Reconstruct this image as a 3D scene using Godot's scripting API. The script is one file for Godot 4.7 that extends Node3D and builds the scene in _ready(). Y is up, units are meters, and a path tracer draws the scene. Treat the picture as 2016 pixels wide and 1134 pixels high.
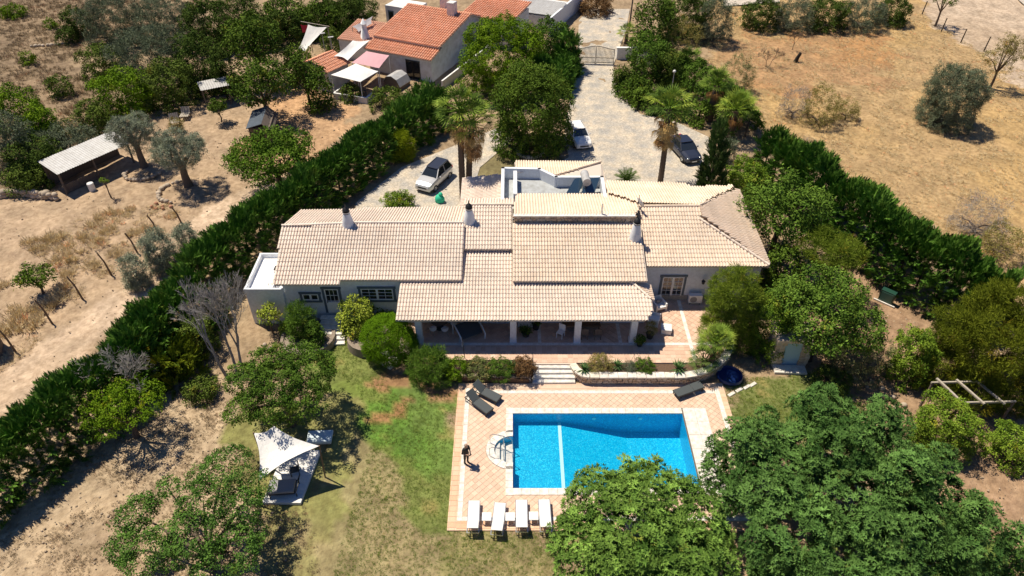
extends Node3D
# A villa with a pool seen from a drone: x to the right, y up, -z away from the camera; metres.

var M := {}
var LEAF := {}
var used := {}
var rng := RandomNumberGenerator.new()
var wob := FastNoiseLite.new()

class MB:
	# collects triangles; faces run clockwise seen from outside
	var v := PackedVector3Array()
	var n := PackedVector3Array()
	var c := PackedColorArray()
	var col := Color(1, 1, 1)
	func tri(a: Vector3, b: Vector3, d: Vector3) -> void:
		var nn := (d - a).cross(b - a).normalized()
		v.append(a); v.append(b); v.append(d)
		for i in 3:
			n.append(nn); c.append(col)
	func trin(a: Vector3, b: Vector3, d: Vector3, na: Vector3, nb: Vector3, nd: Vector3) -> void:
		v.append(a); v.append(b); v.append(d); n.append(na); n.append(nb); n.append(nd)
		for i in 3:
			c.append(col)
	func quad(a: Vector3, b: Vector3, d: Vector3, e: Vector3) -> void:
		tri(a, d, b); tri(a, e, d)
	func box(at: Vector3, size: Vector3, yaw := 0.0, bev := 0.0) -> void:
		xbox(Transform3D(Basis(Vector3.UP, yaw), at), size, bev)
	func xbox(t: Transform3D, size: Vector3, bev := 0.0) -> void:
		var h := size * 0.5
		var k: Array[Vector3] = []
		if bev <= 0.0:
			for i in 8:
				k.append(t * Vector3(h.x if i & 1 else -h.x, h.y if i & 2 else -h.y, h.z if i & 4 else -h.z))
			quad(k[2], k[6], k[7], k[3]); quad(k[0], k[1], k[5], k[4])
			quad(k[4], k[5], k[7], k[6]); quad(k[1], k[0], k[2], k[3])
			quad(k[5], k[1], k[3], k[7]); quad(k[0], k[4], k[6], k[2])
			return
		var r: Array[Vector3] = []
		for yy in [-h.y, h.y - bev, h.y]:
			var q := bev if yy == h.y else 0.0
			for s in [Vector2(-1, -1), Vector2(1, -1), Vector2(1, 1), Vector2(-1, 1)]:
				r.append(t * Vector3(s.x * (h.x - q), yy, s.y * (h.z - q)))
		for l in 2:
			for i in 4:
				var j := (i + 1) % 4
				quad(r[l * 4 + j], r[l * 4 + i], r[l * 4 + 4 + i], r[l * 4 + 4 + j])
		quad(r[8], r[11], r[10], r[9])
		quad(r[0], r[1], r[2], r[3])
	func beam(a: Vector3, b: Vector3, w: float, hh: float) -> void:
		var z := (b - a).normalized()
		var up := Vector3.UP if absf(z.y) < 0.95 else Vector3.RIGHT
		var x := up.cross(z).normalized()
		xbox(Transform3D(Basis(x, z.cross(x), z), (a + b) * 0.5), Vector3(w, hh, a.distance_to(b)))
	func tube(p: Array, r: Array, sides := 6, cap := true) -> void:
		var rings: Array = []
		var nrm: Array = []
		for i in p.size():
			var d: Vector3 = (p[mini(i + 1, p.size() - 1)] - p[maxi(i - 1, 0)]).normalized()
			var up := Vector3.UP if absf(d.y) < 0.9 else Vector3.RIGHT
			var x := up.cross(d).normalized()
			var y := d.cross(x)
			var ring := PackedVector3Array()
			var nn := PackedVector3Array()
			for s in sides:
				var a := TAU * s / sides
				var o := x * cos(a) + y * sin(a)
				ring.append(p[i] + o * r[i]); nn.append(o)
			rings.append(ring); nrm.append(nn)
		for i in p.size() - 1:
			for s in sides:
				var e := (s + 1) % sides
				trin(rings[i][s], rings[i + 1][s], rings[i + 1][e], nrm[i][s], nrm[i + 1][s], nrm[i + 1][e])
				trin(rings[i][s], rings[i + 1][e], rings[i][e], nrm[i][s], nrm[i + 1][e], nrm[i][e])
		if cap:
			var l: int = p.size() - 1
			for s in range(1, sides - 1):
				tri(rings[l][0], rings[l][s + 1], rings[l][s])
				tri(rings[0][0], rings[0][s], rings[0][s + 1])
	func lathe(at: Vector3, prof: Array, sides := 14) -> void:
		for i in prof.size() - 1:
			var a: Vector2 = prof[i]
			var b: Vector2 = prof[i + 1]
			var t := Vector2(b.y - a.y, a.x - b.x).normalized()
			for s in sides:
				var u := TAU * s / sides
				var w := TAU * (s + 1) / sides
				var d0 := Vector3(cos(u), 0, sin(u))
				var d1 := Vector3(cos(w), 0, sin(w))
				var n0 := d0 * t.x + Vector3.UP * t.y
				var n1 := d1 * t.x + Vector3.UP * t.y
				var p0 := at + d0 * a.x + Vector3.UP * a.y
				var p1 := at + d1 * a.x + Vector3.UP * a.y
				var p2 := at + d1 * b.x + Vector3.UP * b.y
				var p3 := at + d0 * b.x + Vector3.UP * b.y
				if a.x > 0.0:
					trin(p0, p1, p2, n0, n1, n1)
				if b.x > 0.0:
					trin(p0, p2, p3, n0, n1, n0)
	func slab(poly: Array, down: Vector3) -> void:
		# a polygon of 3D points with thickness
		var p2 := PackedVector2Array()
		var nn := Vector3.ZERO
		for i in poly.size():
			nn += (poly[i] as Vector3).cross(poly[(i + 1) % poly.size()])
		nn = nn.normalized()
		var x := (poly[1] - poly[0]).normalized() as Vector3
		var y := nn.cross(x)
		for q in poly:
			p2.append(Vector2((q - poly[0]).dot(x), (q - poly[0]).dot(y)))
		var idx := Geometry2D.triangulate_polygon(p2)
		var flip := nn.dot(down) > 0.0
		for i in range(0, idx.size(), 3):
			var a: Vector3 = poly[idx[i]]
			var b: Vector3 = poly[idx[i + 1]]
			var d: Vector3 = poly[idx[i + 2]]
			if (d - a).cross(b - a).dot(down) > 0.0:
				var q := b
				b = d
				d = q
			tri(a, b, d)
			tri(a + down, d + down, b + down)
		for i in poly.size():
			var a: Vector3 = poly[i]
			var b: Vector3 = poly[(i + 1) % poly.size()]
			if flip:
				quad(a, b, b + down, a + down)
			else:
				quad(b, a, a + down, b + down)
	func ball(at: Vector3, r: Vector3, seg := 8, rings := 6) -> void:
		for i in rings:
			for s in seg:
				var k: Array[Vector3] = []
				for q in [[i, s], [i, s + 1], [i + 1, s + 1], [i + 1, s]]:
					var th: float = PI * q[0] / rings
					var ph: float = TAU * q[1] / seg
					k.append(Vector3(sin(th) * cos(ph), cos(th), sin(th) * sin(ph)))
				trin(at + k[0] * r, at + k[2] * r, at + k[1] * r, k[0], k[2], k[1])
				trin(at + k[0] * r, at + k[3] * r, at + k[2] * r, k[0], k[3], k[2])
	func mesh() -> ArrayMesh:
		var a := []
		a.resize(Mesh.ARRAY_MAX)
		a[Mesh.ARRAY_VERTEX] = v
		a[Mesh.ARRAY_NORMAL] = n
		a[Mesh.ARRAY_COLOR] = c
		var m := ArrayMesh.new()
		if v.size():
			m.add_surface_from_arrays(Mesh.PRIMITIVE_TRIANGLES, a)
		return m

func numbered(s: String) -> String:
	var k: int = used.get(s, 0)
	used[s] = k + 1
	return s if k == 0 else "%s_%03d" % [s, k]

func tag(o: Node, label: String, cat := "", group := "", kind := "") -> void:
	if label:
		o.set_meta("label", label)
	if cat:
		o.set_meta("category", cat)
	if group:
		o.set_meta("group", group)
	if kind:
		o.set_meta("kind", kind)

func thing(called: String, label: String, cat: String, at := Vector3.ZERO, yaw := 0.0, group := "") -> Node3D:
	var o := Node3D.new()
	o.name = numbered(called)
	add_child(o)
	o.position = at
	o.rotation.y = yaw
	tag(o, label, cat, group)
	return o

func part(mesh, called: String, mat: Material, parent: Node, xf := Transform3D()) -> MeshInstance3D:
	var o := MeshInstance3D.new()
	o.mesh = mesh.mesh() if mesh is MB else mesh
	o.material_override = mat
	o.name = called if parent != self else numbered(called)
	if parent.has_node(NodePath(String(o.name))):
		var k := 1
		while parent.has_node(NodePath("%s_%03d" % [called, k])):
			k += 1
		o.name = "%s_%03d" % [called, k]
	o.transform = xf
	parent.add_child(o, true)
	return o

# pieces by the hundred: the caller numbers them, which is faster
func piece(mesh: Mesh, called: String, k: int, mat: Material, parent: Node, xf: Transform3D) -> void:
	var o := MeshInstance3D.new()
	o.mesh = mesh
	o.material_override = mat
	o.name = called if k == 0 else "%s_%03d" % [called, k]
	o.transform = xf
	parent.add_child(o, true)

func setting(mesh, called: String, mat: Material) -> MeshInstance3D:
	var o := part(mesh, called, mat, self)
	o.set_meta("kind", "structure")
	return o

func copies(called: String, mesh: Mesh, mat: Material, xf: Array, cols: Array, parent: Node) -> MultiMeshInstance3D:
	var mm := MultiMesh.new()
	mm.transform_format = MultiMesh.TRANSFORM_3D
	mm.use_colors = true
	mm.mesh = mesh
	mm.instance_count = xf.size()
	for i in xf.size():
		mm.set_instance_transform(i, xf[i])
		mm.set_instance_color(i, cols[i])
	var o := MultiMeshInstance3D.new()
	o.multimesh = mm
	o.material_override = mat
	o.name = called if parent != self else numbered(called)
	if parent.has_node(NodePath(String(o.name))):
		var k := 1
		while parent.has_node(NodePath("%s_%03d" % [called, k])):
			k += 1
		o.name = "%s_%03d" % [called, k]
	parent.add_child(o, true)
	return o

func lin(r: float, g: float, b: float) -> Color:
	return Color(r, g, b).linear_to_srgb()

func mat(called: String, c: Color, rough := 0.8, metal := 0.0) -> StandardMaterial3D:
	var m := StandardMaterial3D.new()
	m.resource_name = called
	m.albedo_color = c
	m.roughness = rough
	m.metallic = metal
	m.vertex_color_use_as_albedo = true
	M[called] = m
	return m

func noise_tex(freq: float, oct: int, lo: Color, hi: Color, sd: int, size := 512, bump := false, mid := 0.5) -> NoiseTexture2D:
	var t := NoiseTexture2D.new()
	t.width = size
	t.height = size
	t.seamless = true
	t.seamless_blend_skirt = 0.2
	var n := FastNoiseLite.new()
	n.noise_type = FastNoiseLite.TYPE_SIMPLEX_SMOOTH
	n.seed = sd
	n.frequency = freq
	n.fractal_octaves = oct
	n.fractal_gain = 0.62
	t.noise = n
	if bump:
		t.as_normal_map = true
		t.bump_strength = 6.0
	else:
		var g := Gradient.new()
		g.offsets = PackedFloat32Array([0.15, mid, 0.85])
		g.colors = PackedColorArray([lo, lo.lerp(hi, 0.55), hi])
		t.color_ramp = g
	return t

func textured(m: StandardMaterial3D, t: Texture2D, metres: float, nt: Texture2D = null, ns := 0.6) -> StandardMaterial3D:
	m.albedo_texture = t
	m.uv1_triplanar = true
	m.uv1_world_triplanar = true
	m.uv1_scale = Vector3.ONE / metres
	if nt:
		m.normal_enabled = true
		m.normal_texture = nt
		m.normal_scale = ns
	return m

func sm(t: float) -> float:
	t = clampf(t, 0.0, 1.0)
	return t * t * (3.0 - 2.0 * t)

func ground_y(x: float, z: float) -> float:
	return 0.7 * sm((-z - 38.0) / 9.0) + 0.02 * maxf(0.0, -z - 50.0)

func inside(p: Vector2, poly: PackedVector2Array) -> bool:
	return Geometry2D.is_point_in_polygon(p, poly)

func _ready() -> void:
	# camera, sky, sun, exposure
	var cam := Camera3D.new()
	cam.name = "camera"
	cam.fov = 44.15
	cam.near = 0.5
	cam.far = 2000.0
	cam.position = Vector3(0, 34, 0)
	cam.rotation_degrees = Vector3(-39.5, 0, 0)
	add_child(cam)
	cam.current = true
	var env := Environment.new()
	env.background_mode = Environment.BG_SKY
	var sky := Sky.new()
	var psm := ProceduralSkyMaterial.new()
	psm.sky_top_color = Color(0.3, 0.47, 0.76)
	psm.sky_horizon_color = Color(0.7, 0.78, 0.85)
	psm.sky_curve = 0.12
	psm.ground_bottom_color = Color(0.5, 0.42, 0.32)
	psm.ground_horizon_color = Color(0.68, 0.66, 0.62)
	psm.sky_energy_multiplier = 0.66
	sky.sky_material = psm
	env.sky = sky
	env.tonemap_mode = Environment.TONE_MAPPER_LINEAR
	env.tonemap_exposure = 1.28
	env.sdfgi_enabled = true
	env.ssao_enabled = true
	env.ssil_enabled = true
	var we := WorldEnvironment.new()
	we.name = "world_environment"
	we.environment = env
	add_child(we)
	var sun := DirectionalLight3D.new()
	sun.name = "sun"
	sun.light_energy = 1.5
	sun.light_color = Color(1.0, 0.95, 0.865)
	sun.light_angular_distance = 0.5
	sun.shadow_enabled = true
	add_child(sun)
	sun.look_at_from_position(Vector3(-40, 100, -26), Vector3.ZERO)
	rng.seed = 7
	wob.seed = 11
	wob.frequency = 0.08
	wob.fractal_octaves = 4
	materials()
	leaves()
	terrain()
	pool_area()
	terrace_area()
	villa()
	neighbour_house()
	yard()
	drive_things()
	pool_things()
	terrace_things()
	garden_things()
	trees()
	hedges()
	palms()
	shrubs()
	bare_trees()
	dry_grass()

func materials() -> void:
	var soil := noise_tex(0.012, 6, Color(0.8, 0.78, 0.76), Color(1, 1, 1), 3, 1024)
	var bumps := noise_tex(0.03, 5, Color.BLACK, Color.WHITE, 4, 512, true)
	var grain := noise_tex(0.02, 5, Color(0.94, 0.935, 0.93), Color(1, 1, 1), 5, 512)
	var stain := noise_tex(0.008, 5, Color(0.86, 0.845, 0.83), Color(1, 1, 1), 6, 512)
	textured(mat("ground", Color.WHITE, 0.95), soil, 9.0, bumps, 0.8)
	textured(mat("plaster", lin(0.78, 0.82, 0.87), 0.85), grain, 3.0)
	textured(mat("old_plaster", lin(0.8, 0.82, 0.84), 0.85), stain, 4.0)
	textured(mat("stone", Color.WHITE, 0.9), stain, 0.9, bumps, 0.6)
	textured(mat("pale_stone", lin(0.8, 0.775, 0.73), 0.85), stain, 1.7, bumps, 0.3)
	textured(mat("terracotta", Color.WHITE, 0.75), grain, 1.1)
	textured(mat("grout", lin(0.72, 0.59, 0.49), 0.9), grain, 1.3)
	textured(mat("roof", Color.WHITE, 0.85), grain, 2.3)
	textured(mat("mortar", lin(0.68, 0.6, 0.52), 0.9), grain, 1.0)
	mat("trim", lin(0.085, 0.12, 0.16), 0.6)
	mat("white_paint", lin(0.8, 0.8, 0.8), 0.45)
	mat("black_metal", lin(0.012, 0.012, 0.013), 0.5)
	mat("dark_glass", lin(0.02, 0.025, 0.03), 0.06).metallic_specular = 0.7
	mat("steel", lin(0.6, 0.62, 0.63), 0.25, 0.9)
	textured(mat("grey_floor", lin(0.42, 0.45, 0.47), 0.8), stain, 3.0)
	mat("collector", lin(0.03, 0.06, 0.1), 0.12).metallic_specular = 0.7
	textured(mat("wood", lin(0.2, 0.13, 0.08), 0.8), stain, 0.8)
	textured(mat("old_wood", lin(0.16, 0.13, 0.11), 0.85), stain, 0.7)
	textured(mat("pale_wood", lin(0.44, 0.4, 0.34), 0.8), stain, 0.9)
	textured(mat("sheet_metal", lin(0.5, 0.51, 0.52), 0.5), stain, 2.2)
	textured(mat("dark_sheet", lin(0.1, 0.13, 0.17), 0.4), stain, 2.2)
	textured(mat("canvas", lin(0.78, 0.78, 0.77), 0.85), grain, 1.4)
	textured(mat("pink_canvas", lin(0.62, 0.36, 0.4), 0.85), grain, 1.4)
	textured(mat("grey_canvas", lin(0.42, 0.4, 0.43), 0.85), grain, 1.4)
	mat("red_cloth", lin(0.6, 0.03, 0.06), 0.8)
	textured(mat("sling", lin(0.06, 0.073, 0.08), 0.75), grain, 0.4)
	textured(mat("cushion", lin(0.3, 0.3, 0.32), 0.9), grain, 0.5)
	mat("sling_white", lin(0.78, 0.77, 0.74), 0.8)
	mat("plastic_white", lin(0.8, 0.8, 0.79), 0.4)
	mat("rubber", lin(0.015, 0.015, 0.016), 0.7)
	mat("bark", Color.WHITE, 0.95)
	textured(M.bark, soil, 0.9, bumps, 1.0)
	mat("skin", Color.WHITE, 0.7)
	mat("plain", Color.WHITE, 0.7)
	mat("gloss", Color.WHITE, 0.3)
	textured(mat("white_gate", lin(0.7, 0.7, 0.68), 0.6), grain, 1.0)
	textured(mat("mulch", lin(0.16, 0.1, 0.065), 0.95), soil, 1.4, bumps, 1.0)
	textured(mat("road_pale", lin(0.62, 0.57, 0.5), 0.95), soil, 7.0, bumps, 0.4)
	var w := mat("water", Color(0.02, 0.5, 0.6, 0.1), 0.03)
	w.transparency = BaseMaterial3D.TRANSPARENCY_ALPHA
	w.metallic_specular = 0.5
	var glass := mat("pane", Color(0.1, 0.13, 0.15, 0.25), 0.04)
	glass.transparency = BaseMaterial3D.TRANSPARENCY_ALPHA
	var paint := mat("car_silver", lin(0.62, 0.63, 0.64), 0.28, 0.35)
	paint.clearcoat_enabled = true
	paint.clearcoat = 0.6
	paint = mat("car_blue", lin(0.012, 0.02, 0.05), 0.22, 0.3)
	paint.clearcoat_enabled = true
	paint = mat("car_white", lin(0.78, 0.78, 0.78), 0.3)
	paint.clearcoat_enabled = true
	cobbles()
	mosaic()

func cobbles() -> void:
	# small pale limestone setts, irregular, with darker sandy joints
	var n := FastNoiseLite.new()
	n.noise_type = FastNoiseLite.TYPE_CELLULAR
	n.frequency = 0.085
	n.cellular_jitter = 0.75
	n.cellular_return_type = FastNoiseLite.RETURN_CELL_VALUE
	n.seed = 3
	var tone := n.get_seamless_image(512, 512)
	n.cellular_return_type = FastNoiseLite.RETURN_DISTANCE2_SUB
	var gap := n.get_seamless_image(512, 512)
	var f := FastNoiseLite.new()
	f.frequency = 0.006
	f.fractal_octaves = 4
	var big := f.get_seamless_image(512, 512)
	var im := Image.create(512, 512, false, Image.FORMAT_RGB8)
	for y in 512:
		for x in 512:
			var t := tone.get_pixel(x, y).r
			var g := sm(gap.get_pixel(x, y).r * 3.2)
			var b := big.get_pixel(x, y).r
			var s := (0.72 + 0.28 * t) * (0.66 + 0.34 * g) * (0.88 + 0.2 * b)
			var warm := 0.03 * (1.0 - g) + 0.05 * (b - 0.5)
			im.set_pixel(x, y, Color(minf(1.0, s + warm), s, maxf(0.0, s - warm * 1.6)))
	var h := gap.duplicate() as Image
	h.convert(Image.FORMAT_RGB8)
	h.bump_map_to_normal_map(3.0)
	textured(mat("cobbles", lin(0.74, 0.67, 0.57), 0.9), ImageTexture.create_from_image(im), 5.3, ImageTexture.create_from_image(h), 0.7)

func mosaic() -> void:
	# glass mosaic of the pool: tiny square tesserae in several blues
	var r := RandomNumberGenerator.new()
	r.seed = 21
	var im := Image.create(1024, 1024, false, Image.FORMAT_RGB8)
	im.fill(Color(0.05, 0.7, 0.9))
	for j in 128:
		for i in 128:
			var t := r.randf()
			var c := Color(0.0, 0.58, 0.8).lerp(Color(0.0, 0.75, 0.93), t)
			if r.randf() < 0.3:
				c = c.lerp(Color(0.3, 0.88, 0.98), r.randf_range(0.2, 0.9))
			im.fill_rect(Rect2i(i * 8, j * 8, 7, 7), c)
	textured(mat("mosaic", Color(1, 1, 1), 0.3), ImageTexture.create_from_image(im), 7.6)
	mat("mosaic_line", lin(0.5, 0.85, 0.9), 0.4)

func draped(poly: PackedVector2Array, step: float, lift: float) -> MB:
	# a sheet that follows the ground inside the polygon
	var b := MB.new()
	var lo := poly[0]
	var hi := poly[0]
	for p in poly:
		lo = lo.min(p)
		hi = hi.max(p)
	for i in int(ceil((hi.x - lo.x) / step)):
		for j in int(ceil((hi.y - lo.y) / step)):
			var a := lo + Vector2(i, j) * step
			var cell := PackedVector2Array([a, a + Vector2(step, 0), a + Vector2(step, step), a + Vector2(0, step)])
			for q in Geometry2D.intersect_polygons(cell, poly):
				var idx := Geometry2D.triangulate_polygon(q)
				for k in range(0, idx.size(), 3):
					var t: Array[Vector3] = []
					for e in 3:
						var w: Vector2 = q[idx[k + e]]
						t.append(Vector3(w.x, ground_y(w.x, w.y) + lift, w.y))
					if (t[2] - t[0]).cross(t[1] - t[0]).y < 0.0:
						b.tri(t[0], t[2], t[1])
					else:
						b.tri(t[0], t[1], t[2])
	return b

# what grows or lies where, in world x and z: polygon, linear colour, how ragged its edge is
func zones() -> Array:
	return [
		[PackedVector2Array([Vector2(-92.04, -111.61), Vector2(-58.52, -111.61), Vector2(-52.18, -83.28), Vector2(-37.16, -66.6), Vector2(-42.71, -54.25), Vector2(-49.35, -51.84)]), Color(0.26, 0.19, 0.12), 2.5],
		[PackedVector2Array([Vector2(-50.32, -53.43), Vector2(-39.5, -55.08), Vector2(-34.82, -80.35), Vector2(-28.85, -84.81), Vector2(-19.11, -72.4), Vector2(-14.41, -63.44), Vector2(-22.22, -48.8), Vector2(-27.26, -37.12), Vector2(-30.59, -30.44), Vector2(-34.35, -25.72)]), Color(0.47, 0.35, 0.235), 0.8],
		[PackedVector2Array([Vector2(-27.01, -77.56), Vector2(-19.11, -72.4), Vector2(-14.74, -65.52), Vector2(-21.02, -57.69), Vector2(-27.99, -60.47), Vector2(-25.55, -67.71)]), Color(0.6, 0.37, 0.2), 1.2],
		[PackedVector2Array([Vector2(-34.25, -27.98), Vector2(-33.77, -32.66), Vector2(-29.35, -41.39), Vector2(-26.34, -51.06), Vector2(-21.97, -55.94), Vector2(-19.79, -52.62), Vector2(-25.05, -44.73), Vector2(-28.07, -38.2), Vector2(-30.37, -30.01)]), Color(0.68, 0.53, 0.39), 0.35],
		[PackedVector2Array([Vector2(30.12, -116.51), Vector2(62.45, -116.51), Vector2(57.13, -81.8), Vector2(57.73, -60.47), Vector2(42.86, -37.12), Vector2(36.62, -40.33), Vector2(31.18, -54.25), Vector2(25.18, -65.52), Vector2(22.62, -80.35)]), Color(0.49, 0.335, 0.15), 1.5],
		[PackedVector2Array([Vector2(25.2, -89.66), Vector2(45.12, -91.36), Vector2(48.17, -83.28), Vector2(42.85, -76.22), Vector2(27.01, -72.4), Vector2(23.52, -81.8)]), Color(0.46, 0.26, 0.11), 2.5],
		[PackedVector2Array([Vector2(61.66, -116.51), Vector2(101.88, -116.51), Vector2(68.44, -68.84), Vector2(55.69, -73.64), Vector2(56.07, -83.28), Vector2(55.04, -93.12)]), Color(0.56, 0.45, 0.34), 1.0],
		[PackedVector2Array([Vector2(-33.32, -26.45), Vector2(-20.16, -34.08), Vector2(-17.11, -29.6), Vector2(-11.34, -22.33), Vector2(-6.73, -14.31), Vector2(-30.57, -14.31)]), Color(0.5, 0.39, 0.26), 1.0],
		[PackedVector2Array([Vector2(-17.81, -28.78), Vector2(-10.09, -31.31), Vector2(-2.88, -31.31), Vector2(-2.99, -14.31), Vector2(-10.47, -14.31)]), Color(0.265, 0.265, 0.09), 1.2],
		[PackedVector2Array([Vector2(-11.07, -26.45), Vector2(-7.56, -27.2), Vector2(-3.1, -23.97), Vector2(-2.91, -16.69), Vector2(-9.58, -16.69)]), Color(0.31, 0.27, 0.13), 1.4],
		[PackedVector2Array([Vector2(-14.33, -34.08), Vector2(-12.26, -35.82), Vector2(-9.6, -34.56), Vector2(-8.24, -32.2), Vector2(-3.35, -30.87), Vector2(-3.5, -25.72), Vector2(-3.31, -20.79), Vector2(-4.86, -21.39), Vector2(-6.83, -23.97), Vector2(-8.63, -27.2), Vector2(-8.65, -30.44), Vector2(-12.8, -31.75)]), Color(0.17, 0.23, 0.045), 0.7],
		[PackedVector2Array([Vector2(-8.55, -30.87), Vector2(-3.34, -30.65), Vector2(-3.48, -25.36), Vector2(-4.5, -23.63), Vector2(-7.31, -25.36), Vector2(-8.5, -28.37)]), Color(0.12, 0.24, 0.03), 0.9],
		[PackedVector2Array([Vector2(-3.74, -21.09), Vector2(3.85, -21.09), Vector2(3.54, -17.19), Vector2(-3.19, -17.19)]), Color(0.24, 0.24, 0.085), 1.2],
		[PackedVector2Array([Vector2(-9.38, -33.13), Vector2(-6.84, -31.53), Vector2(-3.53, -31.22), Vector2(-3.81, -30.44), Vector2(-7.38, -30.65), Vector2(-9.21, -31.98)]), Color(0.36, 0.21, 0.1), 0.7],
		[PackedVector2Array([Vector2(-8.02, -29.39), Vector2(-6.16, -29.8), Vector2(-6.19, -28.57), Vector2(-8.19, -28.37)]), Color(0.33, 0.19, 0.08), 0.7],
		[PackedVector2Array([Vector2(13.63, -32.2), Vector2(18.42, -32.43), Vector2(22.81, -30.01), Vector2(21.1, -27.2), Vector2(15, -27.2), Vector2(13.42, -28.78)]), Color(0.17, 0.22, 0.055), 0.8],
		[PackedVector2Array([Vector2(18.04, -41.39), Vector2(27.61, -44.73), Vector2(30.58, -34.08), Vector2(39.04, -31.31), Vector2(27.86, -14.31), Vector2(22.25, -14.31), Vector2(24.01, -23.63), Vector2(22.81, -30.01), Vector2(18.42, -32.43)]), Color(0.38, 0.25, 0.155), 1.0],
		[PackedVector2Array([Vector2(-2.32, -60.47), Vector2(-0.4, -64.26), Vector2(5.6, -63.44), Vector2(4.94, -60.47), Vector2(4.32, -57.69), Vector2(-4, -55.08)]), Color(0.22, 0.19, 0.09), 0.5],
	]

func terrain() -> void:
	var z := zones()
	var xs := PackedFloat32Array()
	var zs := PackedFloat32Array()
	for k in range(-8, 0):
		xs.append(-95.0 - pow(-k, 2.0) * 8.0)
	var x := -95.0
	while x <= 95.0:
		xs.append(x)
		x += 0.42
	for k in range(1, 9):
		xs.append(95.0 + k * k * 8.0)
	zs.append(90.0)
	zs.append(40.0)
	zs.append(10.0)
	var zz := -10.0
	while zz > -125.0:
		zs.append(zz)
		zz -= 0.42
	for k in range(1, 9):
		zs.append(-125.0 - k * k * 14.0)
	var hole := Rect2(-1.6, -29.3, 12.4, 6.1)
	var mot := FastNoiseLite.new()
	mot.seed = 5
	mot.frequency = 0.35
	mot.fractal_octaves = 3
	var nx := xs.size()
	var boxes: Array[Rect2] = []
	for q in z:
		var bb := Rect2(q[0][0], Vector2.ZERO)
		for p in q[0]:
			bb = bb.expand(p)
		boxes.append(bb.grow(4.0))
	var v := PackedVector3Array()
	var c := PackedColorArray()
	for j in zs.size():
		for i in nx:
			var p := Vector2(xs[i], zs[j])
			var e := Vector2(wob.get_noise_2d(p.x * 2.2, p.y * 2.2), wob.get_noise_2d(p.x * 2.2 + 300.0, p.y * 2.2)) * 2.2
			var col := Color(0.36, 0.27, 0.17)
			for k in z.size():
				if boxes[k].has_point(p) and inside(p + e * float(z[k][2]), z[k][0]):
					col = z[k][1]
			var m := mot.get_noise_2d(p.x, p.y)
			var w := wob.get_noise_2d(p.x * 0.7 + 90.0, p.y * 0.7)
			col = col.lerp(Color(0.4, 0.29, 0.18), clampf(0.25 + w * 0.9, 0.0, 0.12 if col.g > col.r else 0.4)) * (1.0 + 0.34 * m)
			if col.g > col.r and m + w > 0.4:
				col = col.lerp(Color(0.36, 0.26, 0.1), 0.5)
			var fl := smoothstep(0.0, 4.0, absf(p.x - 2.0) - 22.0) + smoothstep(0.0, 4.0, -p.y - 70.0)
			v.append(Vector3(p.x, ground_y(p.x, p.y) + minf(fl, 1.0) * 0.12 * wob.get_noise_2d(p.x * 3.0, p.y * 3.0) - 0.02, p.y))
			c.append(Color(col.r, col.g, col.b))
	var idx := PackedInt32Array()
	for j in zs.size() - 1:
		for i in nx - 1:
			var mid := Vector2((xs[i] + xs[i + 1]) * 0.5, (zs[j] + zs[j + 1]) * 0.5)
			if hole.has_point(mid):
				continue
			var a := j * nx + i
			idx.append_array(PackedInt32Array([a, a + nx, a + 1, a + 1, a + nx, a + nx + 1]))
	var n := PackedVector3Array()
	n.resize(v.size())
	n.fill(Vector3.UP)
	var arr := []
	arr.resize(Mesh.ARRAY_MAX)
	arr[Mesh.ARRAY_VERTEX] = v
	arr[Mesh.ARRAY_NORMAL] = n
	arr[Mesh.ARRAY_COLOR] = c
	arr[Mesh.ARRAY_INDEX] = idx
	var mesh := ArrayMesh.new()
	mesh.add_surface_from_arrays(Mesh.PRIMITIVE_TRIANGLES, arr)
	setting(mesh, "ground", M.ground)
	var drive := PackedVector2Array([Vector2(-13.47, -51.84), Vector2(-10.23, -57.69), Vector2(-1.18, -65.52), Vector2(0.1, -62.93), Vector2(-2.96, -57.69), Vector2(-3.65, -52.23), Vector2(-2.11, -52.23), Vector2(5.37, -59.53), Vector2(5.1, -63.44), Vector2(6.5, -73.64), Vector2(7.57, -81.07), Vector2(8.86, -94.93), Vector2(10.55, -99.11), Vector2(16.1, -99.11), Vector2(14.61, -91.36), Vector2(11.79, -80.35), Vector2(11.63, -74.27), Vector2(13.27, -68.27), Vector2(16.67, -66.6), Vector2(19.37, -63.44), Vector2(17.49, -53.43), Vector2(15.81, -49.55), Vector2(-13.09, -49.55)])
	setting(draped(drive, 1.5, 0.03), "driveway", M.cobbles)
	var road := PackedVector2Array([Vector2(72.54, -111.61), Vector2(98.44, -111.61), Vector2(77.53, -81.8), Vector2(70.61, -100.3)])
	setting(draped(road, 2.0, 0.14), "road", M.road_pale)
	var lane := PackedVector2Array([Vector2(29.88, -104.86), Vector2(38.1, -105.72), Vector2(37.27, -101.51), Vector2(29.12, -99.9)])
	setting(draped(lane, 2.0, 0.14), "lane", M.road_pale)

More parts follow.
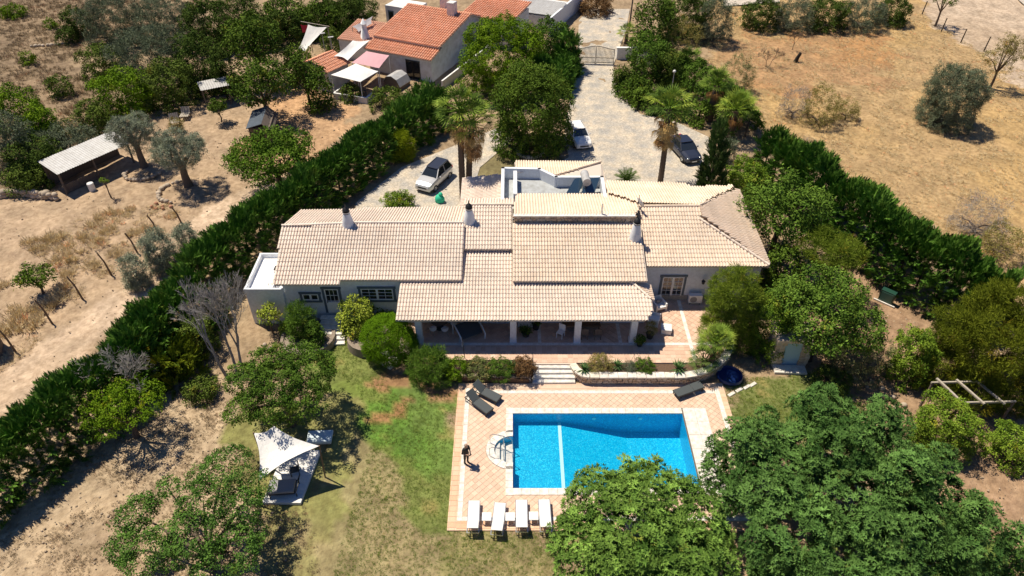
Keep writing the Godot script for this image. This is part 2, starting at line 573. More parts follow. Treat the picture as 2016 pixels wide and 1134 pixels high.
func tile_floor(parent: Node, called: String, zone: Array, holes: Array, y: float, side: float, gap: float, turn: float, tones: Array, many: int, thick := 0.02) -> void:
	# square tiles clipped to a region; the nearest whole ones are pieces of their own, the rest one joined part
	var region := PackedVector2Array(zone)
	var lo := region[0]
	var hi := region[0]
	for p in region:
		lo = lo.min(p)
		hi = hi.max(p)
	var mid := (lo + hi) * 0.5
	var reach := int(lo.distance_to(hi) / side * 0.5) + 2
	var ux := Vector2(cos(turn), sin(turn))
	var uz := Vector2(-sin(turn), cos(turn))
	var whole: Array = []
	var rest := MB.new()
	var half := (side - gap) * 0.5
	var r := RandomNumberGenerator.new()
	r.seed = hash(called) + int(y * 100.0)
	for i in range(-reach, reach + 1):
		for j in range(-reach, reach + 1):
			var cc := mid + (ux * i + uz * j) * side
			if cc.x < lo.x - side or cc.x > hi.x + side or cc.y < lo.y - side or cc.y > hi.y + side:
				continue
			var q := PackedVector2Array([cc - ux * half - uz * half, cc + ux * half - uz * half, cc + ux * half + uz * half, cc - ux * half + uz * half])
			var tone: Color = tones[r.randi() % tones.size()] * r.randf_range(0.92, 1.06)
			var kept: Array = []
			for w in Geometry2D.intersect_polygons(q, region):
				kept.append(w)
			for hole in holes:
				var next: Array = []
				for w in kept:
					for u in Geometry2D.clip_polygons(w, hole):
						next.append(u)
				kept = next
			for w in kept:
				var area := 0.0
				for k in w.size():
					area += w[k].cross(w[(k + 1) % w.size()]) * 0.5
				area = absf(area)
				if area > half * half * 3.98:
					whole.append([cc, tone])
				elif area > 0.002:
					rest.col = Color(tone.r, tone.g, tone.b)
					var poly: Array = []
					for k in w.size():
						poly.append(Vector3(w[k].x, y, w[k].y))
					if Geometry2D.triangulate_polygon(w).size():
						rest.slab(poly, Vector3(0, -thick, 0))
	whole.sort_custom(func(a, b): return a[0].y > b[0].y)
	var shared: Array = []
	for t in 8:
		var b := MB.new()
		var tone: Color = tones[t % tones.size()] * (0.94 + 0.04 * (t / 2))
		b.col = Color(tone.r, tone.g, tone.b)
		b.xbox(Transform3D(), Vector3(half * 2.0, thick, half * 2.0), 0.004)
		shared.append(b.mesh())
	for k in whole.size():
		var cc: Vector2 = whole[k][0]
		var xf := Transform3D(Basis(Vector3.UP, -turn + (r.randi() % 4) * PI * 0.5).rotated(Vector3.RIGHT, r.randf_range(-0.004, 0.004)), Vector3(cc.x, y - thick * 0.5 + r.randf_range(-0.001, 0.001), cc.y))
		if k < many:
			piece(shared[r.randi() % 8], called, k, M.terracotta, parent, xf)
		else:
			var tone: Color = whole[k][1]
			rest.col = Color(tone.r, tone.g, tone.b)
			rest.xbox(xf, Vector3(half * 2.0, thick, half * 2.0))
	if rest.v.size():
		var o := part(rest, called + "_field", M.terracotta, parent)
		o.set_meta("kind", "stuff")

func rect(x0: float, z0: float, x1: float, z1: float) -> PackedVector2Array:
	return PackedVector2Array([Vector2(x0, z0), Vector2(x1, z0), Vector2(x1, z1), Vector2(x0, z1)])

func bay(r: float, cx := 0.06, cz := -26.23) -> PackedVector2Array:
	# the half-round step bay on the left side of the pool
	var p := PackedVector2Array()
	for i in 17:
		var a := PI * 0.5 + PI * i / 16.0
		p.append(Vector2(cx + cos(a) * r * 1.12, cz - sin(a) * r))
	return p

func flat(b: MB, q: PackedVector2Array, y: float, thick: float) -> void:
	var poly: Array = []
	for k in q:
		poly.append(Vector3(k.x, y, k.y))
	b.slab(poly, Vector3(0, -thick, 0))

func pool_area() -> void:
	var tones := [Color(0.7, 0.51, 0.38), Color(0.67, 0.48, 0.355), Color(0.72, 0.54, 0.41), Color(0.69, 0.51, 0.39)]
	var band := [Color(0.75, 0.5, 0.34), Color(0.71, 0.45, 0.29), Color(0.77, 0.53, 0.37)]
	# deck bed with the pool left open
	var bed := MB.new()
	for q in [rect(-3.46, -31.5, 13.6, -29.4), rect(-3.46, -29.4, -1.75, -23.1), rect(12.05, -29.4, 13.6, -23.1), rect(-3.46, -23.1, 13.6, -20.93)]:
		flat(bed, q, 0.03, 0.2)
	for q in Geometry2D.clip_polygons(rect(-1.75, -29.4, -0.36, -23.1), bay(1.44)):
		flat(bed, q, 0.03, 0.2)
	var deck := setting(bed, "pool_deck", M.grout)
	var pool_hole := rect(-0.36, -29.4, 12.05, -23.1)
	tile_floor(deck, "tile", rect(-2.68, -30.62, 12.95, -21.78), [pool_hole, bay(1.44)], 0.05, 0.3, 0.016, PI / 4, tones, 300)
	tile_floor(deck, "border_tile", rect(-3.46, -31.5, -2.97, -20.93), [], 0.05, 0.33, 0.016, 0.0, band, 0)
	tile_floor(deck, "border_tile", rect(-2.97, -21.49, 13.6, -20.93), [], 0.05, 0.33, 0.016, 0.0, band, 0)
	tile_floor(deck, "border_tile", rect(-2.97, -31.5, 13.6, -30.9), [], 0.05, 0.33, 0.016, 0.0, tones, 0)
	tile_floor(deck, "border_tile", rect(13.25, -30.9, 13.6, -21.49), [], 0.05, 0.33, 0.016, 0.0, band, 0)
	var pale := MB.new()
	pale.col = Color(1.12, 1.1, 1.06)
	var k := 0.0
	while k < 9.3:
		pale.box(Vector3(-2.83, 0.042, -21.5 - k - 0.3), Vector3(0.27, 0.024, 0.59), 0.0, 0.004)
		pale.box(Vector3(13.1, 0.042, -21.5 - k - 0.3), Vector3(0.27, 0.024, 0.59), 0.0, 0.004)
		k += 0.6
	k = 0.0
	while k < 15.5:
		pale.box(Vector3(-2.68 + k + 0.3, 0.042, -30.76), Vector3(0.59, 0.024, 0.26), 0.0, 0.004)
		pale.box(Vector3(-2.68 + k + 0.3, 0.042, -21.635), Vector3(0.59, 0.024, 0.26), 0.0, 0.004)
		k += 0.6
	part(pale, "pale_border", M.pale_stone, deck)
	# coping stones round the water
	var coping := Node3D.new()
	coping.name = "pool_coping"
	add_child(coping)
	coping.set_meta("kind", "structure")
	var n := 0
	var r := RandomNumberGenerator.new()
	r.seed = 4
	var kinds: Array = []
	for t in 4:
		var b := MB.new()
		var s := 1.13 + 0.05 * t
		b.col = Color(s, s * 0.99, s * 0.965)
		b.xbox(Transform3D(), Vector3(1, 0.09, 1), 0.012)
		kinds.append(b.mesh())
	var spots: Array = []
	for i in 21:
		spots.append([Vector3(0.30 + 0.5 * i, 0.035, -29.19), Vector3(0.492, 1, 0.44)])
		spots.append([Vector3(0.30 + 0.5 * i, 0.035, -23.33), Vector3(0.492, 1, 0.44)])
	for i in 13:
		var zz := -29.19 + i * 0.4885
		if absf(zz + 26.23) > 1.3:
			spots.append([Vector3(-0.155, 0.035, zz), Vector3(0.41, 1, 0.48)])
	for i in 6:
		for j in 2:
			spots.append([Vector3(10.98 + j * 0.72, 0.035, -28.87 + i * 1.045), Vector3(0.71, 1, 1.035)])
	spots.append([Vector3(11.3, 0.035, -29.4), Vector3(1.5, 1, 0.02)])
	for q in spots:
		piece(kinds[r.randi() % 4], "coping_stone", n, M.pale_stone, coping, Transform3D(Basis.from_scale(q[1]), q[0]))
		n += 1
	for i in 10:
		var a0 := PI * 0.5 + PI * i / 10.0 + 0.006
		var a1 := PI * 0.5 + PI * (i + 1) / 10.0 - 0.006
		var b := MB.new()
		var s := 1.16 + 0.03 * (i % 3)
		b.col = Color(s, s * 0.99, s * 0.965)
		var q := PackedVector2Array()
		for t in 4:
			var a := lerpf(a0, a1, t / 3.0)
			q.append(Vector2(0.06 + cos(a) * 1.42 * 1.12, -26.23 - sin(a) * 1.42))
		for t in 4:
			var a := lerpf(a1, a0, t / 3.0)
			q.append(Vector2(0.06 + cos(a) * 0.99 * 1.12, -26.23 - sin(a) * 0.99))
		flat(b, q, 0.08, 0.09)
		part(b, "coping_stone", M.pale_stone, coping)
	# basin: shallow at the left, deep at the right
	var x0 := 0.05
	var x1 := 10.55
	var z0 := -28.97
	var z1 := -23.55
	var d0 := -0.82
	var d1 := -1.75
	var xm := 4.7
	var basin := MB.new()
	basin.quad(Vector3(x0, d0, z1), Vector3(3.0, d0, z1), Vector3(3.0, d0, z0), Vector3(x0, d0, z0))
	basin.quad(Vector3(3.0, d0, z1), Vector3(7.2, d1, z1), Vector3(7.2, d1, z0), Vector3(3.0, d0, z0))
	basin.quad(Vector3(7.2, d1, z1), Vector3(x1, d1, z1), Vector3(x1, d1, z0), Vector3(7.2, d1, z0))
	basin.quad(Vector3(x0, d1, z0), Vector3(x1, d1, z0), Vector3(x1, 0.0, z0), Vector3(x0, 0.0, z0))
	basin.quad(Vector3(x1, d1, z1), Vector3(x0, d1, z1), Vector3(x0, 0.0, z1), Vector3(x1, 0.0, z1))
	basin.quad(Vector3(x1, d1, z0), Vector3(x1, d1, z1), Vector3(x1, 0.0, z1), Vector3(x1, 0.0, z0))
	for s in [[z0, -27.22], [-25.24, z1]]:
		basin.quad(Vector3(x0, d1, s[1]), Vector3(x0, d1, s[0]), Vector3(x0, 0.0, s[0]), Vector3(x0, 0.0, s[1]))
	var round := bay(0.99)
	for i in round.size() - 1:
		var a := round[i]
		var b := round[i + 1]
		basin.quad(Vector3(a.x, d0, a.y), Vector3(b.x, d0, b.y), Vector3(b.x, 0, b.y), Vector3(a.x, 0, a.y))
	var pool := setting(basin, "pool_basin", M.mosaic)
	var line := MB.new()
	line.slab([Vector3(2.86, d0 + 0.01, z1), Vector3(3.06, d0 + 0.004, z1), Vector3(3.06, d0 + 0.004, z0), Vector3(2.86, d0 + 0.01, z0)], Vector3(0, -0.003, 0))
	part(line, "floor_line", M.mosaic_line, pool)
	for p in [5.1, 8.0]:
		var l := MB.new()
		l.tube([Vector3(p, -0.42, z0 + 0.005), Vector3(p, -0.42, z0 + 0.03)], [0.13, 0.12], 16)
		part(l, "underwater_light", M.mosaic_line, pool)
	for i in 3:
		var st := MB.new()
		st.col = Color(1.2, 1.2, 1.18)
		var cut: Array = Geometry2D.clip_polygons(bay(0.98), rect(-0.72 + i * 0.28, -28.0, 3.0, -24.0))
		if i == 2:
			cut = [bay(0.98)]
		for q in cut:
			flat(st, q, -0.08 - 0.2 * i, 0.2)
		part(st, "step", M.pale_stone, pool)
	# still water with a faint swell
	var wv := MB.new()
	var f := FastNoiseLite.new()
	f.frequency = 0.55
	f.seed = 9
	var nx := 84
	var nz := 44
	var top: Array = []
	for j in nz + 1:
		for i in nx + 1:
			var p := Vector3(lerpf(x0, x1, float(i) / nx), -0.03, lerpf(z0, z1, float(j) / nz))
			p.y += 0.006 * f.get_noise_2d(p.x * 4.0, p.z * 4.0)
			top.append(p)
	for j in nz:
		for i in nx:
			var a := j * (nx + 1) + i
			wv.quad(top[a + nx + 1], top[a + nx + 2], top[a + 1], top[a])
	var q2 := bay(0.985, 0.05)
	var pts: Array = []
	for q in q2:
		pts.append(Vector3(q.x, -0.031, q.y))
	for i in range(1, pts.size() - 1):
		wv.tri(pts[0], pts[i], pts[i + 1])
	setting(wv, "water", M.water)

func stone_row(parent: Node, path: Array, y0: float, y1: float, depth: float, courses: int, size: float, k0: int, sd: int) -> int:
	# rough stones laid in courses along a path
	var r := RandomNumberGenerator.new()
	r.seed = sd
	var tones := [Color(0.6, 0.45, 0.33), Color(0.68, 0.56, 0.43), Color(0.5, 0.4, 0.32), Color(0.72, 0.62, 0.5), Color(0.64, 0.5, 0.35)]
	var shared: Array = []
	for t in 10:
		var b := MB.new()
		var c: Color = tones[t % 5] * (0.95 if t < 5 else 1.1)
		b.col = Color(c.r, c.g, c.b)
		var h: Array[Vector3] = []
		for i in 8:
			h.append(Vector3(0.5 if i & 1 else -0.5, 0.5 if i & 2 else -0.5, 0.5 if i & 4 else -0.5) + Vector3(r.randf_range(-0.07, 0.07), r.randf_range(-0.07, 0.07), r.randf_range(-0.05, 0.05)))
		for i in 8:
			if i & 4:
				h[i] = Vector3(h[i].x * 0.9, h[i].y * 0.88, h[i].z)
		b.quad(h[4], h[5], h[7], h[6]); b.quad(h[1], h[0], h[2], h[3]); b.quad(h[5], h[1], h[3], h[7])
		b.quad(h[0], h[4], h[6], h[2]); b.quad(h[6], h[7], h[3], h[2]); b.quad(h[0], h[1], h[5], h[4])
		shared.append(b.mesh())
	var len := 0.0
	for i in path.size() - 1:
		len += (path[i + 1] - path[i]).length()
	var ch := (y1 - y0) / courses
	var k := k0
	for c in courses:
		var s := r.randf_range(-0.2, 0.0)
		while s < len - 0.08:
			var w := r.randf_range(0.65, 1.5) * size
			var m := clampf(s + w * 0.5, 0.05, len - 0.05)
			var at := m
			for i in path.size() - 1:
				var seg: Vector3 = path[i + 1] - path[i]
				if at <= seg.length() or i == path.size() - 2:
					var d := seg.normalized()
					var p: Vector3 = path[i] + d * at
					var o := Vector3(-d.z, 0, d.x)
					var xf := Transform3D(Basis(d * (w - 0.025), Vector3.UP * (ch - 0.02), o * (depth * r.randf_range(0.94, 1.06))), p + Vector3(0, y0 + ch * (c + 0.5), 0) - o * depth * 0.5)
					if xf.basis.determinant() < 0.0:
						xf.basis.z = -xf.basis.z
					piece(shared[r.randi() % 10], "stone", k, M.stone, parent, xf)
					k += 1
					break
				at -= seg.length()
			s += w
	return k

func arc(c: Vector3, r: float, a0: float, a1: float, n: int) -> Array:
	var o: Array = []
	for i in n + 1:
		var a := lerpf(a0, a1, float(i) / n)
		o.append(c + Vector3(cos(a) * r, 0, sin(a) * r))
	return o

func ribbon(b: MB, path: Array, half: float, y: float, thick: float) -> void:
	var l: Array = []
	var rr: Array = []
	for i in path.size():
		var d: Vector3 = (path[mini(i + 1, path.size() - 1)] - path[maxi(i - 1, 0)]).normalized()
		var o := Vector3(-d.z, 0, d.x) * half
		l.append(path[i] + o + Vector3(0, y, 0))
		rr.append(path[i] - o + Vector3(0, y, 0))
	for i in path.size() - 1:
		var dn := Vector3(0, -thick, 0)
		b.quad(l[i], l[i + 1], rr[i + 1], rr[i])
		b.quad(l[i] + dn, l[i + 1] + dn, l[i + 1], l[i])
		b.quad(rr[i + 1] + dn, rr[i] + dn, rr[i], rr[i + 1])
	var e := path.size() - 1
	var dn2 := Vector3(0, -thick, 0)
	b.quad(rr[0] + dn2, l[0] + dn2, l[0], rr[0])
	b.quad(l[e] + dn2, rr[e] + dn2, rr[e], l[e])

func capstones(parent: Node, path: Array, half: float, y: float, thick: float, piece_len: float) -> void:
	var r := RandomNumberGenerator.new()
	r.seed = 31
	var i := 0
	var run: Array = [path[0]]
	var acc := 0.0
	for k in range(1, path.size()):
		acc += (path[k] - path[k - 1]).length()
		run.append(path[k])
		if acc >= piece_len or k == path.size() - 1:
			var b := MB.new()
			var s := r.randf_range(0.92, 1.12)
			b.col = Color(s, s * r.randf_range(0.97, 1.0), s * r.randf_range(0.9, 0.98))
			var dd: Vector3 = (run[-1] - run[0]).normalized() * 0.012
			var short := run.duplicate()
			short[0] += dd
			short[-1] -= dd
			ribbon(b, short, half * r.randf_range(0.93, 1.05), y + r.randf_range(-0.01, 0.01), thick)
			part(b, "capstone", M.pale_stone, parent)
			run = [path[k]]
			acc = 0.0
			i += 1

func fine(path: Array, step: float) -> Array:
	var o: Array = [path[0]]
	for i in path.size() - 1:
		var n := maxi(1, int((path[i + 1] - path[i]).length() / step))
		for k in range(1, n + 1):
			o.append(path[i].lerp(path[i + 1], float(k) / n))
	return o

func terrace_area() -> void:
	var tones := [Color(0.67, 0.47, 0.35), Color(0.63, 0.43, 0.32), Color(0.7, 0.51, 0.39)]
	var b := MB.new()
	var outline := PackedVector2Array([Vector2(-6.6, -32.98), Vector2(1.35, -32.98), Vector2(1.35, -32.62), Vector2(4.2, -32.62), Vector2(4.2, -32.72), Vector2(11.5, -32.72), Vector2(12.6, -33.0), Vector2(13.6, -33.9), Vector2(14.3, -35.2), Vector2(14.4, -39.2), Vector2(-7.6, -39.2), Vector2(-7.6, -34.5)])
	flat(b, outline, 0.68, 0.68)
	var t := setting(b, "terrace", M.grout)
	tile_floor(t, "tile", rect(-6.6, -34.34, 14.3, -32.98), [rect(11.9, -34.6, 12.15, -32.6)], 0.7, 0.34, 0.016, 0.0, tones, 0)
	tile_floor(t, "tile", rect(1.35, -32.98, 12.4, -32.72), [], 0.7, 0.34, 0.016, 0.0, tones, 0)
	tile_floor(t, "tile", PackedVector2Array([Vector2(-7.5, -34.6), Vector2(14.3, -34.6), Vector2(14.3, -39.1), Vector2(-7.5, -39.1)]), [rect(11.9, -39.2, 12.15, -34.3), rect(-3.6, -39.2, -3.35, -34.6), rect(1.75, -39.2, 1.98, -34.6), rect(7.2, -39.2, 7.43, -34.6)], 0.7, 0.36, 0.018, PI / 4, tones, 300)
	var p := MB.new()
	for q in [rect(-6.4, -34.6, 11.9, -34.36), rect(11.9, -39.1, 12.15, -32.98), rect(12.15, -34.6, 14.3, -34.36), rect(-3.6, -39.1, -3.35, -34.6), rect(1.75, -39.1, 1.98, -34.6), rect(7.2, -39.1, 7.43, -34.6)]:
		flat(p, q, 0.702, 0.03)
	part(p, "pale_border", M.pale_stone, t)
	# planter wall to the right of the steps
	var w := thing("planter_wall", "long stone planter wall with pale capstones curving behind the pool", "wall", Vector3(4.4, 0, -31.6))
	var path: Array = [Vector3(-0.45, 0, -1.0), Vector3(-0.2, 0, -0.45), Vector3(0.15, 0, -0.1), Vector3(0.6, 0, 0.0), Vector3(6.3, 0, 0.0)]
	path.append_array(arc(Vector3(6.3, 0, -4.2), 4.2, PI * 0.47, PI * 0.06, 7))
	var core := MB.new()
	var inner: Array = fine(path, 0.3)
	ribbon(core, inner, 0.12, 0.62, 0.62)
	part(core, "mortar_core", M.mulch, w)
	var front: Array = []
	for i in path.size():
		var d: Vector3 = (path[mini(i + 1, path.size() - 1)] - path[maxi(i - 1, 0)]).normalized()
		front.append(path[i] + Vector3(-d.z, 0, d.x) * 0.2)
	stone_row(w, front, 0.0, 0.64, 0.2, 4, 0.3, 0, 12)
	capstones(w, inner, 0.25, 0.74, 0.1, 0.5)
	var soil := MB.new()
	soil.slab([Vector3(4.25, 0.6, -31.9), Vector3(10.7, 0.6, -31.7), Vector3(12.6, 0.6, -32.1), Vector3(14.1, 0.6, -33.4), Vector3(14.7, 0.6, -35.3), Vector3(14.3, 0.6, -35.2), Vector3(13.6, 0.6, -33.9), Vector3(12.6, 0.6, -33.0), Vector3(11.5, 0.6, -32.72), Vector3(4.22, 0.6, -32.72)], Vector3(0, -0.5, 0))
	setting(soil, "planting_bed", M.mulch)
	# low stone wall to the left, under the flower bed
	var lw := thing("bed_wall", "low rough stone wall under the flower bed left of the steps", "wall", Vector3(-6.6, 0, -31.7))
	var lp: Array = [Vector3(-1.1, 0, -2.6), Vector3(-0.3, 0, -1.3), Vector3(0.9, 0, -0.45), Vector3(2.6, 0, -0.1), Vector3(7.7, 0, 0.1)]
	var lc := MB.new()
	ribbon(lc, fine(lp, 0.3), 0.1, 0.4, 0.4)
	part(lc, "mortar_core", M.mulch, lw)
	stone_row(lw, lp, 0.0, 0.5, 0.24, 3, 0.34, 0, 15)
	var bed := MB.new()
	bed.slab([Vector3(-6.9, 0.42, -33.0), Vector3(-5.4, 0.42, -32.1), Vector3(-3.9, 0.42, -31.8), Vector3(1.1, 0.42, -31.65), Vector3(1.34, 0.6, -32.97), Vector3(-6.5, 0.6, -32.97)], Vector3(0, -0.4, 0))
	setting(bed, "flower_bed", M.mulch)
	# broad steps down to the pool
	var st := thing("pool_steps", "broad pale stone steps from terrace to pool deck", "steps", Vector3(2.75, 0, -32.0))
	for i in 4:
		var sb := MB.new()
		sb.box(Vector3(0.0, 0.0, 0.0), Vector3(2.62 + 0.05 * (3 - i), 0.12, 0.52), 0.0, 0.02)
		var fill := MB.new()
		fill.box(Vector3(0, 0, 0), Vector3(2.5, 0.16 * (i + 1) - 0.1, 0.32))
		part(sb, "tread", M.pale_stone, st, Transform3D(Basis(Vector3.UP, [0.01, -0.012, 0.008, -0.01][i]), Vector3(0.02 * i - 0.05, 0.14 * (i + 1) - 0.03, 0.28 - 0.3 * i)))
		part(fill, "riser", M.mulch, st, Transform3D(Basis(), Vector3(0, (0.14 * (i + 1) - 0.1) * 0.5, 0.2 - 0.3 * i)))
	# steps to the left wing door
	var ds := thing("door_steps", "narrow stone steps up to the left wing door", "steps", Vector3(-12.55, 0, -36.0))
	for i in 6:
		var sb := MB.new()
		sb.box(Vector3.ZERO, Vector3(1.5 + (0.35 if i < 2 else 0.0), 0.13, 0.42), 0.0, 0.015)
		part(sb, "tread", M.pale_stone, ds, Transform3D(Basis(Vector3.UP, 0.05 - 0.02 * i), Vector3(0.15 - 0.05 * i, 0.06 + 0.14 * i, 0.75 - 0.36 * i)))
	# curved steps by the clipped dome
	var cs := thing("curved_steps", "two short stone slabs stepping down beside the clipped dome bush", "steps", Vector3(-8.6, 0, -33.2))
	for i in 2:
		var sb := MB.new()
		sb.box(Vector3.ZERO, Vector3(1.7, 0.16, 0.42), 0.0, 0.02)
		part(sb, "tread", M.pale_stone, cs, Transform3D(Basis(Vector3.UP, -0.62 - 0.12 * i), Vector3(0.0 + 0.42 * i, 0.08 + 0.15 * i, -0.2 - 0.36 * i)))
	for q in [[-9.8, -35.3, "round stone planter under the speckled shrub", 1.5, 0.7], [-14.0, -35.5, "stone planter with shrubs left of the door steps", 1.9, 0.5]]:
		var pl := thing("stone_planter", q[2], "planter", Vector3(q[0], 0, q[1]))
		var c := MB.new()
		c.col = Color(0.3, 0.25, 0.2)
		c.lathe(Vector3.ZERO, [Vector2(q[3], 0), Vector2(q[3] - 0.05, q[4]), Vector2(q[3] - 0.25, q[4]), Vector2(q[3] - 0.3, q[4] - 0.12), Vector2(0, q[4] - 0.1)], 20)
		part(c, "stone_ring", M.stone, pl)

func roof_tile() -> ArrayMesh:
	# one cover tile: a tapered half barrel with the strip of the pan beside it; length along -z
	var b := MB.new()
	var L := 0.46
	var seg := 6
	for i in seg:
		var a0 := PI * i / seg
		var a1 := PI * (i + 1) / seg
		var r0 := 0.085
		var r1 := 0.07
		var p := [Vector3(-cos(a0) * r0, sin(a0) * r0 * 0.95 + 0.024, 0), Vector3(-cos(a1) * r0, sin(a1) * r0 * 0.95 + 0.024, 0), Vector3(-cos(a1) * r1, sin(a1) * r1 * 0.9, -L), Vector3(-cos(a0) * r1, sin(a0) * r1 * 0.9, -L)]
		var n0 := Vector3(-cos(a0), sin(a0), 0)
		var n1 := Vector3(-cos(a1), sin(a1), 0)
		b.trin(p[0], p[3], p[2], n0, n0, n1)
		b.trin(p[0], p[2], p[1], n0, n1, n1)
		var q0: Vector3 = p[0] * Vector3(0.82, 0.8, 1)
		var q1: Vector3 = p[1] * Vector3(0.82, 0.8, 1)
		b.quad(q0, q1, p[1], p[0])
	b.quad(Vector3(-0.105, 0.012, 0), Vector3(-0.07, 0.0, 0), Vector3(-0.07, -0.01, -L), Vector3(-0.105, 0.0, -L))
	b.quad(Vector3(0.07, 0.0, 0), Vector3(0.105, 0.012, 0), Vector3(0.105, 0.0, -L), Vector3(0.07, -0.01, -L))
	return b.mesh()

var TILE: ArrayMesh

func roof(parent: Node, called: String, poly: Array, along: Vector3, tones: Array, thick := 0.14, w := 0.205, step := 0.37) -> void:
	# poly: corners of one slope; along: direction of its eave, with the rise to the left of it
	var root := Node3D.new()
	root.name = called
	if parent.has_node(NodePath(called)):
		var k := 1
		while parent.has_node(NodePath("%s_%03d" % [called, k])):
			k += 1
		root.name = "%s_%03d" % [called, k]
	parent.add_child(root)
	var nn := Vector3.ZERO
	for i in poly.size():
		nn += (poly[i] as Vector3).cross(poly[(i + 1) % poly.size()])
	nn = nn.normalized()
	if nn.y < 0.0:
		nn = -nn
	var u := (along - nn * along.dot(nn)).normalized()
	var v := nn.cross(u)
	if v.y < 0.0:
		v = -v
		u = -u
	var p2 := PackedVector2Array()
	var lo := Vector2(1e9, 1e9)
	var hi := -lo
	for p in poly:
		var q := Vector2((p - poly[0]).dot(u), (p - poly[0]).dot(v))
		p2.append(q)
		lo = lo.min(q)
		hi = hi.max(q)
	var b := MB.new()
	b.slab(poly, Vector3(0, -thick, 0))
	part(b, "roof_slab", M.mortar, root)
	var xf: Array = []
	var cols: Array = []
	var r := RandomNumberGenerator.new()
	r.seed = int(absf(lo.x * 31.0 + hi.y * 77.0)) + poly.size()
	var j := 0
	while lo.y + j * step < hi.y - 0.05:
		var i := 0
		var wear := 0.94 + 0.08 * r.randf()
		while lo.x + (i + 0.5) * w < hi.x:
			var q := Vector2(lo.x + (i + 0.5) * w, lo.y + j * step)
			if inside(q + Vector2(0, 0.16), p2) or inside(q + Vector2(0, 0.3), p2):
				var z := -v * (step / 0.37) + u * r.randf_range(-0.012, 0.012)
				xf.append(Transform3D(Basis(u * (w / 0.205), nn * (w / 0.205), z), poly[0] + u * q.x + v * (q.y - 0.06) + nn * (0.012 + 0.006 * r.randf())))
				var t: Color = tones[r.randi() % tones.size()]
				t = t.lerp(tones[0], 0.5) * (wear * r.randf_range(0.96, 1.04) * (1.0 + 0.16 * wob.get_noise_2d(q.x * 3.0 + poly[0].z, q.y * 3.0)))
				cols.append(Color(t.r, t.g, t.b))
			i += 1
		j += 1
	var o := copies("roof_tiles", TILE, M.roof, xf, cols, root)
	o.set_meta("kind", "stuff")

func ridge(parent: Node, a: Vector3, b: Vector3, tone: Color, r := 0.11) -> void:
	var m := MB.new()
	var n := maxi(1, int(a.distance_to(b) / 0.4))
	for i in n:
		var s := 0.9 + 0.2 * rng.randf()
		m.col = Color(tone.r * s, tone.g * s, tone.b * s)
		m.tube([a.lerp(b, float(i) / n), a.lerp(b, (i + 1.12) / n)], [r, r * 0.86], 8)
	part(m, "ridge_tiles", M.roof, parent).set_meta("kind", "stuff")

func chimney(parent: Node, at: Vector3, hgt: float) -> void:
	# white cone with a dark cap and a finial, as they are built there
	var b := MB.new()
	b.lathe(Vector3.ZERO, [Vector2(0.46, -0.4), Vector2(0.44, 0.0), Vector2(0.36, hgt * 0.35), Vector2(0.25, hgt * 0.66), Vector2(0.2, hgt * 0.72), Vector2(0.0, hgt * 0.73)], 16)
	var o := part(b, "chimney", M.plaster, parent, Transform3D(Basis(), at))
	var c := MB.new()
	c.lathe(Vector3(0, hgt * 0.7, 0), [Vector2(0.24, 0), Vector2(0.26, 0.05), Vector2(0.26, 0.16), Vector2(0.2, 0.17), Vector2(0.2, 0.26), Vector2(0.25, 0.28), Vector2(0.17, 0.4), Vector2(0.05, 0.52), Vector2(0.03, 0.75), Vector2(0, 0.78)], 14)
	part(c, "chimney_cap", M.black_metal, o)
	var band := MB.new()
	band.lathe(Vector3(0, hgt * 0.7, 0), [Vector2(0.262, 0.07), Vector2(0.268, 0.1), Vector2(0.262, 0.13)], 14)
	part(band, "cap_band", M.white_paint, o)

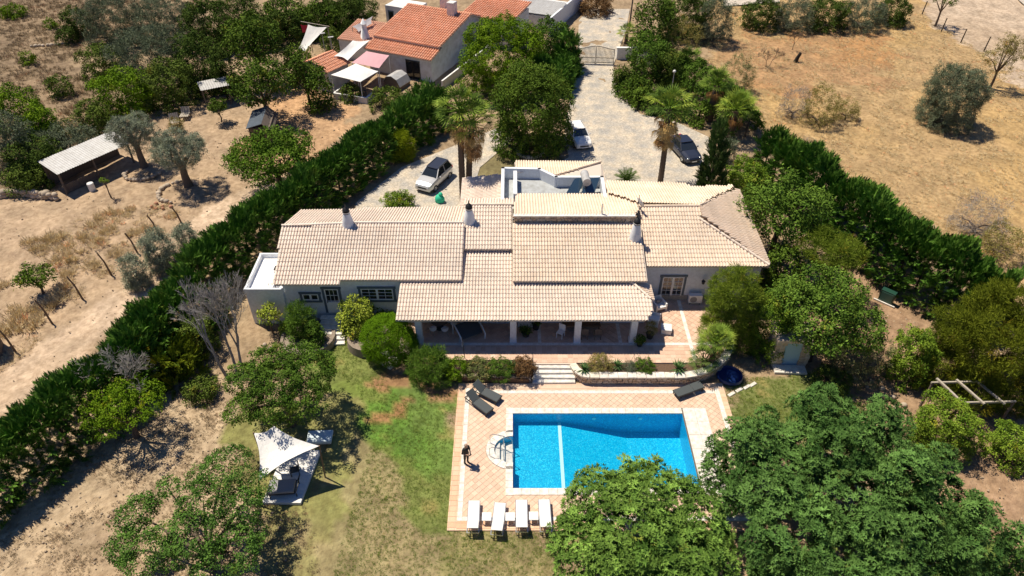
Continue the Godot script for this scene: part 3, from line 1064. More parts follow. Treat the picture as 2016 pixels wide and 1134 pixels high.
func window(parent: Node, called: String, at: Vector3, w: float, h: float, cols: int, rows: int, leaves_n := 2, yaw := 0.0, surround := true, frame_mat: Material = null, bars := true) -> void:
	# at: middle of the bottom edge on the wall face; the wall faces +z before the turn
	var xf := Transform3D(Basis(Vector3.UP, yaw), at)
	var s := MB.new()
	var t := 0.17
	if surround:
		s.box(Vector3(-w * 0.5 - t * 0.5, h * 0.5, 0.015), Vector3(t, h + 0.0, 0.07))
		s.box(Vector3(w * 0.5 + t * 0.5, h * 0.5, 0.015), Vector3(t, h + 0.0, 0.07))
		s.box(Vector3(0, h + t * 0.5, 0.02), Vector3(w + t * 2.0 + 0.1, t, 0.09))
		if called == "window":
			s.box(Vector3(0, -t * 0.5, 0.03), Vector3(w + t * 2.0 + 0.1, t, 0.12))
	else:
		s.box(Vector3(0, h + 0.03, 0.01), Vector3(w + 0.1, 0.06, 0.05))
	var o := part(s, called, M.trim, parent, xf)
	var f := MB.new()
	var e := 0.07
	var lw := w / leaves_n
	for k in leaves_n:
		var cx := -w * 0.5 + lw * (k + 0.5)
		f.box(Vector3(cx - lw * 0.5 + e * 0.5, h * 0.5, 0.03 + 0.01 * k), Vector3(e, h, 0.05))
		f.box(Vector3(cx + lw * 0.5 - e * 0.5, h * 0.5, 0.03 + 0.01 * k), Vector3(e, h, 0.05))
		f.box(Vector3(cx, e * 0.5, 0.03 + 0.01 * k), Vector3(lw - 2 * e, e, 0.05))
		f.box(Vector3(cx, h - e * 0.5, 0.03 + 0.01 * k), Vector3(lw - 2 * e, e, 0.05))
		if bars:
			for i in range(1, cols):
				f.box(Vector3(cx - lw * 0.5 + e + (lw - 2 * e) * i / cols, h * 0.5, 0.022 + 0.01 * k), Vector3(0.025, h - 2 * e, 0.03))
			for i in range(1, rows):
				f.box(Vector3(cx, e + (h - 2 * e) * i / rows, 0.021 + 0.01 * k), Vector3(lw - 2 * e, 0.025, 0.028))
	part(f, "frame", frame_mat if frame_mat else M.white_paint, o)
	var g := MB.new()
	for k in leaves_n:
		var cx := -w * 0.5 + lw * (k + 0.5)
		g.box(Vector3(cx, h * 0.5, 0.008), Vector3(lw - e, h - e, 0.012))
	part(g, "pane", M.dark_glass, o)

func wall_box(parent: Node, x0: float, x1: float, z0: float, z1: float, y0: float, y1: float, m: Material) -> void:
	var b := MB.new()
	b.box(Vector3((x0 + x1) * 0.5, (y0 + y1) * 0.5, (z0 + z1) * 0.5), Vector3(x1 - x0, y1 - y0, absf(z1 - z0)))
	part(b, "wall", m, parent)

func gable(parent: Node, pts: Array, m: Material, depth: Vector3) -> void:
	var b := MB.new()
	b.slab(pts, depth)
	part(b, "wall", m, parent)

func villa() -> void:
	TILE = roof_tile()
	var v := thing("villa", "long low white villa with cream tiled roofs behind the pool", "house", Vector3(0, 0, 0))
	var pinkish := [Color(0.81, 0.69, 0.59), Color(0.82, 0.71, 0.62), Color(0.8, 0.67, 0.57), Color(0.83, 0.73, 0.64), Color(0.78, 0.64, 0.54)]
	var sandy := [Color(0.8, 0.66, 0.53), Color(0.78, 0.63, 0.5), Color(0.81, 0.69, 0.57), Color(0.76, 0.6, 0.47), Color(0.8, 0.68, 0.58)]
	var gold := [Color(0.85, 0.71, 0.56), Color(0.83, 0.68, 0.53), Color(0.86, 0.74, 0.6)]
	var ochre := [Color(0.86, 0.7, 0.56), Color(0.84, 0.67, 0.52), Color(0.87, 0.73, 0.6)]
	var X := Vector3.RIGHT
	# walls
	wall_box(v, -15.7, -3.4, -37.5, -45.2, -0.3, 3.86, M.plaster)
	gable(v, [Vector3(-15.7, 3.86, -37.5), Vector3(-15.7, 5.15, -41.5), Vector3(-15.7, 3.86, -45.2)], M.plaster, Vector3(0.3, 0, 0))
	wall_box(v, -7.4, 9.2, -36.6, -37.5, -0.1, 3.42, M.plaster)
	wall_box(v, -3.4, 0.0, -37.5, -46.0, -0.1, 3.55, M.plaster)
	wall_box(v, 0.0, 9.2, -37.5, -46.0, -0.1, 3.75, M.plaster)
	wall_box(v, 9.2, 17.4, -39.1, -48.2, -0.3, 3.9, M.plaster)
	wall_box(v, 7.2, 13.6, -46.0, -48.4, 0.0, 4.3, M.plaster)
	gable(v, [Vector3(9.2, 3.9, -39.1), Vector3(9.2, 5.35, -43.6), Vector3(9.2, 3.9, -43.6)], M.plaster, Vector3(0.3, 0, 0))
	gable(v, [Vector3(-3.4, 4.3, -40.2), Vector3(-3.4, 5.5, -43.7), Vector3(-3.4, 4.3, -45.5)], M.plaster, Vector3(0.25, 0, 0))
	gable(v, [Vector3(8.9, 3.7, -37.4), Vector3(8.9, 5.3, -41.8), Vector3(8.9, 3.7, -41.8)], M.plaster, Vector3(-0.25, 0, 0))
	# plinth of stone along the right room
	var pl := MB.new()
	pl.col = Color(0.5, 0.45, 0.38)
	pl.box(Vector3(13.3, 0.88, -39.06), Vector3(8.0, 0.5, 0.07))
	part(pl, "plinth", M.stone, v)
	# porch columns and beam
	for c in [-6.2, 0.08, 4.38, 8.1]:
		var b := MB.new()
		b.box(Vector3(0, 1.15, 0), Vector3(0.42, 2.3, 0.42), 0.0, 0.02)
		b.box(Vector3(0, 2.16, 0), Vector3(0.5, 0.1, 0.5))
		b.box(Vector3(0, 0.1, 0), Vector3(0.48, 0.2, 0.48))
		part(b, "column", M.plaster, v, Transform3D(Basis(), Vector3(c, 0.7, -34.78)))
	var bm := MB.new()
	bm.box(Vector3(0.9, 2.92, -34.7), Vector3(15.6, 0.22, 0.3))
	bm.box(Vector3(8.72, 2.99, -35.9), Vector3(0.3, 0.2, 2.1))
	part(bm, "beam", M.wood, v)
	var ra := MB.new()
	for i in 24:
		ra.beam(Vector3(-6.8 + i * 0.66, 2.98, -34.5), Vector3(-6.8 + i * 0.66, 3.38, -36.6), 0.09, 0.12)
	part(ra, "rafters", M.wood, v).set_meta("kind", "stuff")
	# slopes
	roof(v, "porch_roof", [Vector3(-7.55, 3.1, -34.22), Vector3(8.6, 3.1, -34.22), Vector3(9.15, 3.2, -34.75), Vector3(9.2, 3.42, -35.9), Vector3(8.0, 3.72, -37.45), Vector3(0.1, 3.72, -37.45), Vector3(0.1, 4.28, -40.35), Vector3(-3.5, 4.28, -40.35), Vector3(-3.5, 3.72, -37.45), Vector3(-7.55, 3.72, -37.45)], X, pinkish)
	roof(v, "porch_hip", [Vector3(9.24, 3.36, -35.9), Vector3(9.4, 3.3, -37.5), Vector3(8.0, 3.72, -37.45)], Vector3(0, 0, -1), ochre)
	ridge(v, Vector3(9.2, 3.5, -35.9), Vector3(8.0, 3.84, -37.4), pinkish[0], 0.09)
	roof(v, "centre_roof", [Vector3(0.05, 3.97, -37.18), Vector3(9.12, 3.97, -37.18), Vector3(9.12, 5.47, -41.87), Vector3(0.05, 5.47, -41.87)], X, sandy)
	roof(v, "middle_roof", [Vector3(-3.5, 4.53, -40.05), Vector3(0.03, 4.53, -40.05), Vector3(0.03, 5.72, -43.8), Vector3(-3.5, 5.72, -43.8)], X, pinkish)
	roof(v, "middle_back_roof", [Vector3(0.15, 5.25, -45.3), Vector3(-3.5, 5.25, -45.3), Vector3(-3.5, 5.72, -43.82), Vector3(0.15, 5.72, -43.82)], -X, pinkish)
	ridge(v, Vector3(-3.5, 5.8, -43.8), Vector3(0.05, 5.8, -43.8), ochre[2])
	roof(v, "left_roof", [Vector3(-16.0, 3.84, -36.98), Vector3(-11.64, 3.84, -36.98), Vector3(-11.64, 3.95, -37.3), Vector3(-3.42, 3.95, -37.3), Vector3(-3.42, 5.45, -41.84), Vector3(-11.1, 5.45, -41.84), Vector3(-16.3, 5.38, -41.6)], X, pinkish)
	roof(v, "left_back_roof", [Vector3(-3.5, 4.0, -46.1), Vector3(-16.2, 4.0, -45.6), Vector3(-16.3, 5.38, -41.62), Vector3(-11.1, 5.45, -41.86), Vector3(-3.5, 5.45, -41.86)], -X, pinkish)
	ridge(v, Vector3(-16.3, 5.46, -41.6), Vector3(-11.9, 5.5, -41.8), pinkish[3], 0.09)
	ridge(v, Vector3(-11.2, 5.54, -41.85), Vector3(-3.5, 5.54, -41.85), pinkish[3], 0.09)
	roof(v, "right_roof", [Vector3(9.25, 3.98, -38.8), Vector3(17.75, 3.98, -38.8), Vector3(13.62, 5.2, -42.6), Vector3(13.7, 5.58, -43.8), Vector3(9.25, 5.58, -43.8)], X, sandy)
	roof(v, "east_roof", [Vector3(17.8, 3.98, -38.82), Vector3(17.72, 4.0, -48.38), Vector3(13.72, 5.6, -43.85), Vector3(13.64, 5.22, -42.62)], Vector3(0, 0, -1), ochre)
	ridge(v, Vector3(17.75, 4.08, -38.8), Vector3(13.62, 5.3, -42.6), pinkish[0], 0.1)
	ridge(v, Vector3(17.72, 4.12, -48.3), Vector3(13.7, 5.7, -43.9), ochre[0], 0.1)
	ridge(v, Vector3(9.3, 5.66, -43.8), Vector3(13.7, 5.66, -43.85), gold[0], 0.1)
	# the back slope over the middle, held up at the front by a stone parapet
	roof(v, "back_roof", [Vector3(7.05, 5.2, -46.05), Vector3(0.25, 5.2, -46.05), Vector3(0.2, 6.05, -42.02), Vector3(8.7, 6.05, -42.02), Vector3(9.35, 5.68, -43.78), Vector3(7.3, 5.2, -46.05)], -X, gold)
	roof(v, "back_roof", [Vector3(13.74, 4.6, -48.55), Vector3(7.4, 4.6, -48.6), Vector3(7.2, 5.15, -46.05), Vector3(9.4, 5.64, -43.82), Vector3(13.66, 5.6, -43.9), Vector3(15.7, 4.78, -46.2), Vector3(17.68, 4.02, -48.3), Vector3(14.0, 4.4, -47.6)], -X, gold)
	var pw := MB.new()
	pw.box(Vector3(4.4, 5.72, -42.1), Vector3(8.5, 0.7, 0.18))
	var parapet := part(pw, "stone_parapet", M.mortar, v)
	stone_row(parapet, [Vector3(0.16, 0, -41.92), Vector3(8.66, 0, -41.92)], 5.38, 6.0, 0.12, 3, 0.3, 0, 18)
	var cap := MB.new()
	cap.box(Vector3(4.4, 6.05, -41.98), Vector3(8.6, 0.08, 0.32))
	part(cap, "parapet_cap", M.pale_stone, v)
	chimney(v, Vector3(-11.62, 5.3, -41.75), 1.55)
	chimney(v, Vector3(-3.05, 5.25, -42.35), 1.5)
	chimney(v, Vector3(8.62, 4.85, -40.6), 2.0)
	# aerial and dish behind the right chimney
	var an := MB.new()
	an.tube([Vector3(6.35, 5.9, -42.1), Vector3(6.35, 6.9, -42.1)], [0.09, 0.05], 8)
	part(an, "vent_pipe", M.steel, v)
	var dish := MB.new()
	dish.lathe(Vector3.ZERO, [Vector2(0.0, 0.0), Vector2(0.2, 0.03), Vector2(0.42, 0.13)], 14)
	part(dish, "satellite_dish", M.old_plaster, v, Transform3D(Basis(Vector3(0, 0, 1), -1.2).rotated(Vector3.UP, 0.5), Vector3(9.15, 6.2, -43.3)))
	var mast := MB.new()
	mast.tube([Vector3(9.1, 5.4, -43.3), Vector3(9.1, 6.9, -43.3)], [0.03, 0.02], 6)
	part(mast, "mast", M.black_metal, v)
	# roof terrace with white parapets and the solar heater
	var out := [Vector2(-0.72, -45.2), Vector2(-0.72, -49.78), Vector2(2.18, -49.65), Vector2(3.45, -48.4), Vector2(7.03, -48.4), Vector2(7.0, -45.3)]
	var fl := MB.new()
	var fp: Array = []
	for q in out:
		fp.append(Vector3(q.x, 4.5, q.y))
	fl.slab(fp, Vector3(0, -4.5, 0))
	var ter := part(fl, "roof_terrace", M.grey_floor, v)
	for i in 5:
		var a := Vector3(out[i].x, 4.4, out[i].y)
		var b := Vector3(out[i + 1].x, 4.4, out[i + 1].y)
		var d := (b - a).normalized()
		var k := MB.new()
		k.beam(a - d * 0.12, b + d * (0.12 if i < 4 else 0.0), 0.24, 2.0)
		part(k, "parapet", M.plaster, ter)
	var post := MB.new()
	post.box(Vector3(0.25, 4.95, -47.6), Vector3(0.28, 0.9, 3.4))
	part(post, "screen_wall", M.plaster, ter)
	var sc := MB.new()
	for i in 2:
		sc.slab([Vector3(3.7 + i * 1.25, 4.62, -45.9 - 0.05 * i), Vector3(4.85 + i * 1.25, 4.62, -46.3), Vector3(5.75 + i * 1.1, 5.6, -48.0), Vector3(4.85 + i * 1.0, 5.6, -47.75)], Vector3(0, -0.08, 0))
	part(sc, "solar_collector", M.collector, ter)
	var tk := MB.new()
	tk.tube([Vector3(5.62, 5.75, -48.3), Vector3(5.72, 5.75, -46.9)], [0.32, 0.32], 16)
	part(tk, "water_tank", M.sheet_metal, ter)
	for q in [Vector3(5.5, 5.1, -48.0), Vector3(5.6, 5.1, -47.1)]:
		var leg := MB.new()
		leg.box(q, Vector3(0.06, 1.2, 0.06))
		part(leg, "tank_leg", M.steel, ter)
	# low back roofs round the terrace
	wall_box(v, 0.3, 7.3, -49.0, -52.3, 0.2, 4.1, M.plaster)
	roof(v, "rear_roof", [Vector3(7.46, 4.2, -52.7), Vector3(0.21, 4.2, -52.75), Vector3(0.21, 5.0, -49.7), Vector3(2.2, 5.0, -49.8), Vector3(3.3, 5.05, -49.0)], -X, gold)
	roof(v, "rear_hip", [Vector3(7.5, 4.2, -48.3), Vector3(7.46, 4.2, -52.7), Vector3(3.35, 5.05, -49.0), Vector3(3.6, 5.1, -48.55), Vector3(7.1, 4.45, -48.55)], Vector3(0, 0, -1), ochre)
	ridge(v, Vector3(7.46, 4.3, -52.7), Vector3(3.4, 5.14, -49.1), gold[1], 0.09)
	wall_box(v, -3.8, -0.7, -46.2, -51.0, 0.2, 3.4, M.plaster)
	roof(v, "lean_to_roof", [Vector3(-4.0, 3.5, -46.1), Vector3(-4.0, 3.6, -51.1), Vector3(-0.85, 4.35, -50.5), Vector3(-0.85, 4.2, -46.6)], Vector3(0, 0, -1), pinkish)
	# flat annex on the left with a roof terrace
	wall_box(v, -18.25, -15.7, -37.3, -41.4, -0.6, 2.75, M.plaster)
	var an2 := MB.new()
	an2.box(Vector3(-16.98, 2.78, -39.35), Vector3(2.3, 0.06, 3.9))
	part(an2, "annex_floor", M.terracotta, v)
	for q in [[Vector3(-16.98, 2.95, -37.36), Vector3(2.7, 0.42, 0.16)], [Vector3(-18.22, 2.95, -39.4), Vector3(0.16, 0.42, 3.9)], [Vector3(-16.98, 2.95, -41.36), Vector3(2.7, 0.42, 0.16)]]:
		var k := MB.new()
		k.box(q[0], q[1], 0.0, 0.02)
		part(k, "parapet", M.plaster, v)
	# openings
	window(v, "window", Vector3(-13.92, 2.02, -37.5), 1.1, 0.55, 1, 1, 2)
	window(v, "door", Vector3(-12.42, 0.87, -37.5), 0.95, 2.15, 3, 4, 1)
	var dp := MB.new()
	dp.box(Vector3(-12.42, 1.4, -37.44), Vector3(0.82, 0.98, 0.05))
	part(dp, "door_panel", M.white_paint, v)
	var hd := MB.new()
	hd.box(Vector3(-12.78, 1.95, -37.38), Vector3(0.05, 0.18, 0.05))
	part(hd, "door_handle", M.steel, v)
	window(v, "window", Vector3(-9.28, 2.06, -37.5), 2.2, 1.0, 2, 3, 2)
	window(v, "glass_door", Vector3(-1.9, 0.72, -36.6), 3.4, 2.2, 2, 4, 4, 0.0, false)
	window(v, "glass_door", Vector3(5.2, 0.72, -36.6), 2.4, 2.2, 2, 4, 2, 0.0, false)
	window(v, "glass_door", Vector3(11.4, 0.75, -39.1), 1.5, 2.05, 2, 5, 2)
	for q in [[Vector3(-7.6, 2.9, -37.4), ""], [Vector3(13.45, 2.55, -39.0), ""]]:
		var l := MB.new()
		l.box(Vector3(0, 0.0, 0.1), Vector3(0.06, 0.3, 0.08))
		l.lathe(Vector3(0, -0.12, 0.22), [Vector2(0.03, -0.06), Vector2(0.1, 0.0), Vector2(0.13, 0.2), Vector2(0.15, 0.22), Vector2(0.02, 0.34), Vector2(0, 0.36)], 8)
		part(l, "wall_lantern", M.black_metal, v, Transform3D(Basis(), q[0]))
	var vent := MB.new()
	vent.box(Vector3(-17.1, 1.75, -37.28), Vector3(0.35, 0.28, 0.04))
	part(vent, "vent_grille", M.old_plaster, v)
	# flagpole-like pole beside the dish

func leaf(b: MB, at: Vector3, dir: Vector3, up: Vector3, len: float, w: float) -> void:
	var s := dir.cross(up).normalized() * w * 0.5
	var tip := at + dir * len - up * len * 0.12
	var m := at + dir * len * 0.45
	b.tri(at, m + s, tip)
	b.tri(at, tip, m - s)

func rand_dir(r: RandomNumberGenerator) -> Vector3:
	while true:
		var v := Vector3(r.randf_range(-1, 1), r.randf_range(-1, 1), r.randf_range(-1, 1))
		if v.length_squared() > 0.02 and v.length_squared() < 1.0:
			return v.normalized()
	return Vector3.UP

# clusters of leaves, about 0.35 m in radius, +y pointing out of the crown
func cluster(kind: String) -> ArrayMesh:
	var r := RandomNumberGenerator.new()
	r.seed = hash(kind)
	var b := MB.new()
	if kind == "rosette":
		for k in 5:
			var o := Vector3(r.randf_range(-0.3, 0.3), r.randf_range(-0.16, 0.2), r.randf_range(-0.3, 0.3))
			for i in 8:
				var a := TAU * i / 8.0 + r.randf() * 0.4
				var e := r.randf_range(0.1, 1.2)
				var d := Vector3(cos(a) * cos(e), sin(e), sin(a) * cos(e))
				var g := r.randf_range(0.8, 1.15)
				b.col = Color(g, g, g)
				leaf(b, o, d, (Vector3.UP + Vector3(cos(a), 0, sin(a)) * -0.5).normalized(), r.randf_range(0.16, 0.25), 0.066)
	elif kind == "spray":
		for k in 3:
			var o := Vector3(r.randf_range(-0.1, 0.1), -0.25, r.randf_range(-0.1, 0.1))
			var d := (Vector3.UP + rand_dir(r) * 0.45).normalized()
			var sd := d.cross(rand_dir(r)).normalized()
			var nn := sd.cross(d)
			for i in 10:
				var t := float(i) / 9.0
				var g := r.randf_range(0.8, 1.1)
				b.col = Color(g, g, g)
				for s in [-1.0, 1.0]:
					leaf(b, o + d * t * 0.62, (d * 0.9 + sd * s * 0.8 + rand_dir(r) * 0.2).normalized(), nn, 0.2 * (1.15 - t * 0.75), 0.05)
			leaf(b, o + d * 0.5, d, nn, 0.3, 0.07)
	elif kind == "needle":
		for i in 44:
			var o := rand_dir(r) * 0.26 * sqrt(r.randf())
			var d := (Vector3.UP * 0.7 + o * 2.5 + rand_dir(r) * 0.7).normalized()
			var g := r.randf_range(0.8, 1.15)
			b.col = Color(g, g, g)
			leaf(b, o, d, d.cross(rand_dir(r)).normalized(), r.randf_range(0.16, 0.3), 0.035)
	elif kind == "blade":
		for i in 12:
			var a := r.randf() * TAU
			var d := (Vector3.UP * r.randf_range(0.4, 1.2) + Vector3(cos(a), 0, sin(a)) * r.randf_range(0.4, 1.1)).normalized()
			var g := r.randf_range(0.75, 1.15)
			b.col = Color(g, g, g)
			leaf(b, Vector3(cos(a), 0, sin(a)) * r.randf() * 0.16, d, d.cross(Vector3(-sin(a), 0.2, cos(a))).normalized(), r.randf_range(0.2, 0.5), 0.035)
	elif kind == "sword":
		for i in 22:
			var a := TAU * i / 22.0 * 3.0 + r.randf()
			var e := r.randf_range(0.25, 1.35)
			var d := Vector3(cos(a) * cos(e), sin(e), sin(a) * cos(e))
			var g := r.randf_range(0.8, 1.15)
			b.col = Color(g, g, g)
			leaf(b, Vector3.ZERO, d, Vector3(-cos(a) * sin(e), cos(e), -sin(a) * sin(e)), r.randf_range(0.3, 0.42), 0.06)
	else:
		var spec: Array = {"broad": [17, 0.32, 0.2, 0.1], "small": [26, 0.3, 0.14, 0.075], "fine": [30, 0.3, 0.15, 0.045], "tiny": [34, 0.28, 0.09, 0.06], "twig": [14, 0.3, 0.3, 0.022]}[kind]
		for i in spec[0]:
			var o: Vector3 = rand_dir(r) * float(spec[1]) * pow(r.randf(), 0.45) * Vector3(1, 0.75, 1)
			var d := (rand_dir(r) + o * 2.0 + Vector3.UP * 0.3).normalized()
			var up := (rand_dir(r) * 0.8 + Vector3.UP + d * 0.1).normalized()
			var g := r.randf_range(0.78, 1.15)
			b.col = Color(g, g, g)
			leaf(b, o, d, up, float(spec[2]) * r.randf_range(0.75, 1.25), spec[3])
	return b.mesh()

func leaf_mat(called: String, through: Color, rough: float) -> StandardMaterial3D:
	var m := mat(called, Color.WHITE, rough)
	m.cull_mode = BaseMaterial3D.CULL_DISABLED
	m.metallic_specular = 0.12
	if through != Color.BLACK:
		m.backlight_enabled = true
		m.backlight = through
	return m

func leaves() -> void:
	leaf_mat("leaf", lin(0.025, 0.045, 0.004), 0.5)
	leaf_mat("dull_leaf", lin(0.015, 0.02, 0.006), 0.7)
	leaf_mat("dry_leaf", lin(0.03, 0.022, 0.01), 0.85)
	# cluster, material, two linear leaf colours, share of very light young leaves
	for q in [
		["glossy", "rosette", "leaf", Color(.038, .09, .014), Color(.22, .36, .07), 0.25],
		["spreading", "rosette", "leaf", Color(.028, .075, .016), Color(.15, .28, .07), 0.12],
		["carob", "broad", "leaf", Color(.035, .075, .01), Color(.14, .22, .028), 0.0],
		["lush", "broad", "leaf", Color(.04, .09, .012), Color(.17, .28, .04), 0.08],
		["citrus", "small", "leaf", Color(.06, .13, .012), Color(.25, .36, .04), 0.1],
		["garden", "small", "leaf", Color(.04, .095, .012), Color(.13, .22, .03), 0.05],
		["sparse", "small", "leaf", Color(.04, .1, .016), Color(.13, .25, .045), 0.05],
		["fig", "broad", "leaf", Color(0.051, 0.108, 0.010), Color(0.122, 0.216, 0.021), 0.05],
		["olive", "fine", "dull_leaf", Color(0.173, 0.206, 0.144), Color(0.347, 0.382, 0.270), 0.1],
		["wild_olive", "fine", "dull_leaf", Color(.1, .13, .075), Color(.2, .235, .15), 0.05],
		["scrub", "small", "dull_leaf", Color(0.063, 0.106, 0.017), Color(0.153, 0.212, 0.037), 0.0],
		["dark_scrub", "small", "dull_leaf", Color(0.038, 0.073, 0.013), Color(0.096, 0.146, 0.026), 0.0],
		["lentisk", "small", "leaf", Color(0.076, 0.159, 0.007), Color(0.192, 0.305, 0.017), 0.0],
		["conifer", "spray", "leaf", Color(.045, .115, .016), Color(.17, .32, .05), 0.05],
		["thuja", "spray", "leaf", Color(0.061, 0.098, 0.008), Color(0.204, 0.245, 0.018), 0.05],
		["golden", "needle", "leaf", Color(0.166, 0.225, 0.010), Color(0.318, 0.384, 0.020), 0.1],
		["pine", "needle", "leaf", Color(.08, .13, .012), Color(.25, .33, .04), 0.0],
		["dark_pine", "needle", "leaf", Color(0.076, 0.106, 0.010), Color(0.192, 0.225, 0.020), 0.0],
		["cypress", "spray", "leaf", Color(.04, .085, .022), Color(.1, .17, .045), 0.0],
		["box", "tiny", "leaf", Color(0.087, 0.186, 0.007), Color(0.153, 0.294, 0.013), 0.0],
		["soft", "needle", "leaf", Color(0.076, 0.159, 0.020), Color(0.166, 0.278, 0.040), 0.0],
		["speckled", "broad", "leaf", Color(0.153, 0.225, 0.020), Color(0.447, 0.503, 0.073), 0.2],
		["grey_twig", "twig", "dry_leaf", Color(.3, .27, .24), Color(.45, .42, .4), 0.0],
		["dry_bush", "fine", "dry_leaf", Color(0.200, 0.176, 0.050), Color(0.375, 0.338, 0.110), 0.0],
		["greyish", "fine", "dull_leaf", Color(0.150, 0.162, 0.066), Color(0.288, 0.297, 0.132), 0.0],
		["red_bush", "small", "dull_leaf", Color(0.112, 0.061, 0.028), Color(0.250, 0.149, 0.066), 0.0],
		["ground_flower", "small", "leaf", Color(0.088, 0.135, 0.033), Color(0.250, 0.257, 0.099), 0.05],
		["dead", "twig", "dry_leaf", Color(0.200, 0.149, 0.066), Color(0.350, 0.270, 0.121), 0.0],
		["straw", "blade", "dry_leaf", Color(.6, .47, .26), Color(.8, .67, .42), 0.0],
		["brown_grass", "blade", "dry_leaf", Color(.24, .18, .11), Color(.4, .31, .19), 0.0],
		["turf", "blade", "dull_leaf", Color(.15, .25, .035), Color(.3, .36, .09), 0.0],
		["agave", "sword", "leaf", Color(0.09, 0.16, 0.06), Color(0.17, 0.26, 0.1), 0.0],
	]:
		var key: String = q[1]
		if not LEAF.has("mesh " + key):
			LEAF["mesh " + key] = cluster(key)
		LEAF[q[0]] = [LEAF["mesh " + key], M[q[2]], q[3], q[4], q[5]]

func tint(spec: Array, r: RandomNumberGenerator, shift: float) -> Color:
	var t := clampf(r.randf() * 0.75 + shift, 0.0, 1.0)
	var c: Color = (spec[2] as Color).lerp(spec[3], t)
	if r.randf() < spec[4]:
		c = c * 1.45
	elif r.randf() < 0.03:
		c = Color(c.r * 1.5, c.g * 1.05, c.b)
	return Color(c.r, c.g, c.b)

func facing(out: Vector3, r: RandomNumberGenerator, up := 0.5) -> Basis:
	var y := (out + Vector3.UP * up + rand_dir(r) * 0.45).normalized()
	var x := y.cross(rand_dir(r)).normalized()
	return Basis(x, y, x.cross(y))

# lobes: [centre, radii]; clusters sit in a shell of each, with a lumpy outline and gaps
func crown(parent: Node, called: String, kind: String, lobes: Array, dens: float, size: float, sd: int, gaps := 0.0, up := 0.5, relief := 0.5) -> void:
	var spec: Array = LEAF[kind]
	var r := RandomNumberGenerator.new()
	r.seed = sd * 131 + 17
	var xf: Array = []
	var cols: Array = []
	var cell := 0.38 * size
	for li in lobes.size():
		var c: Vector3 = lobes[li][0]
		var rad: Vector3 = lobes[li][1]
		var mean := (rad.x + rad.y + rad.z) / 3.0
		var n := int(4.0 * PI * mean * mean / (cell * cell * PI) * dens * 3.0)
		var sh := r.randf_range(0.0, 0.28)
		for i in n:
			var d := rand_dir(r)
			if d.y < -0.55 and r.randf() < 0.6:
				continue
			var p := c + d * rad
			var w := wob.get_noise_3d(p.x * 9.0 / size, p.y * 9.0 / size, p.z * 9.0 / size)
			if w < -0.5 + gaps and r.randf() < 0.85:
				continue
			var q := (0.72 + 0.3 * pow(r.randf(), 0.6)) * (1.0 + relief * w)
			p = c + d * rad * q
			if q > 0.86 and relief > 0.2 and wob.get_noise_3d(p.x * 21.0 / size, p.y * 21.0 / size, p.z * 21.0 / size + 50.0) < -0.06 and r.randf() < 0.8:
				continue
			var deep := false
			for lj in lobes.size():
				if lj != li:
					var e: Vector3 = (p - lobes[lj][0]) / (lobes[lj][1] as Vector3)
					if e.length_squared() < 0.42:
						deep = true
						break
			if deep:
				continue
			var s := size * r.randf_range(0.75, 1.25)
			xf.append(Transform3D(facing((d / rad).normalized(), r, up).scaled(Vector3(s, s, s)), p))
			cols.append(tint(spec, r, sh + 0.25 * w))
	copies(called, spec[0], spec[1], xf, cols, parent).set_meta("kind", "stuff")

func limbs(parent: Node, base_r: float, targets: Array, tone: Color, sd: int, lean := Vector3.ZERO) -> void:
	var r := RandomNumberGenerator.new()
	r.seed = sd + 5
	var b := MB.new()
	b.col = tone
	var low := 1e9
	for t in targets:
		low = minf(low, t.y)
	var fork := Vector3(lean.x, maxf(0.5, low * 0.55), lean.z)
	b.tube([Vector3(0, -0.2, 0), Vector3(0, 0.12, 0), fork * 0.5 + Vector3(r.randf_range(-0.08, 0.08), 0, r.randf_range(-0.08, 0.08)), fork], [base_r * 1.35, base_r * 1.05, base_r * 0.85, base_r * 0.75], 8)
	for t in targets:
		var m: Vector3 = fork.lerp(t, 0.5) + Vector3(r.randf_range(-0.15, 0.15), 0.12, r.randf_range(-0.15, 0.15))
		b.tube([fork - Vector3(0, 0.1, 0), m, t], [base_r * 0.6, base_r * 0.38, base_r * 0.12], 6)
		for k in 2:
			var e: Vector3 = m.lerp(t, 0.4 + 0.3 * k)
			b.tube([e, e + rand_dir(r) * Vector3(0.7, 0.4, 0.7) + Vector3(0, 0.3, 0)], [base_r * 0.18, 0.012], 4)
	part(b, "trunk", M.bark, parent)

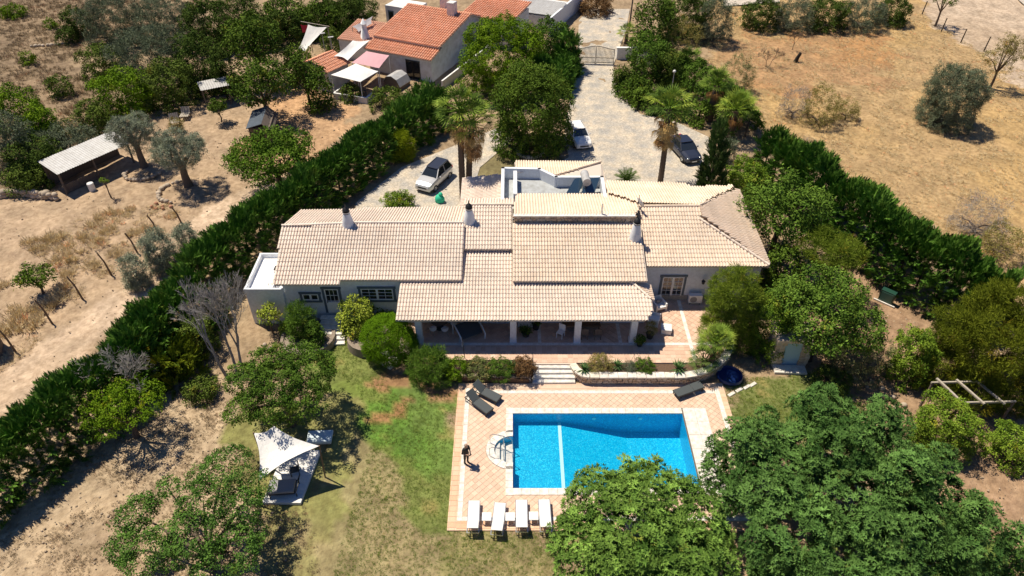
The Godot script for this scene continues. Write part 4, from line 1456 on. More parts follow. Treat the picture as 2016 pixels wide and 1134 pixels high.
# a tree whose crown is a main body with lumps on it
func tree(called: String, label: String, cat: String, kind: String, x: float, y: float, z: float, R: float, V: float, clear: float, size := 1.0, group := "", lumps := 8, gaps := 0.0, dens := 1.0) -> Node3D:
	var t := thing(called, label, cat, Vector3(x, y, z), 0.0, group)
	var sd := hash(label)
	var r := RandomNumberGenerator.new()
	r.seed = sd
	var mid := Vector3(0, clear + V, 0)
	var lobes: Array = [[mid - Vector3(0, V * 0.1, 0), Vector3(R * 0.66, V * 0.68, R * 0.66)]]
	if clear < 0.62:
		lobes[0] = [Vector3(0, clear + V * 0.85, 0), Vector3(R * 0.8, V * 0.98, R * 0.8)]
		for i in 6:
			var a := TAU * (i + r.randf_range(-0.3, 0.3)) / 6.0
			var f := r.randf_range(0.34, 0.46)
			lobes.append([Vector3(cos(a) * R * 0.62, V * f * 0.8, sin(a) * R * 0.62), Vector3(R * f, V * 0.5, R * f)])
	for i in lumps:
		var a := TAU * (i + r.randf_range(-0.3, 0.3)) / lumps
		var e := r.randf_range(-0.25, 0.75)
		if i % 3 == 2:
			e = r.randf_range(0.6, 1.3)
		var d := Vector3(cos(a) * cos(e), sin(e), sin(a) * cos(e))
		var f := r.randf_range(0.26, 0.44)
		lobes.append([mid + d * Vector3(R, V, R) * (1.0 - f * 0.9), Vector3(R * f, minf(V, R) * f * 1.05, R * f)])
	var goals: Array = []
	for i in range(1, mini(lobes.size(), 6)):
		goals.append(lobes[i][0])
	if goals.is_empty():
		goals.append(mid)
	var tone := Color(0.16, 0.12, 0.09)
	if kind.contains("olive"):
		tone = Color(0.2, 0.17, 0.14)
	limbs(t, clampf(R * 0.075, 0.06, 0.32) * (2.0 if kind == "olive" else 1.0), goals, tone, sd)
	crown(t, "crown", kind, lobes, dens, size, sd, gaps)
	return t

func trees() -> void:
	# the tall trees at the front
	tree("evergreen_tree", "round glossy tree with pale leaf tips in front of the pool, over the deck corner", "tree", "glossy", 6.18, 0, -18.61, 4.28, 1.93, 1.2, 0.9, "", 20, 0.0, 1.05)
	var big := thing("spreading_tree", "very wide spreading green tree filling the bottom right, beside the pool", "tree", Vector3(18.1, 0, -20.05))
	var lobes: Array = []
	for q in [Vector3(16.43, 4.6, -22.87), Vector3(13.56, 4.2, -21.61), Vector3(19.03, 4.4, -22.39), Vector3(21.09, 4, -20.12), Vector3(15.98, 5.6, -19.05), Vector3(12.85, 4.8, -18.11), Vector3(18.12, 4.6, -17.21), Vector3(11.67, 3.4, -23.14), Vector3(10.93, 3, -21.39), Vector3(15.19, 4.6, -16.72), Vector3(22.56, 3.2, -18.7), Vector3(13.59, 3.2, -24.64), Vector3(17.15, 3.4, -25.54), Vector3(20.4, 3.4, -17.15)]:
		var k := lobes.size() / 5
		var rr: float = [2.6, 2.6, 2.5, 2.2, 3.0, 2.4, 2.6, 1.5, 1.3, 2.3, 1.6, 1.5, 1.7, 1.7][k]
		lobes.append([q - big.position - Vector3(0, 0.3, 0), Vector3(rr, rr * 0.72, rr) * 0.78])
		for e in 4:
			var a := TAU * (e + rng.randf()) / 4.0
			var g := rng.randf_range(0.36, 0.5)
			lobes.append([q - big.position + Vector3(cos(a) * rr * 0.72, rr * rng.randf_range(0.05, 0.5), sin(a) * rr * 0.72), Vector3(rr, rr * 0.85, rr) * g])
	limbs(big, 0.38, [lobes[0][0], lobes[5][0], lobes[10][0], lobes[15][0], lobes[20][0], lobes[25][0], lobes[30][0], lobes[35][0], lobes[50][0]], Color(0.17, 0.13, 0.1), 4)
	crown(big, "crown", "spreading", lobes, 0.9, 0.9, 77, 0.05, 0.5, 0.45)
	tree("low_tree", "small leafy tree at the bottom edge below the dark gap between two trees", "tree", "spreading", 13.37, 0, -17.97, 1.74, 0.78, 0.3, 0.9)
	tree("garden_tree", "dense mid-green tree on the lawn above the white sail", "tree", "garden", -13.39, 0, -28.17, 3.44, 2.26, 0.8, 0.9, "", 11, 0.0, 1.1)
	var sp := thing("open_tree", "open sparse tree with bare limbs showing, bottom left of the white sail", "tree", Vector3(-15.19, 0, -18.78))
	var l2: Array = []
	for q in [Vector3(-14.86, 3.4, -22.19), Vector3(-15.15, 3.8, -20.26), Vector3(-13.42, 3.2, -20.22), Vector3(-15.04, 3.6, -18.32), Vector3(-13.06, 3, -18.02), Vector3(-18.7, 2.8, -20.2), Vector3(-17.27, 3, -18.02), Vector3(-18.89, 2.4, -18.5), Vector3(-17.85, 2.6, -21.82), Vector3(-13.9, 2.8, -17.11), Vector3(-12.76, 2.3, -19.38), Vector3(-12.98, 2.9, -21.77)]:
		var rr: float = [1.5, 1.4, 1.1, 1.3, 1.2, 1.1, 1.3, 0.8, 0.6, 1.2, 0.7, 0.7][l2.size()]
		l2.append([q - sp.position, Vector3(rr, rr * 0.62, rr)])
	limbs(sp, 0.2, l2.map(func(e): return e[0]), Color(0.2, 0.16, 0.12), 9)
	crown(sp, "crown", "sparse", l2, 1.35, 0.85, 41, 0.06)
	# to the right of the villa
	tree("glossy_tree", "dark glossy broad-leaved tree above the stone hut with the blue door", "tree", "lush", 19.86, 0, -33.76, 3.62, 2.87, 1, 0.9, "", 11, 0.0, 1.1)
	tree("glossy_tree", "dense green tree crowding the right end of the villa roof", "tree", "lush", 20.07, 0.53, -44.1, 3.47, 3.26, 0.8, 1.0, "", 10)
	tree("citrus_tree", "bright green bush between the cypress column and the roof tip", "tree", "citrus", 20.36, 0.77, -53.6, 2.28, 1.43, 0.4, 1.0)
	tree("feathery_tree", "tall feathery yellow-green tree in front of the right room wall", "tree", "pine", 14.65, 0, -35.46, 1.94, 2.91, 0.6, 0.8, "", 15, 0.16, 0.9)
	tree("feathery_tree", "feathery olive-yellow tree behind the dark glossy tree", "tree", "pine", 22.47, 0.1, -40.19, 2.44, 1.68, 2.2, 0.9)
	tree("citrus_tree", "light green leafy tree left of the stone hut", "tree", "citrus", 17.14, 0, -34.46, 1.53, 2.29, 0.5, 0.85)
	tree("hidden_tree", "dark tree in the gap right of the villa, under the glossy crowns", "tree", "carob", 19.67, 0.13, -40.49, 1.47, 1.99, 0.5, 1.0)
	tree("thin_shrub", "thin grey-brown shrub right of the stone hut", "shrub", "greyish", 22.37, 0, -32.72, 2.16, 1.31, 0.5, 0.8, "", 8, 0.22, 0.7)
	tree("citrus_tree", "bright citrus tree standing alone right of the thin grey shrub", "tree", "citrus", 25.54, 0, -32.1, 1.54, 2.03, 0.3, 0.85)
	tree("citrus_tree", "yellowish citrus tree in front of the bare timber trellis", "tree", "citrus", 25.12, 0, -26.69, 1.93, 1.72, 0.3, 0.85)
	tree("pine_tree", "big dull olive-coloured pine at the right edge above the trellis", "tree", "dark_pine", 29.62, 0, -31.4, 3.47, 3.47, 0.6, 1.0, "", 12, 0.0, 1.1)
	tree("citrus_tree", "citrus tree cut off by the right edge below the trellis", "tree", "citrus", 28.88, 0, -25.76, 1.51, 0.96, 0.3, 0.85)
	tree("leafy_bush", "low green bush at the lower right corner", "shrub", "sparse", 24.65, 0, -18.58, 1.51, 0.89, 0.2, 0.9, "", 6, 0.15)
	# by the drive
	var dt := tree("drive_tree", "round deep green tree in a kerb ring beside the parked white car", "tree", "carob", 1.78, 0.93, -61.37, 3.75, 3.98, 0.45, 0.95, "", 16, -0.25, 1.2)
	dt.position = dt.position
	tree("yellow_green_tree", "yellow-green bushy tree behind the round drive tree", "tree", "lentisk", -1.24, 1.18, -74.04, 4.53, 3.65, 0.6, 1.15, "", 14)
	tree("neighbour_tree", "mid-green tree beside the long white garage wall", "tree", "garden", 4.34, 1.33, -81.54, 2.58, 2.31, 0.5, 1.3)
	tree("gate_conifer", "dark conifer clump left of the iron gate", "conifer", "conifer", 6.34, 1.29, -79.48, 1.5, 2.25, 0.2, 1.3)
	# left of the neighbour
	tree("dark_tree", "tall dark green tree at the head of the dirt yard", "tree", "carob", -27.78, 1.21, -75.48, 3.16, 3.16, 1.5, 1.3, "", 10)
	tree("dark_tree", "spreading green tree over the dirt yard left of the tool shed", "tree", "carob", -24.9, 1.04, -66.97, 3.21, 2.25, 1.6, 1.2, "", 9)
	tree("dark_tree", "dark tree against the small tiled outbuilding", "tree", "carob", -21.39, 1.11, -70.46, 2.1, 2.34, 0.8, 1.2)
	tree("fig_tree", "broad bright fig tree above the hedge at the bottom of the dirt yard", "tree", "fig", -20.35, 0.78, -53.95, 4.26, 1.92, 1.2, 1.05, "", 12, 0.05)
	tree("olive_tree", "grey-green olive behind the end of the long white shed", "tree", "olive", -34.05, 0.86, -57.92, 2.19, 2.08, 1, 0.85, "olive trees on the dirt plot", 10, -0.3, 1.5)
	tree("olive_tree", "larger pale olive standing in a ring of stones", "tree", "olive", -28.83, 0.79, -54.66, 2.54, 2.1, 1.1, 0.85, "olive trees on the dirt plot", 11, -0.3, 1.5)
	tree("small_tree", "little round tree beside the wooden chairs on the dirt yard", "tree", "carob", -29.56, 1.03, -66.53, 0.97, 0.85, 0.8, 0.8)
	tree("young_olive", "slim olive nearest the bend of the dirt track", "tree", "olive", -25.25, 0.6, -44.86, 0.9, 1.35, 0.3, 0.9, "young olives beside the track", 6, -0.2, 1.5)
	tree("young_olive", "middle and widest of the three young track olives", "tree", "olive", -26.83, 0.45, -43.37, 1.26, 1.62, 0.3, 0.9, "young olives beside the track", 7, -0.2, 1.5)
	tree("young_olive", "small olive lowest down the track, against the hedge", "tree", "olive", -28.05, 0.23, -41.41, 0.98, 1.28, 0.3, 0.9, "young olives beside the track", 6, -0.2, 1.5)
	tree("lone_tree", "small round dark green tree alone on the dry plot at the left", "tree", "carob", -34.78, 0.13, -40.43, 1.33, 0.9, 0.7, 0.85)
	tree("sapling", "thin bright sapling in front of the long white shed", "tree", "citrus", -34.89, 0.75, -52.71, 0.43, 0.38, 1.3, 0.5, "", 3, 0.2, 0.7)
	tree("umbrella_tree", "flat-topped bright tree with a bare forked trunk on the bare ground at left", "tree", "lentisk", -22.51, 0, -27.2, 2.34, 1.05, 1.7, 0.85, "", 11, 0.12, 0.9)
	tree("low_shrub", "low dark shrub between the hedge and the garden tree", "shrub", "scrub", -19.64, 0, -30.52, 1.15, 0.52, 0.1, 0.85)
	tree("brown_conifer", "browning conifer leaning out of the left hedge", "conifer", "thuja", -22.04, 0, -32.32, 1.89, 1.16, 0.6, 0.95, "", 8, 0.1)
	tree("mixed_conifer", "looser yellow-green conifer bulging from the lower left hedge", "conifer", "thuja", -24.47, 0, -34.62, 1.76, 1.31, 0.3, 0.95, "", 8)
	tree("mixed_tree", "dull green tree leaning from the hedge towards the bare grey tree", "tree", "scrub", -21.5, 0, -34.57, 1.69, 1.34, 0.3, 0.9, "", 9)
	# wild scrub on the slope, upper left
	var far := [
		["big grey-green wild olive at the top left of the thicket", "wild_olive", -48.74, 1.45, -87.3, 3.81, 2.87, 0.5],
		["dark wild tree at the very top of the left thicket", "dark_scrub", -54.51, 1.5, -89.91, 1.78, 1.64, 0.3],
		["pale grey wild olive at the top, right of the first", "wild_olive", -42.07, 1.46, -88.13, 4.1, 2.57, 0.5],
		["dark bush on the thicket crest near the tall dark tree", "dark_scrub", -36.39, 1.4, -85.15, 3.14, 2.74, 0.5],
		["grey wild olive in the middle of the thicket", "wild_olive", -39.83, 1.23, -76.32, 4.33, 2.93, 0.5],
		["bright green lentisk standing at the thicket's lower left", "lentisk", -39.79, 1.07, -68.71, 3.21, 2.11, 0.3],
		["grey-green bush right of the bright lentisk", "scrub", -35.72, 1.11, -70.47, 3.06, 2.19, 0.4],
		["dark green bush behind the little tin shelter", "dark_scrub", -33.82, 1.2, -74.76, 2.95, 2.83, 0.4],
		["low olive-green bush left of the long white shed", "scrub", -41.63, 1, -64.91, 2.31, 1.32, 0.2],
		["soft grey bush above the long white shed", "wild_olive", -41.99, 0.9, -60.13, 2.95, 1.33, 0.2],
		["dark bush left of the tall dark yard tree", "dark_scrub", -30.63, 1.16, -73, 1.83, 2.56, 0.3],
		["dark bush at the top edge over the yard tree", "dark_scrub", -34.79, 1.54, -92.18, 3.36, 1.75, 0.4],
		["dark thicket tree behind the tilted grey sail", "carob", -28.58, 1.52, -90.94, 2.93, 2.08, 0.5],
		["dark thicket tree above the sail poles", "carob", -23.94, 1.49, -89.55, 2.9, 2.19, 0.5],
		["dark thicket tree left of the small white annex", "dark_scrub", -19.49, 1.5, -90.05, 2.91, 2.2, 0.5],
		["bright yellow-green bush at the left edge", "lentisk", -48.42, 0.99, -64.71, 2.28, 2.28, 0.2],
		["bright yellow-green bush second in from the left edge", "lentisk", -45.18, 0.96, -62.78, 1.66, 1.77, 0.2],
		["grey wild olive low at the left edge", "wild_olive", -44.99, 0.85, -57.29, 2.36, 2.78, 0.3],
		["dark bush below the yellow-green pair at left", "dark_scrub", -42.75, 0.82, -56.2, 2.26, 1.82, 0.2],
		["green bush at the left end of the long white shed", "scrub", -42.59, 0.79, -54.34, 1.96, 1.03, 0.2],
		["olive bush between the shed and the left edge bushes", "scrub", -41.56, 0.83, -56.58, 1.46, 1.24, 0.2],
		["dull bush at the thicket's left side", "scrub", -45.6, 1.24, -76.93, 2.48, 1.84, 0.2],
		["small green bush alone high on the dry slope", "lentisk", -59.34, 1.54, -91.99, 0.78, 0.64, 0.1],
		["small yellow bush alone on the dry slope, lower", "lentisk", -56.53, 1.32, -80.9, 0.83, 0.76, 0.1],
		["small bush at the top left corner of the dry slope", "lentisk", -66.37, 1.62, -96.24, 1.62, 0.73, 0],
		["dull bush above the young slope grass near the shed", "scrub", -48.7, 1.15, -72.67, 1.42, 1.04, 0.1],
		["low dark bush left of the stone heap on the slope", "dark_scrub", -54.83, 1.44, -87.18, 1.25, 0.97, 0.1],
		["dark tree behind the right-hand gate planting", "carob", 16.62, 1.36, -83.16, 2.71, 3.36, 0.6],
		["dark tree at the top behind the gate planting", "dark_scrub", 21.62, 1.49, -89.59, 3.39, 2.55, 0.5],
		["grey wild olive at the top centre right", "wild_olive", 24.81, 1.45, -87.65, 2.47, 2.74, 0.5],
		["sparse yellowish bush beside the dry field's top left", "dry_bush", 19.77, 1.35, -82.5, 2.49, 2.22, 0.4],
		["olive-yellow feathery tree right of the iron gate", "garden", 14.99, 1.24, -76.95, 2.58, 2.32, 0.4],
		["low green bush at the gate's right post", "scrub", 11.94, 1.18, -73.97, 0.99, 1.49, 0.1],
		["rounded dark bush on the drive's right edge", "carob", 13.46, 1.13, -71.63, 1.29, 1.29, 0.1],
		["greyish bush in the planting right of the drive", "scrub", 17.51, 1.21, -75.75, 2.01, 1.88, 0.2],
		["thin olive bush between the fan palms and dry field", "greyish", 24.3, 1.17, -73.42, 1.85, 2.1, 0.3],
		["grey-green bush right of the dark cypress column", "wild_olive", 19.82, 0.87, -58.6, 0.93, 1.28, 0.2],
		["dark tree row along the field's top, leftmost", "dark_scrub", 31.84, 1.55, -92.26, 2.59, 1.72, 0.4],
		["dark tree row along the field's top, second", "wild_olive", 35.99, 1.54, -92.01, 2.84, 1.68, 0.4],
		["dark tree row along the field's top, third", "dark_scrub", 40.31, 1.54, -92, 2.84, 1.68, 0.4],
		["dark tree row along the field's top, fourth", "wild_olive", 44.85, 1.55, -92.38, 2.98, 1.67, 0.4],
		["dark tree row along the field's top, rightmost", "dark_scrub", 49.57, 1.58, -93.96, 2.24, 1.51, 0.4],
		["reddish-brown bush at the end of the far drive", "red_bush", 11.38, 1.65, -97.64, 2.32, 1.04, 0],
		["green bush at the foot of the neighbour's planter wall", "scrub", -13.06, 1.1, -69.94, 1.91, 0.95, 0.1],
		["dull bushy plant under the white canopy edge", "scrub", -17.22, 1.13, -71.73, 1.19, 0.79, 0.1],
		["dark tree left of the neighbour's planter", "carob", -19.79, 1.08, -69.06, 1.46, 1.94, 0.3],
		["feathery little tree beside the grey sail", "scrub", -21.54, 1.38, -84.18, 1.33, 1.33, 0.4],
		["dark climbing bush under the small tiled outbuilding", "carob", -23.85, 1.23, -76.49, 1.8, 1.92, 0.3],
		["hedge-end bush beside the neighbour's terrace", "conifer", -9.11, 1.09, -69.39, 1.58, 1.32, 0.1],
		["grey leafless-looking bush at the dry field's left edge", "grey_twig", 27.34, 0.88, -59.09, 1.23, 1.11, 0.1],
		["dry brown thorn bush by the right edge of the field", "grey_twig", 37.62, 0.7, -47.58, 2.35, 1.71, 0.1],
		["lower dry bush where the right hedge ends", "dry_bush", 37.78, 0.57, -44.55, 1.72, 1.51, 0.1],
		["left part of the scraggy dry bush in the dry field", "grey_twig", 28.86, 1.06, -67.76, 1.65, 1.77, 0.1],
		["middle part of the scraggy dry bush in the dry field", "dry_bush", 30.88, 1.03, -66.29, 1.92, 2.04, 0.1],
		["right end of the scraggy dry bush in the dry field", "dry_bush", 34.13, 1.04, -67.16, 1.24, 1.11, 0],
	]
	for q in far:
		var cat := "tree" if String(q[0]).contains("tree") or String(q[0]).contains("olive") else "shrub"
		var thin: bool = q[1] in ["grey_twig", "dry_bush", "greyish"]
		tree("wild_tree" if cat == "tree" else "wild_bush", q[0], cat, q[1], q[2], q[3], q[4], q[5], q[6], q[7], 1.3 if not thin else 1.0, "", 7, 0.3 if thin else 0.02, 0.6 if thin else 0.9)
	tree("olive_tree", "big dark olive standing alone in the dry field, thick to the ground", "tree", "wild_olive", 43.64, 1.02, -66.03, 2.9, 3.24, 0.1, 1.0, "", 11, -0.35, 1.5)
	tree("thin_tree", "thin yellowish tree by the fence right of the big field olive", "tree", "dry_bush", 52.63, 1.19, -74.39, 1.96, 2.55, 1, 1.1, "", 7, 0.25, 0.8)
	tree("thin_tree", "small leaning tree at the top edge by the pale road", "tree", "scrub", 54.94, 1.56, -92.77, 1.93, 1.08, 2.5, 1.1, "", 5, 0.2, 0.7)

func hedge(called: String, label: String, path: Array, height: float, half: float, kind: String, peaks: float, size: float) -> void:
	var h := thing(called, label, "hedge", path[0])
	var spec: Array = LEAF[kind]
	var r := RandomNumberGenerator.new()
	r.seed = hash(label)
	var f := fine(path, 0.5)
	var xf: Array = []
	var cols: Array = []
	var stems := MB.new()
	stems.col = Color(0.1, 0.075, 0.055)
	var run := 0.0
	for i in f.size() - 1:
		var seg: Vector3 = f[i + 1] - f[i]
		var d := Vector3(seg.x, 0, seg.z).normalized()
		var o := Vector3(-d.z, 0, d.x)
		run += seg.length()
		if i % 3 == 0:
			var a: Vector3 = f[i] - path[0]
			stems.tube([a, a + Vector3(r.randf_range(-0.1, 0.1), height * 0.8, r.randf_range(-0.1, 0.1))], [0.09, 0.03], 5)
		for k in int(175.0 * seg.length() * height / 3.6 / (size * size)):
			var t := r.randf()
			var g: Vector3 = f[i].lerp(f[i + 1], t)
			var s := run - seg.length() * (1.0 - t)
			var lump := wob.get_noise_2d(s * 2.2, 7.0)
			var tip := wob.get_noise_2d(s * 7.0 , 99.0)
			var hh := height * (1.0 + 0.24 * lump) + peaks * tip
			# broad at the foot, rounded at the top
			var ft := pow(r.randf(), 0.85)
			var side := 1.0 if r.randf() < 0.5 else -1.0
			var up := 0.1
			var w := half * (1.0 - 0.8 * pow(ft, 2.6)) * (1.0 + 0.55 * wob.get_noise_2d(s * 5.0, ft * 16.0 + 40.0))
			if r.randf() < 0.36:
				side *= r.randf()
				ft = 1.0 - 0.16 * side * side
				w = half * 0.75
				up = 1.0
			var y := hh * ft
			var p: Vector3 = g - path[0] + o * side * w * (0.6 + 0.45 * sqrt(r.randf())) + Vector3(0, y * (0.92 + 0.12 * r.randf()), 0)
			var n := (o * side + Vector3.UP * up * 0.8).normalized()
			var sc := size * r.randf_range(0.75, 1.3)
			xf.append(Transform3D(facing(n, r, 0.55).scaled(Vector3(sc, sc, sc)), p))
			cols.append(tint(spec, r, 0.25 * lump + 0.25 * tip))
	copies("foliage", spec[0], spec[1], xf, cols, h).set_meta("kind", "stuff")
	part(stems, "stems", M.bark, h).set_meta("kind", "stuff")

func hedges() -> void:
	hedge("conifer_hedge", "long dark conifer hedge running down the left side from the neighbour's house", [Vector3(-7.08, 1.04, -67.15), Vector3(-11.53, 0.91, -60.47), Vector3(-14.54, 0.81, -55.51), Vector3(-17.08, 0.71, -50.31), Vector3(-19.78, 0.67, -45.97), Vector3(-22.01, 0.35, -42.47), Vector3(-22.83, 0.09, -40.07)], 3.3, 1.8, "conifer", 0.9, 1.0)
	hedge("conifer_hedge", "lower left stretch of conifer hedge along the dirt track, taller and ragged", [Vector3(-22.4, 0.01, -38.74), Vector3(-23.33, 0, -34.32), Vector3(-24.53, 0, -30.23), Vector3(-26.19, 0, -27.28), Vector3(-27.67, 0, -24.31), Vector3(-29.13, 0, -21.39)], 3.5, 1.9, "conifer", 1.1, 1.0)
	hedge("conifer_hedge", "tall conifer hedge between the right garden and the dry field", [Vector3(22.73, 0.83, -56.37), Vector3(23.84, 0.76, -53.02), Vector3(25.59, 0.7, -49.55), Vector3(27.61, 0.59, -44.73), Vector3(29.88, 0.22, -41.39), Vector3(31.87, 0, -38.2), Vector3(33.6, 0, -36.59)], 4.4, 2.1, "conifer", 1.2, 1.0)
	hedge("drive_planting", "dense leafy planting along the right side of the drive", [Vector3(12.14, 1.19, -74.27), Vector3(13.96, 1.09, -69.41), Vector3(16.96, 1.07, -68.27), Vector3(19.92, 1.02, -66.06)], 1.6, 1.3, "carob", 0.6, 1.2)
	hedge("field_hedge", "rough olive-green hedge on the left edge of the dry field", [Vector3(16.85, 1.25, -77.56), Vector3(20.55, 1.16, -73.01), Vector3(22.49, 1.04, -67.15), Vector3(22.99, 0.96, -62.93)], 2.6, 1.6, "garden", 1.2, 1.25)
	hedge("thicket", "dark close thicket along the top behind the neighbour's yard", [Vector3(-32.55, 1.4, -84.81), Vector3(-28.19, 1.44, -87.18), Vector3(-23.93, 1.52, -91.02), Vector3(-19.11, 1.57, -93.48)], 3.0, 1.8, "dark_scrub", 1.0, 1.4)
	hedge("gate_hedge", "clipped dark hedge between the neighbour's wall and the drive", [Vector3(6.59, 1.29, -79.64), Vector3(4.78, 1.15, -72.4), Vector3(3, 1.25, -77.56)], 2.2, 1.2, "conifer", 0.4, 1.2)

func fan_leaf(n: int, len: float, droop: float, sd: int) -> ArrayMesh:
	# a fan palm leaf: stalk along +z, blades spread from its end
	var r := RandomNumberGenerator.new()
	r.seed = sd
	var b := MB.new()
	var st := len * 0.55
	b.col = Color(0.9, 1.0, 0.7)
	b.tube([Vector3.ZERO, Vector3(0, 0.06 * len, st)], [0.025, 0.015], 4, false)
	for i in n:
		var a := lerpf(-1.3, 1.3, float(i) / (n - 1))
		var g := r.randf_range(0.8, 1.15)
		b.col = Color(g, g, g)
		var o := Vector3(0, 0.06 * len, st)
		var d := Vector3(sin(a), 0.06 + 0.1 * absf(sin(a)), cos(a))
		var l := len * (0.6 - 0.12 * absf(a) / 1.3) * r.randf_range(0.85, 1.05)
		var s := Vector3(cos(a), 0, -sin(a)) * 0.026 * len
		var m := o + d * l * 0.55
		var e := o + d * l - Vector3(0, droop * l, 0)
		b.tri(o, m + s + Vector3(0, 0.02, 0), m)
		b.tri(o, m, m - s + Vector3(0, 0.02, 0))
		b.tri(m + s, e, m)
		b.tri(m, e, m - s)
	return b.mesh()

func feather_leaf(n: int, len: float, droop: float) -> ArrayMesh:
	var b := MB.new()
	var prev := Vector3.ZERO
	for i in n:
		var t := float(i + 1) / n
		var p := Vector3(0, len * (0.35 * t - droop * t * t), len * t)
		b.col = Color(0.9, 0.95, 0.8)
		b.tube([prev, p], [0.018, 0.014], 4, false)
		b.col = Color(1, 1, 1)
		for s in [-1.0, 1.0]:
			var d := Vector3(s, 0.25, 0.75).normalized()
			leaf(b, prev.lerp(p, 0.5), d, Vector3.UP, 0.34 * len * (1.0 - 0.75 * absf(t - 0.45)), 0.05)
		prev = p
	return b.mesh()

func palm_trunk(t: Node3D, h: float, r0: float, r1: float, lean: Vector3, tone: Color) -> void:
	var b := MB.new()
	var pts: Array = []
	var rad: Array = []
	var n := int(h / 0.16)
	for i in n + 1:
		var f := float(i) / n
		pts.append(Vector3(lean.x * f * f, h * f - 0.1, lean.z * f * f))
		rad.append(lerpf(r0, r1, pow(f, 0.6)) * (1.06 if i % 2 else 0.95))
	b.col = tone
	b.tube(pts, rad, 9)
	part(b, "trunk", M.bark, t)

func fan_palm(label: String, at: Vector3, h: float, lean: Vector3, fronds: int, len: float, skirt: int, cols: Array, group := "", tr := 0.24) -> Node3D:
	var t := thing("fan_palm", label, "palm", at, 0.0, group)
	var r := RandomNumberGenerator.new()
	r.seed = hash(label)
	if h > 0.4:
		palm_trunk(t, h, tr * 1.25, tr, lean, Color(0.15, 0.11, 0.085))
	var top := Vector3(lean.x, h, lean.z)
	for k in fronds:
		var e := lerpf(1.25, -0.35, pow(float(k) / fronds, 0.9)) + r.randf_range(-0.12, 0.12)
		var a := k * 2.4 + r.randf_range(-0.2, 0.2)
		var b := Basis(Vector3.UP, a) * Basis(Vector3.RIGHT, -e) * Basis(Vector3.BACK, r.randf_range(-0.3, 0.3))
		var s := r.randf_range(0.85, 1.1)
		piece(LEAF["fan"][r.randi() % 3], "frond", k, LEAF[cols[r.randi() % cols.size()]], t, Transform3D(b.scaled(Vector3.ONE * s * len), top + b.z * 0.12))
	for k in skirt:
		var e := r.randf_range(-1.35, -0.5)
		var b := Basis(Vector3.UP, k * 2.4 + r.randf()) * Basis(Vector3.RIGHT, -e) * Basis(Vector3.BACK, r.randf_range(-0.4, 0.4))
		piece(LEAF["dead_fan"], "dead_frond", k, LEAF["frond_dead" if r.randf() < 0.6 else "frond_dead2"], t, Transform3D(b.scaled(Vector3.ONE * len * r.randf_range(0.7, 0.95)), top - Vector3(0, 0.15 + 0.035 * k * len, 0)))
	return t

func frond_mat(called: String, c: Color, back: Color) -> void:
	var m := leaf_mat(called, back, 0.5)
	m.albedo_color = c
	LEAF[called] = m

